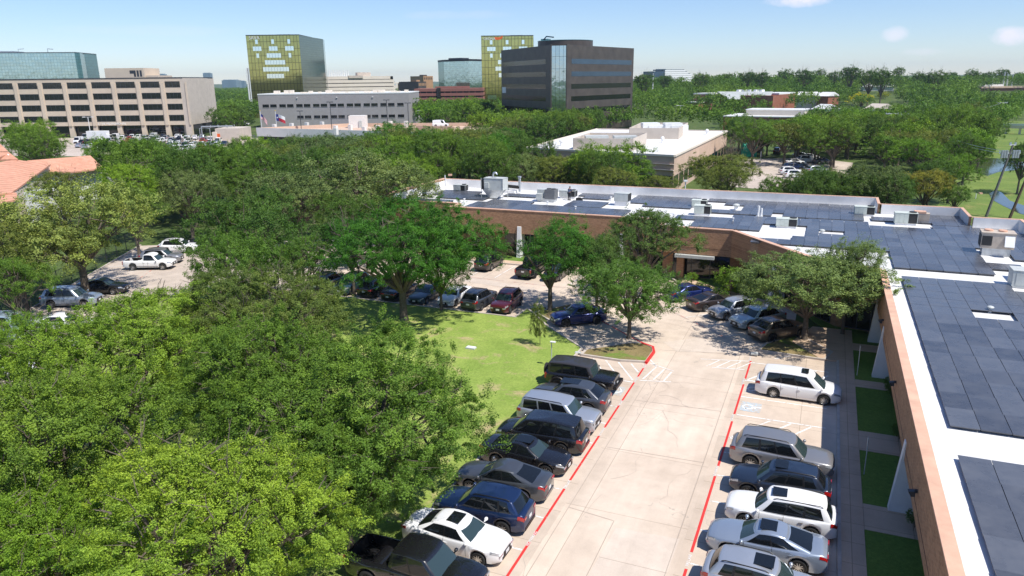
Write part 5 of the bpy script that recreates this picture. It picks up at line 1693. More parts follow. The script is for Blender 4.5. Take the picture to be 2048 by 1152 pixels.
    for side in (1, -1):
        if kind in ('jeep',):
            hl = MB().tube([(L / 2 - .05, side * hw * .68, .92), (L / 2 + .02, side * hw * .68, .92)], .11, 12)
        else:
            hl = patch(L / 2 - .42, L / 2 - .04, 4.7, 5.9, .012, 6, 3, side)
            z = float(sm(L / 2 - .02, S['top']))
            hl.box((L / 2 - .01, side * hw * tp * .80, z - .16), (.05, hw * .30, .10))
        add('headlight', 'lampclear', hl)
        zt_ = float(sm(-L / 2 + .05, S['top']))
        if kind in ('jeep', 'pickup', 'extcab', 'van'):
            tl = MB().box((-L / 2 + .06, side * hw * tp * .93, zt_ - .42), (.16, .16, .36))
        elif kind in ('minivan', 'bigsuv', 'suv', 'boxysuv', 'suvcoupe'):
            tl = patch(-L / 2 + .02, -L / 2 + .30, 4.5, 5.9, .014, 5, 3, side); tl.box((-L / 2 + .004, side * hw * tp * .80, zt_ - .20), (.04, hw * .26, .11))
        else:
            tl = patch(-L / 2 + .02, -L / 2 + .32, 4.8, 6.0, .014, 5, 3, side); tl.box((-L / 2 + .004, side * hw * tp * .76, zt_ - .12), (.04, hw * .34, .08))
        add('taillight', 'lampred', tl)
        mr = MB(); xm_ = cowl - .16; zb_ = float(sm(xm_, S['top'])) + .10
        mr.ball((xm_, side * (hw + .08), zb_), (.09, .12, .085), 8, 6).box((xm_, side * (hw - .02), zb_ - .05), (.05, .16, .04))
        add('mirror', 'paint', mr)
        for a, b in S['win'][:2]:
            xh = xa + (xc - xa) * b + .04; 
            add('door_handle', 'handle', MB().box((xh, side * (hw + .012), float(sm(xh, S['top'])) - .20), (.20, .03, .035)))
        cl = None
        for xw in (S['wf'], S['wr']):
            p_ = patch(xw - ar * .97, xw + ar * .97, 1.55, 2.35, .010, 12, 1, side)
            cl = p_ if cl is None else cl.add(p_.v, p_.f)
        p_ = patch(S['wr'] + ar + .02, S['wf'] - ar - .02, 1.6, 2.6, .010, 6, 1, side); cl.add(p_.v, p_.f)
        add('lower_trim', 'clad', cl)
        ds = MB()
        for f in [0.02] + [b + .02 for a, b in S['win'][:2]]:
            xd = xa + (xc - xa) * f
            if abs(xd - S['wr']) < ar: continue
            q = patch(xd - .008, xd + .008, 2.2, 7.0, .004, 1, 8, side); ds.add(q.v, q.f)
        add('door_gap', 'black', ds)
        if S.get('rails'):
            add('roof_rail', 'rail', MB().tube([(hdr - .25, side * ht * .90, zr - .02), (hdr - .40, side * ht * .91, zr + .045), (rr + .3, side * ht * .88, zr + .045), (rr + .15, side * ht * .87, zr - .01)], .022, 5))
    zg = float(sm(L / 2 - .03, S['top']))
    add('grille', 'black', MB().box((L / 2 + .0, 0, zg - .30), (.05, hw * tp * (1.15 if tp > .8 else 1.0), .22)).box((L / 2 - .01, 0, S['sill'] + .12), (.07, hw * tp * 1.35, .12)))
    add('front_plate', 'plate', MB().box((L / 2 + .03, 0, S['sill'] + .24), (.02, .31, .15)))
    zr_ = float(sm(-L / 2 + .02, S['top']))
    add('rear_plate', 'plate', MB().box((-L / 2 - .015, 0, zr_ - .32), (.02, .31, .15)))
    add('rear_bumper', 'clad', MB().box((-L / 2 + .03, 0, S['sill'] + .06), (.10, hw * tp * 1.7, .16)))
    if 'bed' in S:
        x0, x1, zf = S['bed']
        lin_ = MB(); h_ = float(sm(-1.5, S['top'])); yw = hw * .80
        lin_.box(((x0 + x1) / 2, 0, zf + .004), (x1 - x0 - .03, 2 * yw - .03, .012))
        for k in range(9): lin_.box(((x0 + x1) / 2, -yw + .15 + k * (2 * yw - .3) / 8, zf + .014), (x1 - x0 - .1, .06, .02))
        for sd in (1, -1): lin_.box(((x0 + x1) / 2, sd * (yw - .008), zf), (x1 - x0 - .02, .012, h_ - zf))
        lin_.box((x0 + .012, 0, zf), (.012, 2 * yw - .04, h_ - zf)).box((x1 - .012, 0, zf), (.012, 2 * yw - .04, h_ - zf))
        add('bed_liner', 'black', lin_)
    if kind == 'jeep':
        sp = MB().tube([(-L / 2 - .02, 0, 1.02), (-L / 2 - .26, 0, 1.02)], .40, 20)
        add('spare_wheel', 'tyre', sp)
        add('front_bumper', 'clad', MB().box((L / 2 + .08, 0, .52), (.22, W * .9, .22)))
        for sd in (1, -1):
            fl = MB()
            for xw in (S['wf'], S['wr']):
                pts_ = [(xw + (ar + .03) * math.cos(a), sd * (hw + .05), S['R'] + (ar + .03) * math.sin(a)) for a in np.linspace(.1, math.pi - .1, 9)]
                fl.tube(pts_, .05, 5)
            add('fender_flare', 'clad', fl)
    return out


def weld(mb):
    """merge coincident vertices so shading is smooth"""
    key, nv, mp = {}, [], []
    for p in mb.v:
        k = (round(p[0], 4), round(p[1], 4), round(p[2], 4))
        if k not in key: key[k] = len(nv); nv.append(p)
        mp.append(key[k])
    r = MB(); r.v = nv
    for f, m in zip(mb.f, mb.m):
        g_ = []
        for i in f:
            j = mp[i]
            if not g_ or g_[-1] != j: g_.append(j)
        if len(g_) > 1 and g_[0] == g_[-1]: g_.pop()
        if len(set(g_)) > 2: r.f.append(tuple(g_)); r.m.append(m)
    return r


CACHE = {}
DEF = dict(black=MT['black'], tyre=MT['tyre'], rim=MT['rim'], glass=MT['carglass'], windshield=MT['windshield'], pillar=MT['black'], lampclear=MT['lampclear'], lampred=MT['lampred'],
           plate=MT['plate'], handle=None, clad=MT['black'], rail=MT['black'], roof=None, paint=None)


def get_parts(kind):
    if kind not in CACHE:
        CACHE[kind] = [(n, role, mb.mesh(n, MT['black'], 55 if role in ('roof', 'glass', 'windshield') else (42 if role in ('paint', 'tyre') else 30)), sub) for n, role, mb, sub in car_parts(kind)]
    return CACHE[kind]


def car(kind, label, col, x, y, rot, cat='car', name='parked_car', group=None, roof=None, over=None, sunroof=None, scale=1., z=0., skip=()):
    t = thing(name, label, cat, (x, y, z), rot, group)
    t.scale = (scale, scale, scale)
    pm_ = PAINT[col]; over = over or {}
    last = None
    for n, role, me, sub in get_parts(kind):
        if n in skip: continue
        o = link(n, me, last if sub == 'wheel' else t)
        if sub is None: last = o
        m = over.get(role) or over.get(n) or DEF.get(role)
        if m is None: m = pm_
        if role == 'roof' and roof is not None: m = PAINT[roof]
        setmat(o, m)
    S = CAR[kind]
    if sunroof:
        xm_ = S['hdr'] - .62; w = sunroof
        sr = MB(); sr.box((xm_ + .12, 0, S['zr'] + .045), (w, .80, .02))
        sr.build('sunroof', MT['carglass'], t)
    return t


LOW = {}


def lowcar(kind, label, col, x, y, rot, z, group, cat='car'):
    """distant car: the same shape as one mesh"""
    if kind not in LOW:
        mb = MB(); roles = ['paint', 'black', 'glass', 'rim', 'lampred', 'lampclear']
        for n, role, m, sub in car_parts(kind):
            if n in ('door_gap', 'door_handle', 'roof_rail', 'lower_trim', 'front_plate', 'rear_plate', 'mirror'): continue
            rr_ = {'roof': 'paint', 'windshield': 'glass', 'tyre': 'black', 'clad': 'black', 'pillar': 'black', 'plate': 'rim', 'handle': 'paint', 'rail': 'black'}.get(role, role)
            mb.add(m.v, m.f, roles.index(rr_))
        LOW[kind] = mb.mesh('distant_car', [PAINT['white'], MT['black'], MT['carglass'], MT['rim'], MT['lampred'], MT['lampclear']], 35)
    o = link('parked_car', LOW[kind], None, (x, y, z), (0, 0, rot))
    setmat(o, PAINT[col])
    return tag(o, label, cat, group)


F_, B_ = 0.0, math.pi        # facing +x (towards the aisle of the left row) or -x
GL = 'cars parked along the left kerb of the drive'; GR = 'cars parked beside the near brick wing'
drk = dict(rim=MT['rimdark'])
car('pickup', 'black crew-cab pickup truck with an open bed, cut off by the bottom edge', 'black', -13.95, 22.45, F_, 'pickup truck', 'pickup_truck', GL, over=drk)
car('sedan', 'white sedan with a dark sunroof between the black pickup and the navy car', 'white', -13.55, 25.35, F_ + R(-1), 'car', 'parked_car', GL, sunroof=.62, over=dict(clad=PAINT['white']))
car('suv', 'dark blue crossover with its tail to the drive, beside the white sunroof sedan', 'navy', -13.35, 27.75, B_ + R(1), 'car', 'parked_car', GL, over=dict(handle=PAINT['navy']))
car('fastback', 'charcoal grey sedan with its tail to the drive, beyond the dark blue crossover', 'grey', -13.55, 30.55, B_ + R(1.5), 'car', 'parked_car', GL, over=dict(clad=PAINT['grey']))
car('fastback', 'glossy black sedan facing the drive, between the charcoal sedan and the minivan', 'black', -13.45, 33.35, F_ - R(1), 'car', 'parked_car', GL, sunroof=.9, over=dict(clad=PAINT['black']))
car('minivan', 'black minivan with its tail to the drive and large square side windows', 'black', -13.45, 35.9, B_ + R(.5), 'minivan', 'parked_minivan', GL, over=dict(clad=PAINT['black'], handle=MT['chrome']))
car('boxysuv', 'boxy silver sport utility car with black roof rails facing the drive', 'silver', -13.35, 38.45, F_ - R(1), 'car', 'parked_car', GL, over=dict(pillar=PAINT['silver']))
car('suvcoupe', 'grey coupe-roofed crossover with its tail to the drive and a glass roof', 'grey', -13.55, 41.2, B_ + R(.5), 'car', 'parked_car', GL, sunroof=1.2, over=dict(clad=PAINT['grey'], rim=MT['rimdark']))
car('jeep', 'black off-road car with a fabric soft top, last in the left row', 'black', -13.75, 44.35, F_, 'car', 'parked_car', GL, roof='softblack', over=dict(rim=MT['rimdark'], rw=None))
car('suv', 'silver hatchback-tailed car with sunroof at the bottom edge, right of the drive', 'silver', -.75, 26.9, F_ - R(2), 'car', 'parked_car', GR, sunroof=.75)
car('fastback', 'silver-blue sedan with a black sunroof facing the drive, second from the bottom on the right', 'silverblue', -.85, 29.85, B_ - R(1), 'car', 'parked_car', GR, sunroof=.68, over=dict(clad=PAINT['silverblue']))
car('bigsuv', 'white sport utility car with a square black sunroof facing the drive', 'white', -.45, 32.45, B_, 'car', 'parked_car', GR, sunroof=.68, scale=.93, over=dict(clad=PAINT['white'], handle=MT['chrome']))
car('suv', 'dark slate blue crossover between the white and the grey-silver sport utility cars', 'slate', -.65, 35.1, B_, 'car', 'parked_car', GR, sunroof=.6)
car('bigsuv', 'long grey-silver sport utility car with its tail to the drive, by the striped bay', 'lightgrey', -.75, 38.15, F_ - R(1), 'car', 'parked_car', GR, over=dict(pillar=MT['black'], handle=PAINT['lightgrey']))
car('minivan', 'white minivan alone between the striped bays on the right', 'white', -.35, 48.1, F_ - R(1), 'minivan', 'parked_minivan', GR, sunroof=.42, over=dict(clad=PAINT['white']))
# angled bays by the entrance
A45 = R(46); GA = 'cars in the angled bays by the entrance'
def ang(ox, oy, ln, a=A45): return ox + math.cos(a) * ln, oy + math.sin(a) * ln
car('suvcoupe', 'bronze-grey crossover with its tail out, in the shade of the leaning tree', 'bronze', -2.3, 59.6, A45, 'car', 'parked_car', GA, scale=.98, over=drk)
car('suvcoupe', 'pale ice-blue crossover nose out, beside the bronze-grey crossover', 'iceblue', -4.1, 62.0, A45 + math.pi, 'car', 'parked_car', GA, scale=.97, over=dict(rim=MT['rimdark']), roof='iceblue')
car('suv', 'silver compact crossover nose out, beside the brown-black hatchback', 'silver', -6.3, 63.9, A45 + math.pi, 'car', 'parked_car', GA, scale=.95)
car('fastback', 'brown-black fastback with its tail out, left of the silver compact crossover', 'brown', -8.35, 65.8, A45, 'car', 'parked_car', GA, scale=.97)
car('sedan', 'bright blue sedan mostly hidden behind the round tree on the striped island', 'blue', -10.8, 68.0, A45, 'car', 'parked_car', GA, scale=.97)
# upper row on the lawn side: noses at y = 56.7
GU = 'cars in the row behind the lawn'
U = R(90)
car('suv', 'dark red crossover facing the lawn, rightmost of its row', 'maroon', -25.55, 59.0, -U + R(2), 'car', 'parked_car', GU, scale=.99)
car('suv', 'dark grey crossover with its tail to the lawn, beside the dark red one', 'grey', -28.25, 58.9, U - R(2), 'car', 'parked_car', GU)
car('sedan', 'white hatchback facing the lawn, half under the low branches', 'white', -31.0, 59.3, -U, 'car', 'parked_car', GU, scale=.96)
car('fastback', 'dark teal car facing the lawn, just right of the big tree trunk', 'teal', -33.9, 59.0, -U, 'car', 'parked_car', GU, scale=.95)
car('sedan', 'black sedan with its tail to the lawn, behind the big tree trunk', 'black', -36.7, 59.0, U, 'car', 'parked_car', GU)
car('bigsuv', 'black sport utility car with its tail to the lawn, left of the big trunk', 'black', -39.5, 59.3, U, 'car', 'parked_car', GU, scale=.96)
car('suv', 'teal-blue car facing the lawn, leftmost seen of its row', 'teal', -42.3, 59.1, -U, 'car', 'parked_car', GU)
car('suv', 'grey car in deep shade under the tree belt, beyond the teal-blue one', 'slate', -45.1, 59.1, U, 'car', 'parked_car', GU)
# far side of that aisle
GF = 'cars parked against the brick wing'
car('pickup', 'black pickup truck with its tailgate toward the aisle, under the forked tree', 'black', -27.9, 71.5, U, 'pickup truck', 'pickup_truck', GF, over=dict(rim=MT['rimdark']))
car('sedan', 'black sedan facing out beside the black pickup under the forked tree', 'black', -25.0, 71.1, -U, 'car', 'parked_car', GF)
car('suv', 'dark car with only its rear corner showing between tree crowns', 'black', -33.4, 72.3, U, 'car', 'parked_car', GF)
car('suv', 'grey car in shade behind the round tree near the entrance', 'grey', -19.6, 71.0, U, 'car', 'parked_car', GF)
# blue crossover by the grass point
car('suvcoupe', 'bright blue crossover with dark wheels at the point of the lawn', 'blue', -18.25, 57.35, R(218), 'car', 'parked_car', None, scale=.94, over=dict(rim=MT['rimdark']))
# left side lot
GS = 'cars in the lot left of the tree belt'
car('extcab', 'white pickup truck with a half-open cab window, in the left lot', 'white', -69.1, 58.7, R(24), 'pickup truck', 'pickup_truck', GS)
car('suv', 'silver-grey crossover just behind the white pickup truck', 'lightgrey', -70.2, 61.3, R(26), 'car', 'parked_car', GS)
car('suv', 'white crossover farthest out in the left lot, under dark trees', 'white', -72.6, 66.2, R(30), 'car', 'parked_car', GS)
car('sedan', 'black car in full shade right behind the white crossover', 'black', -71.6, 69.6, R(30), 'car', 'parked_car', GS)
car('fastback', 'black sedan in tree shade, nearest full car of the left lot', 'black', -65.4, 49.6, R(22), 'car', 'parked_car', GS)
car('bigsuv', 'grey-blue estate car half under leaves, below the black sedan', 'silverblue', -64.3, 45.4, R(24), 'car', 'parked_car', GS)
car('van', 'pale blue van roof seen through leaves at the left edge', 'iceblue', -60.6, 36.6, R(24), 'van', 'parked_van', GS)
car('suv', 'white car glimpsed through the leaves at the left edge', 'white', -55.2, 36.8, R(26), 'car', 'parked_car', GS)
car('suv', 'white car deepest under the bright near trees on the left', 'white', -52.0, 31.5, R(26), 'car', 'parked_car', GS)
car('sedan', 'white sedan half hidden under the left trees, beside a pale van', 'white', -58.2, 39.9, R(24), 'car', 'parked_car', GS)

# lot of the beige office: seven loose rows
rg = random.Random(11); LC = {}
ORD = ['first', 'second', 'third', 'fourth', 'fifth', 'sixth', 'seventh', 'eighth', 'ninth', 'tenth', 'eleventh', 'twelfth', 'thirteenth', 'fourteenth', 'fifteenth', 'sixteenth', 'seventeenth', 'eighteenth', 'nineteenth', 'twentieth'] + ['%dth' % k for k in range(21, 99)]
cols = ['white'] * 11 + ['silver'] * 4 + ['black', 'grey', 'navy', 'maroon', 'red', 'beige', 'slate', 'lightgrey']
kinds = ['suv', 'sedan', 'bigsuv', 'suvcoupe', 'extcab', 'fastback', 'minivan', 'van']
for row, (d, px0, px1) in enumerate([(287, 150, 360), (281, 160, 440), (270, 132, 430), (264, 140, 430), (251, 135, 440), (245, 150, 420), (233, 170, 400)]):
    px = px0 + rg.uniform(0, 8)
    while px < px1:
        if rg.random() < .86:
            x, y, _ = at(px, d + rg.uniform(-.6, .6)); cc = rg.choice(cols); kk = rg.choice(kinds)
            cnt = LC.get(row, 0); LC[row] = cnt + 1
            lowcar(kk, cc.replace('lightgrey', 'light grey') + ' car, ' + ORD[cnt] + ' from the left in the ' + ORD[row] + ' row back of the office lot', cc, x, y, YAW + (U if rg.random() < .5 else -U) + R(rg.uniform(-3, 3)) + R(8), .03, 'cars in the far office lot')
        px += rg.choice([15, 15, 16, 18, 30])
x, y, _ = at(152 + 30, 276); 
t = thing('box_truck', 'white box truck standing in the crowded office lot', 'truck', (x, y, .03), YAW + R(180))
MB().box((.6, 0, .9), (7.2, 2.4, 2.9)).build('cargo_box', MT['white'], t)
cb = MB(); cb.add([(-3.1, -1.05, .5), (-4.9, -1.0, .5), (-5.0, -1.0, 1.2), (-4.2, -.95, 1.45), (-3.8, -.9, 2.3), (-3.1, -.9, 2.35), (-3.1, 1.05, .5), (-4.9, 1.0, .5), (-5.0, 1.0, 1.2), (-4.2, .95, 1.45), (-3.8, .9, 2.3), (-3.1, .9, 2.35)],
               [(0, 1, 2, 3, 4, 5), (11, 10, 9, 8, 7, 6), (1, 0, 6, 7), (2, 1, 7, 8), (3, 2, 8, 9), (4, 3, 9, 10), (5, 4, 10, 11)])
cb.build('cab', PAINT['white'], t)
MB().add([(-4.17, -.85, 1.5), (-3.84, -.82, 2.22), (-3.84, .82, 2.22), (-4.17, .85, 1.5)], [(0, 3, 2, 1)]).build('windshield', MT['carglass'], t).location = (-.02, 0, .01)
for xw in (-4.1, 1.8):
    for sd in (-1, 1): MB().tube([(xw, sd * .8, .45), (xw, sd * 1.1, .45)], .45, 14).build('wheel', MT['tyre'], t)
# right-hand lot
GN = 'cars in the lot beyond the flat-roofed office'
for i, (px, py, kk, cc, a, lab) in enumerate([(1603, 318, 'suv', 'silver', 0, 'silver car farthest back in the right-hand lot row'), (1612, 325, 'suv', 'white', 4, 'white car second back in the right-hand lot row'), (1590, 330, 'sedan', 'white', 0, 'white sedan in the middle of the right-hand lot row'),
                                           (1592, 336, 'fastback', 'slate', 0, 'dark blue sedan in the right-hand lot row'), (1586, 341, 'suv', 'navy', 0, 'navy crossover in the right-hand lot row'), (1580, 349, 'suv', 'white', 0, 'white crossover nearest in the right-hand lot row'),
                                           (1646, 328, 'sedan', 'grey', 2, 'dark grey sedan alone at the right of that lot'), (1519, 306, 'suv', 'black', 60, 'black car in shade beside the teal container'), (1556, 308, 'bigsuv', 'black', 60, 'black car under the wide tree of the right-hand lot'),
                                           (1632, 347, 'suv', 'silver', 10, 'silver car half behind the row of trees by that lot'), (1590, 356, 'suv', 'white', 0, 'white car roof just above the near tree row'), (1618, 319, 'sedan', 'white', 4, 'white sedan behind the lamp post of the right-hand lot')]):
    x, y = g(px, py); lowcar(kk, lab, cc, x, y, R(23 + a), .035, GN)
for i, (px, py, kk, cc, lab) in enumerate([(447, 252, 'suv', 'grey', 'grey car left of the grey block lawn'), (488, 251, 'extcab', 'white', 'white pickup truck at the left end of the grey block'), (477, 249, 'suv', 'white', 'white car beside the pickup at the grey block')]):
    x, y = g(px, py); lowcar(kk, lab, cc, x, y, R(23 + i * 4), .05, 'cars by the grey block')
x, y, _ = at(878, 255); lowcar('van', 'white van on the far edge of the parking deck', 'white', x, y, YAW, 5.1, None, 'van')
x, y, _ = at(1440, 118); lowcar('suv', 'pale blue car glimpsed through the trees behind the solar roof', 'iceblue', x, y, R(60), .035, None)
x, y, _ = at(1443, 116)


# ------------------------------------------------------------------ trees
def fast_mesh(name, verts, nper, tint, mat):
    """leaf quads as one mesh; verts (n*4,3)"""
    me = bpy.data.meshes.new(name); nv = len(verts); nf = nv // nper
    me.vertices.add(nv); me.vertices.foreach_set('co', verts.astype(np.float32).ravel())
    me.loops.add(nv); me.loops.foreach_set('vertex_index', np.arange(nv, dtype=np.int32))
    me.polygons.add(nf); me.polygons.foreach_set('loop_start', np.arange(0, nv, nper, dtype=np.int32))
    try: me.polygons.foreach_set('loop_total', np.full(nf, nper, dtype=np.int32))
    except Exception: pass
    at_ = me.attributes.new('tint', 'FLOAT', 'FACE'); at_.data.foreach_set('value', tint.astype(np.float32))
    me.materials.append(mat); me.update(calc_edges=True); me.validate()
    return me


def leafmat():
    t = NT('leaves')
    at_ = t.new('ShaderNodeAttribute'); at_.attribute_name = 'tint'
    oi = t.new('ShaderNodeObjectInfo')
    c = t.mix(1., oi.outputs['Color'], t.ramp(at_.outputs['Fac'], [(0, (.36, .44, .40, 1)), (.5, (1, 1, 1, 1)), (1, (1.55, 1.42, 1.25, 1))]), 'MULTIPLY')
    n = t.noise(.35, 3, .6)
    c = t.mix(.6, c, t.ramp(n, [(.3, (.80, .86, .84, 1)), (.7, (1.22, 1.16, 1.05, 1))]), 'MULTIPLY')
    nb_ = t.noise(.028, 3, .6)
    c = t.mix(.8, c, t.ramp(nb_, [(.36, (.72, .84, .80, 1)), (.64, (1.32, 1.16, .98, 1))]), 'MULTIPLY')      # stands of different species
    t.set(Base_Color=c, Roughness=.55)
    t.b.inputs['Specular IOR Level'].default_value = .22
    tr = t.new('ShaderNodeBsdfTranslucent'); t.l.new(t.mix(1., c, (1.25, 1.3, .6, 1), 'MULTIPLY'), tr.inputs[0])
    mx = t.new('ShaderNodeMixShader'); mx.inputs[0].default_value = .24
    t.l.new(t.b.outputs[0], mx.inputs[1]); t.l.new(tr.outputs[0], mx.inputs[2])
    t.l.new(mx.outputs[0], t.n['Material Output'].inputs[0])
    return t.m


LEAF = leafmat()


def norm(a): return a / np.maximum(np.linalg.norm(a, axis=-1, keepdims=True), 1e-9)


def crown_geo(seed, nlobe, ncl, nleaf, ls, hz=.62, lobe=.40, cs=.075, up=.35, wisp=.0, spread=.66):
    """unit-radius crown (radius 1 across), centre at the origin. Real leaves on clumps on overlapping limbs' lobes."""
    rs = np.random.RandomState(seed)
    i = np.arange(nlobe); ph = i * 2.39996 + rs.uniform(0, 6.28); zz = 1 - (i + .5) / nlobe * 1.45
    rr_ = np.sqrt(np.maximum(0, 1 - zz ** 2))
    d = np.stack([rr_ * np.cos(ph), rr_ * np.sin(ph), zz], 1) + rs.normal(0, .16, (nlobe, 3))
    lc = d * np.array([spread, spread, hz * .62]) * rs.uniform(.75, 1.12, (nlobe, 1)); lr = lobe * rs.uniform(.68, 1.15, nlobe)
    lc = np.vstack([lc, [[0, 0, 0]]]); lr = np.append(lr, lobe * 1.1)
    pick = rs.choice(len(lr), ncl * 3, p=lr ** 2 / (lr ** 2).sum())
    dd = norm(rs.normal(0, 1, (ncl * 3, 3)) + np.array([0, 0, .35])); rad = rs.uniform(.80, 1.08, ncl * 3)
    sc = np.array([1, 1, .82])
    p = lc[pick] + dd * (lr[pick] * rad)[:, None] * sc
    dist = np.linalg.norm(((p[:, None, :] - lc[None]) / sc), axis=2) / lr[None]
    dist[np.arange(len(p)), pick] = 9
    ok = dist.min(1) > .78
    # a few inner clumps stay so nothing is hollow
    ok |= rs.uniform(0, 1, len(p)) < .10
    p, dd = p[ok][:ncl], dd[ok][:ncl]; n = len(p)
    if wisp:
        k = rs.uniform(0, 1, n) < wisp; p[k] += dd[k] * rs.uniform(.05, .22, (k.sum(), 1))
    ctint = rs.normal(.5, .17, n)
    cid = np.repeat(np.arange(n), nleaf); m = len(cid)
    o = rs.normal(0, 1, (m, 3)); o = norm(o) * (rs.uniform(0, 1, (m, 1)) ** .5) * cs * rs.uniform(.45, 1.35, n)[cid][:, None]
    ax = norm(dd * .5 + rs.normal(0, .6, (n, 3)) + np.array([.25, .1, .1]))[cid]      # each clump is a spray along its twig
    al = (o * ax).sum(1, keepdims=True); o = o * .72 + ax * al * 1.15
    pos = p[cid] + o
    nm = norm(dd[cid] * .55 + rs.normal(0, .55, (m, 3)) + np.array([0, 0, up]))
    t_ = norm(np.cross(nm, rs.normal(0, 1, (m, 3)))); b_ = np.cross(nm, t_)
    s = ls * rs.uniform(.6, 1.35, (m, 1)); w = s * rs.uniform(.42, .62, (m, 1))
    bend = nm * s * .12
    v = np.stack([pos - t_ * s * .5 - bend, pos + b_ * w * .5, pos + t_ * s * .5 - bend, pos - b_ * w * .5], 1).reshape(-1, 3)
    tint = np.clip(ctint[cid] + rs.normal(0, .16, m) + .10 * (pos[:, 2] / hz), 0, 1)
    return v, tint, lc, lr


def make_crown(name, *a, **k):
    v, tint, lc, lr = crown_geo(*a, **k)
    return fast_mesh('crown', v, 4, tint, LEAF), lc, lr


def trunk_mesh(seed, lc, lr, hgt=1.1, r0=.055, lean=(0, 0), forks=2, twigs=0):
    """trunk of a unit tree: the crown centre sits at z = hgt"""
    rs = random.Random(seed); mb = MB()
    fz = hgt * .42
    base = Vector((0, 0, -.03)); fork = Vector((lean[0] * .5, lean[1] * .5, fz))
    mb.tube([base, (lean[0] * .1, lean[1] * .1, .05), (lean[0] * .25, lean[1] * .25, fz * .5), fork], [r0 * 1.6, r0 * 1.05, r0 * .9, r0 * .8], 9)
    cents = [Vector(c) + Vector((0, 0, hgt)) for c in lc]
    for j, c in enumerate(cents):
        m1 = fork.lerp(c, .45) + Vector((rs.uniform(-.06, .06), rs.uniform(-.06, .06), rs.uniform(.0, .06)))
        rr = r0 * (.55 if j % 3 else .72)
        mb.tube([fork - Vector((0, 0, .02)), m1, c], [rr, rr * .6, rr * .22], 6, cap=False)
        for k in range(3):
            dv = Vector((rs.gauss(0, 1), rs.gauss(0, 1), rs.gauss(.3, .8))).normalized()
            e = c + dv * lr[j] * .85
            mb.tube([m1.lerp(c, .6), m1.lerp(e, .6), e], [rr * .35, rr * .2, rr * .06], 4, cap=False)
    for k in range(twigs):
        c = rs.choice(cents); j = cents.index(c)
        dv = Vector((rs.gauss(0, 1), rs.gauss(0, 1), abs(rs.gauss(.5, .8)))).normalized()
        e = c + dv * lr[j] * rs.uniform(.84, 1.04); s_ = c + dv * lr[j] * .6 + Vector((rs.gauss(0, .02), rs.gauss(0, .02), 0))
        mb.tube([s_, s_.lerp(e, .5) + Vector((rs.gauss(0, .015), rs.gauss(0, .015), rs.gauss(0, .01))), e], [.005, .0035, .0015], 3, cap=False)
        mb.tube([s_.lerp(e, .45), s_.lerp(e, .8) + Vector((rs.gauss(0, .04), rs.gauss(0, .04), .02))], [.003, .001], 3, cap=False)
    return mb.mesh('trunk', MT['barkgrey'], 60)


PRO = {}
def proto(key, seed, nlobe, ncl, nleaf, ls, hgt=1.15, twigs=0, r0=.055, lean=(0, 0), **k):
    cm_, lc, lr = make_crown(key, seed, nlobe, ncl, nleaf, ls, **k)
    PRO[key] = (cm_, trunk_mesh(seed, lc, lr, hgt, r0, lean, 2, twigs), hgt)


# near: fine leaves; mid; far
proto('nearA', 3, 19, 1100, 175, .0185, hz=.66, cs=.068, twigs=200, wisp=.22)
proto('nearB', 8, 22, 1250, 165, .0175, hz=.62, cs=.064, twigs=240, wisp=.20)
proto('midA', 21, 16, 560, 90, .028, hz=.66, cs=.085, twigs=30, wisp=.12)
proto('midB', 22, 13, 500, 95, .028, hz=.74, cs=.090, twigs=30, lobe=.44, wisp=.15)
proto('midC', 23, 19, 600, 85, .026, hz=.60, cs=.075, twigs=20, lobe=.36, wisp=.1)
proto('midD', 24, 12, 520, 100, .028, hz=.80, cs=.10, lobe=.42, wisp=.25, spread=.62)
proto('farA', 31, 13, 210, 42, .062, hz=.66, cs=.11, wisp=.1)
proto('farB', 32, 10, 190, 46, .062, hz=.78, cs=.12, lobe=.44, wisp=.15)
proto('farC', 33, 16, 240, 38, .055, hz=.58, cs=.10, lobe=.36)
proto('sapling', 41, 9, 90, 110, .06, hgt=1.75, hz=1.9, cs=.20, lobe=.45, wisp=.3, spread=.5, r0=.035)
proto('forkR', 51, 17, 760, 100, .027, hgt=1.05, hz=.68, cs=.085, wisp=.35, twigs=30, r0=.045)
proto('shrub', 61, 10, 110, 60, .075, hgt=.8, hz=.9, cs=.16, lobe=.5, spread=.5, r0=.03)
proto('bare', 71, 12, 26, 12, .05, hgt=1.1, hz=.8, cs=.08, twigs=260)

LIME = (.235, .35, .042, 1); BRIGHT = (.15, .27, .030, 1); MIDG = (.112, .21, .032, 1); DARKG = (.080, .158, .030, 1)
GREYG = (.14, .205, .075, 1); OLIVE = (.15, .195, .046, 1); YEL = (.50, .50, .03, 1); PALE = (.23, .30, .085, 1); DEEP = (.066, .185, .022, 1)


def tree(key, label, x, y, zc, rad, col, cat='tree', name='tree', group=None, rot=0., sz=1.0, z0=0., zscale=None):
    """zc: height of the crown centre above the ground, rad: crown radius"""
    cme, tme, hgt = PRO[key]
    t = thing(name, label, cat, (x, y, z0), rot, group)
    o = link('crown', cme, t, (0, 0, zc), None, (rad, rad, rad * sz)); o.color = col
    k = link('trunk', tme, t, (0, 0, 0), None, (rad, rad, zc / hgt))
    return t


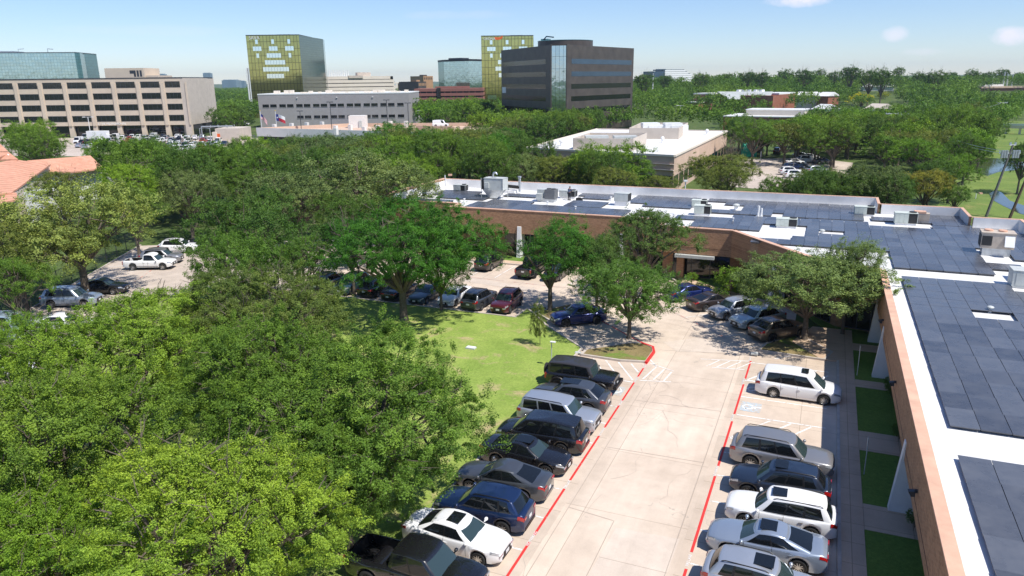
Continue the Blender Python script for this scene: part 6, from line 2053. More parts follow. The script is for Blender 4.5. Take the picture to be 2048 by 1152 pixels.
def ptree(key, label, px, py, rpx, zc, col, base=None, **k):
    """crown centre seen at px,py; radius in photograph pixels; base = where its trunk meets the ground"""
    if base is None:
        x, y = g(px, py, zc)
    else:
        x, y = g(*base)
    _, _, w = pj(x, y, zc)
    if base is not None:       # crown height from the picture
        d = ray(px, py); dep = x * FH[0] + y * FH[1]; P = np.array([0, 0, CAMH]) + d * dep / float(d @ FH)
        ox, oy, zc = P[0] - x, P[1] - y, P[2]
    t = tree(key, label, x, y, zc, rpx * w / FPX, col, **k)
    if base is not None:
        r = -k.get('rot', 0.)
        for c in t.children:
            if c.name.startswith('crown'): c.location = (ox * math.cos(r) - oy * math.sin(r), ox * math.sin(r) + oy * math.cos(r), zc)
    return t


N1 = [  # key, label, px, py, rpx, zc, colour, rot, sz
    ('nearA', 'bright lime-green tree filling the bottom left, nearest of all', 440, 1050, 245, 5.6, LIME, 0.3, .80),
    ('nearB', 'dark green broad tree reaching over the lawn, left of the black sedans', 716, 850, 250, 4.8, MIDG, 1.2, .80),
    ('nearA', 'dark lower tree mass beside the navy crossover and the white sedan', 690, 965, 150, 3.6, MIDG, 2.2, .95),
    ('nearA', 'mid-green tree at the left edge between the two bright near trees', 110, 900, 235, 5.6, (.13, .225, .032, 1), 2.6, .9),
    ('nearB', 'dense dark tree behind the bright lime-green one', 545, 760, 170, 5.2, MIDG, 4.0, .9),
    ('nearA', 'yellow-green tree over the side lot at the left edge', 250, 715, 185, 5.6, (.18, .30, .038, 1), 5.0, .8),
    ('nearB', 'light green tree at the left edge over a pale van', 40, 720, 110, 5.4, BRIGHT, 2.0, .9),
    ('nearA', 'green tree in the bottom left corner of the view', 60, 1120, 200, 4.6, BRIGHT, 0.9, .9),
    ('nearB', 'olive-green wide tree between the side lot and the lawn', 530, 640, 165, 5.6, (.12, .175, .042, 1), 3.3, .75),
    ('nearB', 'green tree filling the gap between the lime-green tree and the dark lawn tree', 620, 910, 130, 4.6, MIDG, 5.5, .9),
]
for key, lab, px, py, rp, zc, col, rot, sz in N1:
    ptree(key, lab, px, py, rp, zc, col, rot=rot, sz=sz)
ptree('nearB', 'green tree with a tall forked trunk on the lawn by the black sedan', 842, 498, 150, 6, DEEP, base=(808, 641), rot=2.2, sz=.74)
ptree('midB', 'low leafy branch mass hanging right of the big lawn trunk', 880, 545, 62, 3.6, BRIGHT, rot=.5, sz=1.1)
N2 = [
    ('midC', 'dark tree left of the forked lawn tree, over hidden cars', 700, 470, 60, 6.0, DEEP, 1.0, .9),
    ('midA', 'dark spreading tree over the far end of the side lot', 500, 470, 125, 6.5, DARKG, 2.0, .85),
    ('midB', 'mid-green tree just right of the white crossover in the side lot', 470, 545, 95, 5.5, MIDG, 3.0, 1.0),
    ('midC', 'dark tree between the olive tree and the forked lawn tree', 600, 520, 75, 6.0, MIDG, 4.4, .9),
    ('midA', 'large pale-tipped tree below the terracotta roofs', 150, 455, 150, 6.8, PALE, 0.4, .80),
    ('midC', 'green tree at the left edge below the terracotta roofs', 30, 500, 105, 6.0, OLIVE, 1.4, .9),
    ('midB', 'small tree in front of the white stucco wall', 120, 372, 46, 6.0, OLIVE, 5.1, .8),
    ('midC', 'low green tree hiding the left end of the side lot', 20, 560, 80, 4.6, MIDG, 2.4, .9),
    ('midB', 'broad green tree between the stucco house and the side lot', 265, 420, 62, 6.0, MIDG, 4.4, .9),
    ('midA', 'grey-green rounded oak at the left end of the brick wing', 715, 375, 145, 7.0, GREYG, 2.4, .62),
    ('midC', 'grey-green oak left of the brick wing, nearer than the rounded one', 585, 400, 110, 6.6, GREYG, .4, .8),
    ('midA', 'dark tree touching the left end of the brick wall', 700, 440, 75, 5.4, DARKG, 3.4, .9),
]
for key, lab, px, py, rp, zc, col, rot, sz in N2:
    ptree(key, lab, px, py, rp, zc, col, rot=rot, sz=sz)
ptree('forkR', 'round light-leaved tree with twin stems on the striped island', 1264, 582, 101, 5, (.098, .20, .038, 1), base=(1258, 676), rot=.2, sz=.80)
ptree('midD', 'slim forked tree with an open crown at the tip of the lawn', 1132, 508, 92, 5, DEEP, base=(1100, 622), rot=3.2, sz=.80)
ptree('midC', 'grey-green tree in front of the brick band above the twin-stem tree', 1295, 470, 98, 6.0, (.105, .18, .045, 1), rot=2.0, sz=.82)
ptree('midB', 'smaller olive tree between the forked tree and the brick band', 1195, 520, 62, 4.8, (.10, .175, .04, 1), rot=1.0, sz=.95)
ptree('forkR', 'leaning grey-green tree with wispy top beside the entrance wing', 1622, 566, 136, 5, (.165, .245, .085, 1), base=(1608, 681), rot=1.2, sz=.62)
ptree('midD', 'wispy upper shoots of the tree against the solar roof', 1700, 535, 66, 5.6, (.165, .245, .085, 1), rot=.5, sz=1.05)
ptree('sapling', 'slender young tree staked in the lawn', 1077, 646, 19, 2, OLIVE, base=(1080, 692), rot=.2, sz=1.9)
ptree('shrub', 'large clipped shrub in the corner by the entrance', 1462, 565, 32, 1.3, BRIGHT, rot=1., sz=1.1, cat='shrub', name='shrub')
ptree('shrub', 'small square-clipped shrub before the entrance doors', 1384, 556, 14, .8, BRIGHT, rot=2., sz=.9, cat='shrub', name='shrub')
for i, (px, py, r_) in enumerate(((1412, 575, 13), (1430, 583, 13), (1447, 590, 12), (1398, 570, 9))):
    ptree('shrub', 'low dark shrub in the shaded bed by the entrance, ' + ORD[i] + ' from the doors', px, py, r_, .5, DARKG, rot=i * 1., sz=.8, cat='shrub', name='low_shrub', group='low shrubs by the entrance')
for i, (px, py, r_) in enumerate(((1020, 506, 11), (1005, 505, 10), (1008, 511, 8))):
    ptree('shrub', 'low brown-green shrub beside the white fin of the far wing, ' + ['right', 'left', 'front'][i] + ' one', px, py, r_, .7, (.10, .09, .05, 1), rot=i * 1., sz=.8, cat='shrub', name='low_shrub', group='low shrubs at the far wing')
for i, (y0, zc, r_) in enumerate(((50.2, .5, .55), (49.3, .5, .5), (43.2, .4, .5), (34.0, .4, .45))):
    tree('shrub', ['clipped shrub against the wall behind the farthest fin', 'second clipped shrub behind the farthest fin', 'low shrub against the wall behind the minivan', 'low shrub by the nearest fin'][i], 5.2, y0, zc + .3, r_, DARKG, cat='shrub', name='shrub', sz=1.)

# ---- belts of trees: jittered grid, kept where the photograph shows crowns
def inpoly(x, y, P):
    c = False; n = len(P); j = n - 1
    for i in range(n):
        if (P[i][1] > y) != (P[j][1] > y) and x < (P[j][0] - P[i][0]) * (y - P[i][1]) / (P[j][1] - P[i][1]) + P[i][0]: c = not c
        j = i
    return c


HOLES = [(1052, 240, 1461, 300, 185), (1058, 286, 1120, 312, 140), (1288, 300, 1345, 332, 125), (1500, 306, 1700, 340, 180), (160, 262, 430, 284, 290), (503, 244, 640, 268, 235), (640, 240, 935, 255, 235),
         (1003, 100, 1262, 200, 290), (0, 150, 425, 256, 295), (512, 185, 817, 240, 345), (0, 290, 206, 388, 136), (1392, 184, 1550, 196, 395), (1392, 196, 1416, 207, 395), (1456, 222, 1580, 236, 250),
         (1600, 184, 1658, 195, 380), (827, 176, 962, 198, 425), (1950, 335, 2048, 440, 170), (1995, 235, 2048, 330, 240), (1318, 139, 1382, 156, 880), (1740, 208, 1764, 214, 325), (1722, 181, 1790, 186, 540), (1965, 174, 2048, 182, 540), (430, 262, 505, 275, 240)]


def belt(polys, step, zc, rr, keys, cols, label, group, dmin, dmax, seed, smin=-1.0, smax=1.0, prob=1., zmul=(.8, 1.15), cat='tree'):
    rs = random.Random(seed); out = []
    n1 = int((dmax - dmin) / step) + 1
    for i in range(n1):
        d = dmin + i * step
        s = smin * d
        while s < smax * d:
            dd = d + rs.uniform(-.42, .42) * step; ss = s + rs.uniform(-.42, .42) * step; s += step
            x = FH[0] * dd + math.cos(YAW) * ss; y = FH[1] * dd + math.sin(YAW) * ss
            z0 = elev(x, y); zz = zc * rs.uniform(.85, 1.18); r_ = rr * rs.uniform(.78, 1.22)
            u, v, w = pj(x, y, z0 + zz); rp_ = r_ * FPX / max(w, 1)
            if rs.random() > prob or not any(inpoly(u, v, P) for P in polys): continue
            if any(w < hd and u + rp_ * .85 > a0 and u - rp_ * .85 < a1 and v + rp_ * .6 > c0 and v - rp_ * .62 < c1 for a0, c0, a1, c1, hd in HOLES): continue
            out.append((x, y, z0, zz, r_, w, rs.choice(keys), rs.choice(cols), rs.uniform(0, 6.28), rs.uniform(*zmul)))
    out.sort(key=lambda a: a[5])
    return out


PA = [(0, 274), (60, 276), (135, 296), (200, 304), (300, 304), (440, 300), (480, 300), (545, 290), (600, 284), (700, 284), (800, 278), (868, 280), (900, 272), (950, 272), (1010, 276), (1060, 300), (1055, 330), (960, 336), (870, 342), (815, 352), (700, 345), (560, 362),
      (430, 400), (330, 400), (250, 380), (222, 352), (205, 325), (185, 304), (90, 316), (30, 306), (0, 284)]
b1 = belt([PA], 7.4, 6.6, 4.9, ['midA', 'midB', 'midC', 'midD'], [MIDG, MIDG, DARKG, OLIVE, GREYG, BRIGHT, DARKG], '', '', 84, 172, 5, -.72, .06, 1., (.72, 1.05))
PC = [(955, 232), (1010, 238), (1150, 232), (1262, 224), (1270, 210), (1390, 212), (1440, 232), (1480, 250), (1600, 240), (1700, 215), (1760, 215), (1850, 205), (1950, 205), (2048, 200), (2060, 225), (2010, 232), (1985, 262), (1950, 295), (1925, 330), (1910, 372), (1850, 392), (1760, 372), (1725, 345),
      (1700, 318), (1620, 296), (1500, 288), (1480, 262), (1465, 248), (1380, 235), (1290, 233), (1210, 244), (1110, 268), (1060, 282), (1010, 268), (960, 262)]
b2 = belt([PC], 8.4, 6.0, 5.4, ['midA', 'farA', 'farB', 'farC'], [MIDG, BRIGHT, BRIGHT, DARKG, MIDG, OLIVE], '', '', 150, 300, 6, -.08, .78, 1., (.75, 1.1))
PE = [(1035, 335), (1110, 335), (1130, 330), (1280, 335), (1330, 360), (1450, 350), (1500, 345), (1560, 372), (1640, 375), (1740, 358), (1830, 370), (1900, 380), (1905, 402), (1760, 392), (1500, 378), (1300, 368), (1100, 358), (1020, 350)]
b3 = belt([PE], 6.4, 4.9, 3.8, ['midA', 'midB', 'midC', 'midD'], [MIDG, OLIVE, DARKG, OLIVE, GREYG], '', '', 102, 138, 7, -.05, .75, 1., (.75, 1.05))
PB = [(428, 182), (470, 188), (505, 196), (510, 242), (440, 244), (430, 240)]
b4 = belt([PB], 10, 6.5, 6.5, ['farA', 'farB', 'farC'], [MIDG, DARKG], '', '', 300, 420, 8, -.45, -.3)
PD = [(815, 214), (860, 204), (960, 205), (1000, 215), (960, 240), (820, 238), (816, 222)]
b5 = belt([PD], 9.5, 7.5, 6, ['farA', 'farB', 'farC'], [MIDG, DARKG, BRIGHT], '', '', 275, 400, 9, -.18, 0.02)
far_extra = [b for b in b4 + b5 if b[5] > 325]; b4 = [b for b in b4 if b[5] <= 325]; b5 = [b for b in b5 if b[5] <= 325]
print('belts', len(b1), len(b2), len(b3), len(b4), len(b5))
WMAX = 245
CN = {MIDG: 'mid-green', BRIGHT: 'bright green', DARKG: 'dark green', OLIVE: 'olive', GREYG: 'grey-green'}
for lst, lab, grp in ((b1, 'of the left belt', 'trees in the left-hand belt'), (b3, 'behind the solar roof', 'trees behind the solar roof'),
                      (b4, 'right of the beige block', 'trees right of the beige block'), (b5, 'left of the brown office', 'trees before the red-brown parking structure'),
                      (b2, 'of the right-hand wood', 'trees of the right-hand wood')):
    lst = [b for b in lst if not (grp == 'trees of the right-hand wood' and b[5] > WMAX)]
    lo, hi = min(b[5] for b in lst), max(b[5] for b in lst) + .01; ranks = {}
    for b in sorted(lst, key=lambda b: pj(b[0], b[1], 5)[0]):
        k_ = int((b[5] - lo) / (hi - lo) * 6); ranks[b[:2]] = (k_, sum(1 for q in ranks.values() if q[0] == k_))
    for (x, y, z0, zz, r_, w, kk, cc, rot, sz) in lst:
        k_, n_ = ranks[(x, y)]
        lb_ = CN[cc] + ' tree, ' + ORD[n_] + ' from the left in the ' + ORD[k_] + ' rank ' + lab
        tree(kk, lb_, x, y, zz, r_, tuple(c * random.Random(x).uniform(.85, 1.15) for c in cc[:3]) + (1,), group=grp, rot=rot, sz=sz, z0=z0)

for key, lab, px, py, rp, zc, col, rot, sz in [
    ('midA', 'big bright round tree in front of the flat-roofed office', 1212, 332, 84, 6.0, BRIGHT, .6, .72),
    ('midC', 'olive tree behind the roof below the middle of the right-hand lot', 1560, 380, 46, 4.6, MIDG, .2, .9),
    ('midA', 'round tree behind the roof below the lone dark grey sedan', 1640, 374, 50, 4.8, OLIVE, 1.2, .85),
    ('midC', 'dark tree behind the roof, left of the yellow-blossom tree', 1715, 378, 50, 4.8, MIDG, 2.2, .9),
    ('midB', 'bushy tree just left of the yellow-blossom tree', 1785, 385, 48, 4.8, DARKG, 2.9, .9),
    ('midB', 'green tree at the creek edge right of the yellow-blossom tree', 1912, 392, 30, 3.6, MIDG, 2.9, .9),
    ('midA', 'broad tree on the left bank above the creek pool', 1905, 338, 44, 5.5, BRIGHT, .9, .9),
    ('midC', 'dense tree at the left foot of the footbridge', 1966, 262, 42, 7.0, MIDG, .4, 1.),
    ('midB', 'tree standing behind the yellow-blossom tree', 1862, 352, 44, 5.5, DARKG, .4, .9),
    ('midA', 'tall tree overhanging the creek bend', 1935, 300, 42, 6.5, MIDG, 1.9, 1.),
    ('midC', 'low olive tree before the windows of the flat-roofed office', 1318, 372, 42, 3.8, OLIVE, 1.2, .8),
    ('midB', 'dark upright tree left of the bright round tree behind the roof', 1070, 318, 48, 6.0, DARKG, .2, 1.1),
    ('midB', 'upright green tree behind the left end of the solar roof', 985, 312, 48, 6.5, DEEP, 1.4, 1.15),
    ('midC', 'spreading olive tree right of the flat-roofed office', 1440, 340, 78, 5.2, OLIVE, 2.6, .62),
    ('midA', 'wide tree with a black trunk beside the teal container', 1508, 268, 50, 7.5, MIDG, 1.6, .7),
    ('midC', 'broad tree shading the right-hand lot', 1600, 262, 62, 7.0, BRIGHT, 3.6, .75),
    ('midA', 'broad tree at the right end of the right-hand lot', 1668, 275, 55, 7.0, MIDG, 5.6, .8),
    ('midB', 'bush-topped tree with yellow blossom behind the roof corner', 1852, 372, 52, 4.6, (.24, .24, .04, 1), .6, .75),
    ('midC', 'dark tree beyond the creek at the right edge', 2046, 318, 38, 6.0, DARKG, 1.6, 1.4),
    ('midA', 'dark tall trees mass left of the creek bend', 1905, 255, 62, 8.0, MIDG, 2.2, .9),
    ('farA', 'bright yellow-green tree in the right-hand wood', 1722, 198, 24, 8.0, YEL, 2.2, .62),
    ('farB', 'second yellow-green tree in the right-hand wood', 1765, 190, 13, 8.0, (.30, .36, .03, 1), 1.2, .6),
    ('farA', 'dark green round tree at the right foot of the brown office', 1283, 198, 24, 8.0, BRIGHT, 1.2, .9),
    ('bare', 'leafless brown tree at the corner of the flat-roofed office', 1462, 300, 30, 5.4, (.2, .15, .1, 1), 1.2, .9),
    ('midA', 'bright tree in the left front of the tree belt by the tile roofs', 60, 275, 55, 7.5, BRIGHT, 1.9, .8),
    ('midB', 'dark tree peeking over the parking deck wall', 1022, 282, 36, 6.0, DEEP, 3.9, .9),
    ('midA', 'dark round-topped tree in front of the parking deck', 800, 283, 66, 7.5, DEEP, 2.9, .72),
]:
    ptree(key, lab, px, py, rp, zc, col, rot=rot, sz=sz)

# the far wood: one mass of small crowns, leaf clumps as faces
def wood(name, items, nl, seed, label):
    rs = np.random.RandomState(seed); V, T = [], []
    base = [crown_geo(100 + k, 9, 70, 12, .115, hz=.7, cs=.16) for k in range(4)]
    for (x, y, z0, zz, r_, w, kk, cc, rot, sz) in items:
        v, tint = base[rs.randint(4)][:2]; c, s = math.cos(rot), math.sin(rot)
        q = v * np.array([r_, r_, r_ * sz]); q = np.stack([q[:, 0] * c - q[:, 1] * s, q[:, 0] * s + q[:, 1] * c, q[:, 2]], 1) + np.array([x, y, z0 + zz])
        V.append(q); T.append(np.clip(tint + rs.normal(0, .14), 0, 1))
    o = link(name, fast_mesh('far_wood', np.vstack(V), 4, np.concatenate(T), LEAF)); o.color = MIDG
    tag(o, label, 'wood', None, 'stuff')
    print(name, len(items), len(np.vstack(V)) // 4)


PF = [(1262, 160), (1300, 158), (1400, 157), (1500, 160), (1700, 158), (1900, 160), (2060, 158), (2060, 215), (1950, 212), (1850, 206), (1760, 202), (1660, 205), (1600, 200), (1560, 212), (1440, 225), (1390, 212), (1270, 210)]
b6 = belt([PF], 10, 6.5, 6.2, ['f'], [MIDG], '', '', 300, 900, 12, .08, .80, .80, (.7, 1.25))
b7 = [b for b in b2 if b[5] > WMAX] + far_extra
PG = [(425, 172), (505, 168), (512, 200), (430, 200)]
b8 = belt([PG], 14, 6, 7, ['f'], [MIDG], '', '', 430, 1600, 13, -.5, -.3, .6)
b9 = belt([[(950, 162), (1010, 160), (1010, 205), (950, 205)], [(790, 166), (830, 165), (830, 205), (815, 205), (790, 190)], [(500, 166), (1000, 162), (1000, 172), (500, 175)]], 13, 6, 7, ['f'], [MIDG], '', '', 380, 1500, 14, -.42, .0, .6)
wood('distant_wood', b6 + b7 + b8 + b9, 0, 3, 'distant treetops merging toward the horizon')
# taller trees standing out of the horizon line
rs = random.Random(4); HN = []
for px, hpx, r_ in [(1290, 8, 10), (1330, 6, 9), (1405, 8, 9), (1455, 9, 12), (1497, 12, 13), (1524, 11, 12), (1568, 15, 14), (1610, 17, 11), (1638, 16, 10), (1668, 13, 12), (1700, 20, 10), (1740, 15, 14), (1765, 14, 12), (1795, 20, 11), (1838, 8, 12), (1870, 10, 16), (1900, 9, 12), (1945, 12, 15), (1975, 10, 11), (2003, 14, 12), (2038, 8, 14)]:
    d = rs.uniform(430, 620); x, y, _ = at(px, d); z0 = elev(x, y); zt = at(px, d, 158 - hpx - (px - 1270) / 800 * 5)[2]; rad = r_ * d / FPX * 1.25
    rad = max(rad, (zt - z0) * .36)
    tree(rs.choice(['farA', 'farB', 'farC']), 'dark tree standing up from the right-hand horizon treeline, ' + ORD[HN.append(1) or len(HN) - 1] + ' from the left', x, y, max(zt - z0 - rad * .6, 5), rad, DARKG, group='trees on the right horizon', rot=rs.uniform(0, 6), sz=.95, z0=z0)


# ------------------------------------------------------------------ poles, lamps, wires, flags, people, small things
def pole(label, x, y, h, r0, r1, m, name='pole', cat='pole', lean=(0, 0), z0=0.):
    t = thing(name, label, cat, (x, y, z0))
    MB().tube([(0, 0, 0), (lean[0], lean[1], h)], [r0, r1], 8).build('shaft', MT[m], t)
    return t


def T_lamp(label, px, py_base, py_top, d=None, m='darkpole', heads=2, hm='unitgrey', group=None, span=1.0):
    if d is None:
        x, y = g(px, py_base); z0 = 0
    else:
        x, y, z0 = at(px, d, py_base)
    dep = x * FH[0] + y * FH[1]; zt = at(px, dep, py_top)[2]
    t = thing('lamp_post', label, 'lamp post', (x, y, z0), YAW, group)
    r = max(.07, dep * .0004)
    MB().tube([(0, 0, 0), (0, 0, zt - z0)], [r * 1.2, r], 6).build('shaft', MT[m], t)
    for k in range(heads):
        s = 0 if heads == 1 else (-1 if k == 0 else 1)
        hd = MB(); hd.box((s * span, 0, zt - z0 - .1), (.8 if dep > 150 else .5, .45, .22)); hd.box((s * span * .5, 0, zt - z0 - .05), (abs(s) * span + .1, .1, .1))
        hd.build('lamp_head', MT[hm], t)
    return t


for px, pb, pt, d, lab in [(583 + 20, 262, 222, 248, 'thin dark lamp post on the parking deck, leftmost'), (664, 262, 204, 235, 'tall dark lamp post on the parking deck before the grey wall'), (776, 262, 200, 240, 'tall dark lamp post right of the white stair house'), (818, 262, 206, 238, 'dark lamp post at the right corner of the grey block')]:
    T_lamp(lab, px, pb, pt, d, 'darkpole', 2, 'darkpole', 'lamp posts of the parking deck', .6)
for px, pt, d, lab in [(844, 221, 330, 'white twin lamp post left of the pair before the clump of trees'), (856, 214, 330, 'white single lamp post right of the twin one'), (948, 215, 330, 'small white lamp post by the gold tower foot'), (1011, 220, 300, 'white lamp post in front of the brown office'), (1360, 211, 330, 'white lamp post far right of the brown office')]:
    T_lamp(lab, px, pt + 24, pt, d, 'pipe', 2, 'white', None, 1.4)
T_lamp('white lamp post with two heads in the crowded office lot', 183, 280, 234, None, 'pipe', 2, 'white', None, 1.6)
T_lamp('white lamp post behind the solar roof near the utility poles', 1953, 437, 387, 123, 'pipe', 1, 'coping', None, .1).children[1].location = (-.7, 0, 0)
T_lamp('brown lamp post in the right-hand lot', 1615, 322, 281, None, 'wood', 1, 'woodgrey', None, .1)
T_lamp('short lamp post in the right-hand lot, nearer one', 1585, 352, 318, None, 'woodgrey', 1, 'woodgrey', None, .1)
T_lamp('white lamp head just above the rear parapet on the left', 901, 372, 350, 100, 'pipe', 1, 'coping', None, .1).children[1].location = (-.7, 0, 0)
T_lamp('white lamp head above the middle of the rear parapet', 1370, 384, 362, 103, 'pipe', 1, 'pipe', None, .1)
# monopoles on the horizon
for px, pt, pb, d, lab, lean in [(1306, 148, 195, 520, 'tall white pole right of the brown office', .0), (1558, 146, 180, 600, 'white pole before the horizon trees', 0), (1836, 151, 182, 560, 'white pole above the pale long wall', 0),
                           (1986, 149, 176, 560, 'leftmost of four white masts at the construction site', 0), (2008, 145, 173, 560, 'second of four white masts at the construction site', 0), (2015, 149, 175, 560, 'third of four white masts at the construction site', 0), (2025, 150, 173, 560, 'rightmost of four white masts at the construction site', 0)]:
    x, y, _ = at(px, d); z0 = elev(x, y); zt = at(px, d, pt)[2]
    t = thing('mast', lab, 'mast', (x, y, z0)); MB().tube([(0, 0, 0), (0, 0, zt - z0)], [.5, .3], 6).build('shaft', MT['pipe'], t)
    MB().box((0, 0, zt - z0), (.8, .8, .5)).build('cap', MT['unitgrey'], t)
t, L = building('site_wall', 'long brown and pink retaining wall under the white masts', 1964, 545, 2075, 545)
gz = elev(t.location[0], t.location[1]); zt = ztop(2010, 176, 545)
lb(MB(), 0, L, 0, 4, 0, zt).build('wall', MT['redbrown'], t); lb(MB(), -.3, L, -1, 5, zt, zt + 1.2).build('coping', MT['garagebeige'], t)
lb(MB(), L * .08, L * .42, 1, 4, zt + 1.2, zt + 2.6).build('barrier', MT['white'], t)
t, L = building('footbridge', 'pale concrete footbridge over the creek at the right edge', 2019, 262, 2090, 255)
lb(MB(), 0, L, 0, 2.5, 2.0, 2.9).build('deck', MT['cream'], t); lb(MB(), 0, L, -.1, .1, 2.9, 3.6).build('railing', MT['white'], t)
for k in range(3): lb(MB(), L * (.1 + .4 * k), L * (.1 + .4 * k) + .5, .4, 2.0, 0, 2.0).build('pier', MT['cream'], t)

# utility poles by the creek
def upole(label, px, py, top, leanpx, m, arms, trans=0):
    x, y = g(px, py); dep = x * FH[0] + y * FH[1]; zt = at(px, dep, top)[2]
    lx = (leanpx / FPX) * dep
    t = thing('utility_pole', label, 'utility pole', (x, y, 0), YAW)
    MB().tube([(0, 0, 0), (lx * .5, 0, zt * .5), (lx, 0, zt)], [.20, .17, .13], 8).build('shaft', MT[m], t)
    for f, w in arms:
        a = MB().box((lx * f, 0, zt * f), (w, .12, .14)); a.build('crossarm', MT['pipe'] if m == 'woodgrey' else MT[m], t)
        for s in (-.48, -.30, .30, .48): MB().tube([(lx * f + s * w, 0, zt * f + .14), (lx * f + s * w, 0, zt * f + .45)], [.09, .05], 6).build('insulator', MT['metal'], t)
    for k in range(trans):
        s = (-1.1, -.75, -.4, .5, .85, 1.2)[k]
        MB().tube([(lx * .86 + s, -.1, zt * .82), (lx * .86 + s, -.1, zt * .82 + 1.1)], .16, 8).build('transformer', MT['metal'], t)
    return t, (x + math.cos(YAW) * lx, y + math.sin(YAW) * lx, zt)


t1, e1 = upole('grey utility pole with a crossarm and a cluster of fittings, by the creek', 1972, 434, 290, 30 - 0, 'woodgrey', [(.88, 3.0), (.99, .9)], 6)
t2, e2 = upole('brown leaning utility pole at the right edge by the creek', 2019, 437, 330, 26, 'wood', [(.97, 2.4)])
t3, e3 = upole('grey utility pole rising out of the right-hand wood', 1770, 300, 226, 8, 'woodgrey', [(.97, 4.2), (.88, 2.4)], 4)
t4, e4 = upole('thin utility pole top in the wood, left of the creek', 1844, 318, 252, 2, 'woodgrey', [(.93, 2.6)])
t5, e5 = upole('faint utility pole in the wood near the footbridge', 1898, 270, 214, 2, 'woodgrey', [(.98, 3.2)])
t6, e6 = upole('faint utility pole in the wood at the upper right', 1993, 262, 205, 2, 'woodgrey', [(.98, 4)])
t7, e7 = upole('dark utility pole stump beside the transformer pole in the wood', 1793, 302, 222, 8, 'woodgrey', [(.9, 2.0)])


def wire(label, a, b, sag, r=.025):
    pts_ = []
    for k in range(13):
        f = k / 12; pts_.append((a[0] + (b[0] - a[0]) * f, a[1] + (b[1] - a[1]) * f, a[2] + (b[2] - a[2]) * f - sag * 4 * f * (1 - f)))
    o = MB().tube(pts_, r, 4).build('power_line', MT['metal']); tag(o, label, 'power line', 'power lines over the right-hand wood'); return o


wire('sagging wire from the wood pole to the pole near the footbridge', e3, e5, 2.2, .035)
wire('second sagging wire just under the first one', (e3[0], e3[1], e3[2] - 1.5), (e5[0], e5[1], e5[2] - .9), 2.0, .035)
wire('wire from the footbridge pole on to the upper right pole', e5, e6, 1.5, .035)
wire('wire sloping down from the thin pole to the creek pole', e4, (e1[0], e1[1], e1[2] - 1), 1.0)
wire('wire beside it, sloping to the creek pole crossarm', (e4[0] + .8, e4[1], e4[2] - .8), (e1[0] + .8, e1[1], e1[2] - 1.4), 1.1)

# lawn details
x, y = g(1103, 735)
t = thing('lawn_lamp', 'thin grey light pole with a small head, on the lawn behind the black off-road car', 'lamp post', (x, y, .1), 0)
MB().tube([(0, 0, 0), (0, 0, 3.6)], .035, 6).build('shaft', MT['unitgrey'], t)
MB().box((.1, 0, 3.55), (.38, .22, .10)).build('lamp_head', MT['white'], t)
t.scale = (1, 1, .52)
x, y = g(942, 697, .1); t = thing('valve_box', 'small pale utility box lying in the middle of the lawn', 'utility box', (x, y, .1)); MB().box((0, 0, 0), (.75, .45, .10)).build('box_base', MT['unitgrey'], t); MB().box((0, 0, .1), (.68, .38, .04)).build('lid', MT['white'], t)
x, y = g(1156, 706, .1); t = thing('valve_box', 'tiny pale box at the lawn tip beside the kerb', 'utility box', (x, y, .1)); MB().box((0, 0, 0), (.45, .28, .07)).build('box_base', MT['unitgrey'], t)
for px, py, lab in ((1503, 712, 'dark fallen sign base at the tip of the tree bed'),):
    x, y = g(px + 6, py - 3, .1); t = thing('wheel_stop', lab, 'post base', (x, y, .1)); MB().box((0, 0, 0), (.5, .35, .12)).ball((.1, 0, .14), (.2, .15, .08), 8, 5).build('base', MT['unitgrey'], t)
for y_, h in ((52.9, 2.1), (38.6, 2.0)):
    t = thing('bay_sign', 'thin accessible-bay sign post at the edge of the ' + ('shaded walk behind the minivan' if y_ > 50 else 'walk behind the long grey-silver car'), 'sign', (3.3, y_, .13), 0, 'bay sign posts on the walk')
    MB().tube([(0, 0, 0), (0, 0, h)], .025, 6).build('post', MT['unitgrey'], t)
    MB().box((-.02, 0, h - .35), (.02, .3, .42)).build('sign_plate', MT['unitgrey'], t)
# fence of the side lot
t = thing('chain_fence', 'dark mesh fence with posts along the side lot, under the pale-tipped tree', 'fence', (*Lp(-9, -6.9), 0))
o0 = np.array(Lp(-9, -6.9)); ms = MB(); rl = MB()
for k in range(23):
    p = np.array(Lp(-9 + 3 * k, -6.9)) - o0; MB().tube([(p[0], p[1], 0), (p[0], p[1], 2.1)], .05, 6).build('post', MT['darkpole'], t)
q = np.array(Lp(57, -6.9)) - o0
MB().seg((0, 0), tuple(q), .02, 1.95, 2.0).seg((0, 0), tuple(q), .02, .1, .14).build('rail', MT['darkpole'], t)
for k in range(220):
    p = np.array(Lp(-9 + .3 * k, -6.9)) - o0; ms.box((p[0], p[1], .1), (.02, .02, 1.9))
tag(ms.build('pickets', MT['darkpole'], t), kind='stuff')
# teal container and its gate
x, y = g(1497, 313); t = thing('container', 'teal green covered container beside the right-hand lot', 'container', (x, y, 0), R(20))
MB().box((0, 0, 0), (3.4, 2.6, 2.6)).build('body', MT['teal'], t); MB().tube([(-1.7, 0, 2.55), (1.7, 0, 2.55)], 1.0, 12).build('cover', MT['teal'], t)
t = thing('bollard_gate', 'white posts beside the teal container', 'gate', (*g(1506, 318), 0)); MB().tube([(0, 0, 0), (0, 0, 1.6)], .1, 6).build('post', MT['pipe'], t); MB().tube([(1.8, .4, 0), (1.8, .4, 1.9)], .1, 6).build('post', MT['pipe'], t)

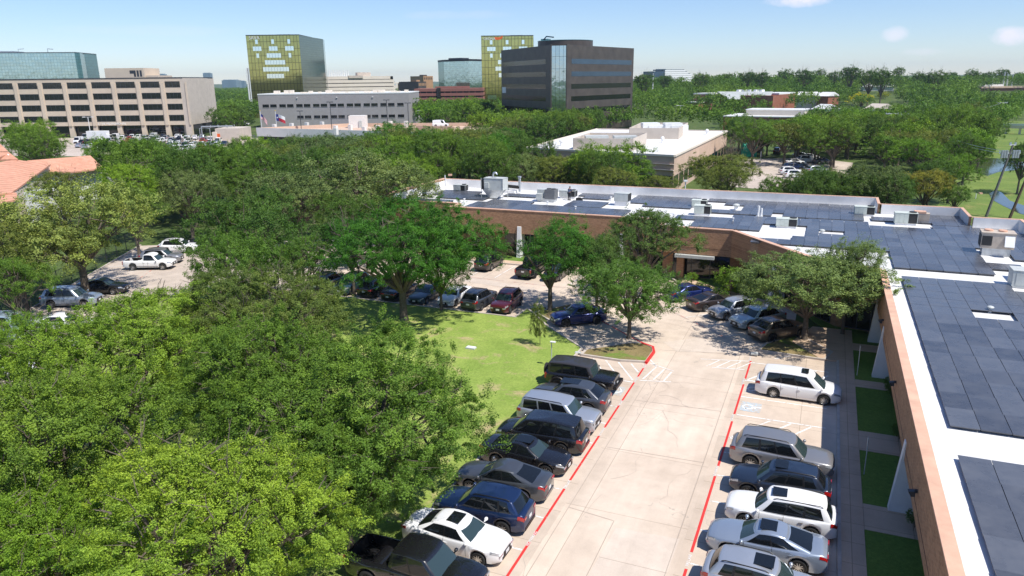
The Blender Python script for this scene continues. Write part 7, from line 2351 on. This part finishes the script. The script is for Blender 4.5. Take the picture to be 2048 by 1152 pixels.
# flags before the grey block
for px, lab, kind in ((523, 'a', 'us'), (553, 'b', 'tx')):
    x, y, z = at(px, 300, 251); dep = 300; zt = at(px, dep, 222)[2]
    t = thing('flagpole', 'white flagpole before the grey block, carrying the ' + ('striped flag' if kind == 'us' else 'lone-star flag'), 'flagpole', (x, y, 0), YAW, 'flagpoles before the grey block')
    MB().tube([(0, 0, 0), (0, 0, zt)], [.14, .10], 8).build('shaft', MT['pipe'], t); MB().ball((0, 0, zt + .1), .2, 8, 5).build('finial', MT['yellow'], t)
    f = thing('flag', ('limp red-and-white striped flag with a blue canton' if kind == 'us' else 'white, red and blue flag with one star, flying to the right'), 'flag', (x, y, zt - 1.2), YAW)
    mats = [MT['white'], simple('flag_red_' + kind, (.5, .03, .05), .8), simple('flag_blue_' + kind, (.02, .035, .18), .8)]
    m = MB(); W_, H_ = (2.3, 1.9) if kind == 'us' else (3.6, 2.6); nx = 10; rows_ = 13 if kind == 'us' else 2
    fx = lambda u, v: (u * W_, .25 * math.sin(u * 7), -v * H_ - u * u * (2.6 if kind == 'us' else 1.2))
    for j in range(rows_):
        for i in range(nx):
            u0, u1, v0, v1 = i / nx, (i + 1) / nx, j / rows_, (j + 1) / rows_
            mi = (1 if j % 2 == 0 else 0) if kind == 'us' else j
            if kind == 'us' and u1 <= .41 and j < 7: mi = 2
            if kind == 'tx' and u1 <= .31: mi = 2
            m.add([fx(u0, v0), fx(u1, v0), fx(u1, v1), fx(u0, v1)], [(0, 1, 2, 3)], mi)
    me = m.build('cloth', mats, f)
    if kind == 'tx':
        st = MB(); c0 = fx(.15, .5)
        st.add([(c0[0] + (.42 if k % 2 == 0 else .17) * math.sin(k * math.pi / 5), c0[1] - .06 + (0), c0[2] + (.42 if k % 2 == 0 else .17) * math.cos(k * math.pi / 5)) for k in range(10)], [tuple(range(10))])
        st.build('star', MT['white'], f)


# ---- the worker on the roof
def person(label, x, y, z, rot):
    t = thing('person', label, 'person', (x, y, z), rot)
    J = dict(pel=(0, 0, .93), spine=(.03, 0, 1.15), chest=(.09, 0, 1.38), neck=(.12, 0, 1.50), head=(.16, 0, 1.62), top=(.18, 0, 1.73),
             hl=(0, .10, .88), kl=(.04, .12, .50), al=(0, .13, .08), tl=(.16, .15, .04), hr=(0, -.10, .88), kr=(.02, -.12, .50), ar=(-.03, -.13, .08), tr=(.13, -.15, .04),
             sl=(.09, .19, 1.42), el=(.16, .26, 1.16), wl=(.36, .20, 1.08), sr=(.09, -.19, 1.42), er=(.18, -.25, 1.16), wr=(.38, -.16, 1.12))
    rad = dict(pel=.145, spine=.13, chest=.155, neck=.06, head=.095, top=.07, hl=.095, kl=.065, al=.05, tl=.045, hr=.095, kr=.065, ar=.05, tr=.045, sl=.07, el=.048, wl=.035, sr=.07, er=.048, wr=.035)
    E_ = [('pel', 'spine'), ('spine', 'chest'), ('chest', 'neck'), ('neck', 'head'), ('head', 'top'), ('pel', 'hl'), ('hl', 'kl'), ('kl', 'al'), ('al', 'tl'), ('pel', 'hr'), ('hr', 'kr'), ('kr', 'ar'), ('ar', 'tr'),
          ('chest', 'sl'), ('sl', 'el'), ('el', 'wl'), ('chest', 'sr'), ('sr', 'er'), ('er', 'wr')]
    for s, w in (('l', 'wl'), ('r', 'wr')):
        for k, (dx, dy, dz) in enumerate([(.085, -.03, 0), (.095, -.01, -.01), (.092, .01, -.01), (.08, .028, -.01)]):
            a, b = 'f%s%d' % (s, k), 'g%s%d' % (s, k); W_ = J[w]
            J[a] = (W_[0] + dx * .7, W_[1] + dy, W_[2] + dz); J[b] = (W_[0] + dx * 1.5, W_[1] + dy, W_[2] + dz * 3 - .03); rad[a] = rad[b] = .010
            E_ += [(w, a), (a, b)]
        J['t' + s + 'h'] = (J[w][0] + .06, J[w][1] + (-.05 if s == 'l' else .05), J[w][2] + .03); rad['t' + s + 'h'] = .012; E_.append((w, 't' + s + 'h'))

    def skin(keys, scale, name, m, zmin=-9, zmax=9):
        ks = [k for k in J if k in keys]; me = bpy.data.meshes.new(name)
        me.from_pydata([J[k] for k in ks], [(ks.index(a), ks.index(b)) for a, b in E_ if a in ks and b in ks], [])
        o = link(name, me, t); o.modifiers.new('skin', 'SKIN')
        if not me.skin_vertices: me.skin_vertices.new() if hasattr(me.skin_vertices, 'new') else None
        bm = __import__('bmesh').new(); bm.from_mesh(me); ly = bm.verts.layers.skin.verify(); bm.verts.ensure_lookup_table()
        for i, k in enumerate(ks):
            bm.verts[i][ly].radius = (rad[k] * scale, rad[k] * scale * (1.0)); bm.verts[i][ly].use_root = (i == 0)
        bm.to_mesh(me); bm.free()
        sb = o.modifiers.new('sub', 'SUBSURF'); sb.levels = sb.render_levels = 1
        me.materials.append(m); return o
    skin(set(J), 1.0, 'body', MT['skin'])
    skin({'pel', 'hl', 'kl', 'al', 'hr', 'kr', 'ar'}, 1.22, 'trousers', MT['trousers'])
    skin({'pel', 'spine', 'chest', 'sl', 'el', 'sr', 'er'}, 1.16, 'shirt', MT['shirt'])
    MB().ball((.155, 0, 1.665), (.115, .10, .105), 10, 7).build('hair', MT['dark'], t, 60)
    for s in (-1, 1):
        MB().box((.06, s * .14, 0), (.28, .10, .09)).build('shoe', MT['black'], t)
        MB().ball((.245, s * .032, 1.635), .014, 6, 4).build('eye', MT['black'], t)
    MB().ball((.265, 0, 1.61), (.018, .014, .022), 6, 4).build('nose', MT['skin'], t)
    return t


person('worker in a blue-grey shirt and dark trousers standing at the low grey rooftop unit', -29.75, 89.0, ZR, R(75))

# clutter in the bed of the left row pickup and loose ground marks
tag(MB().box((-31.3, 84.2, ZR), (.9, .6, .05)).build('roof_walk_pad', MT['unitgrey']), 'flat grey pad on the white roof', 'pad')

# ------------------------------------------------------------------ haze
hz_on = True
if hz_on:
    hb_ = MB().box((0, 1500, -4), (7000, 7000, 92)).build('haze', [])
    hb_.data.materials.clear()
    hm = bpy.data.materials.new('haze_air'); hm.use_nodes = True
    nn = hm.node_tree.nodes; nn.clear(); ou = nn.new('ShaderNodeOutputMaterial'); pv = nn.new('ShaderNodeVolumePrincipled')
    pv.inputs['Color'].default_value = (.72, .86, 1.0, 1); pv.inputs['Density'].default_value = .0001; pv.inputs['Anisotropy'].default_value = .3
    hm.node_tree.links.new(pv.outputs[0], ou.inputs['Volume'])
    hb_.data.materials.append(hm)
    tag(hb_, 'thin pale haze over the distance', 'haze', None, 'stuff')
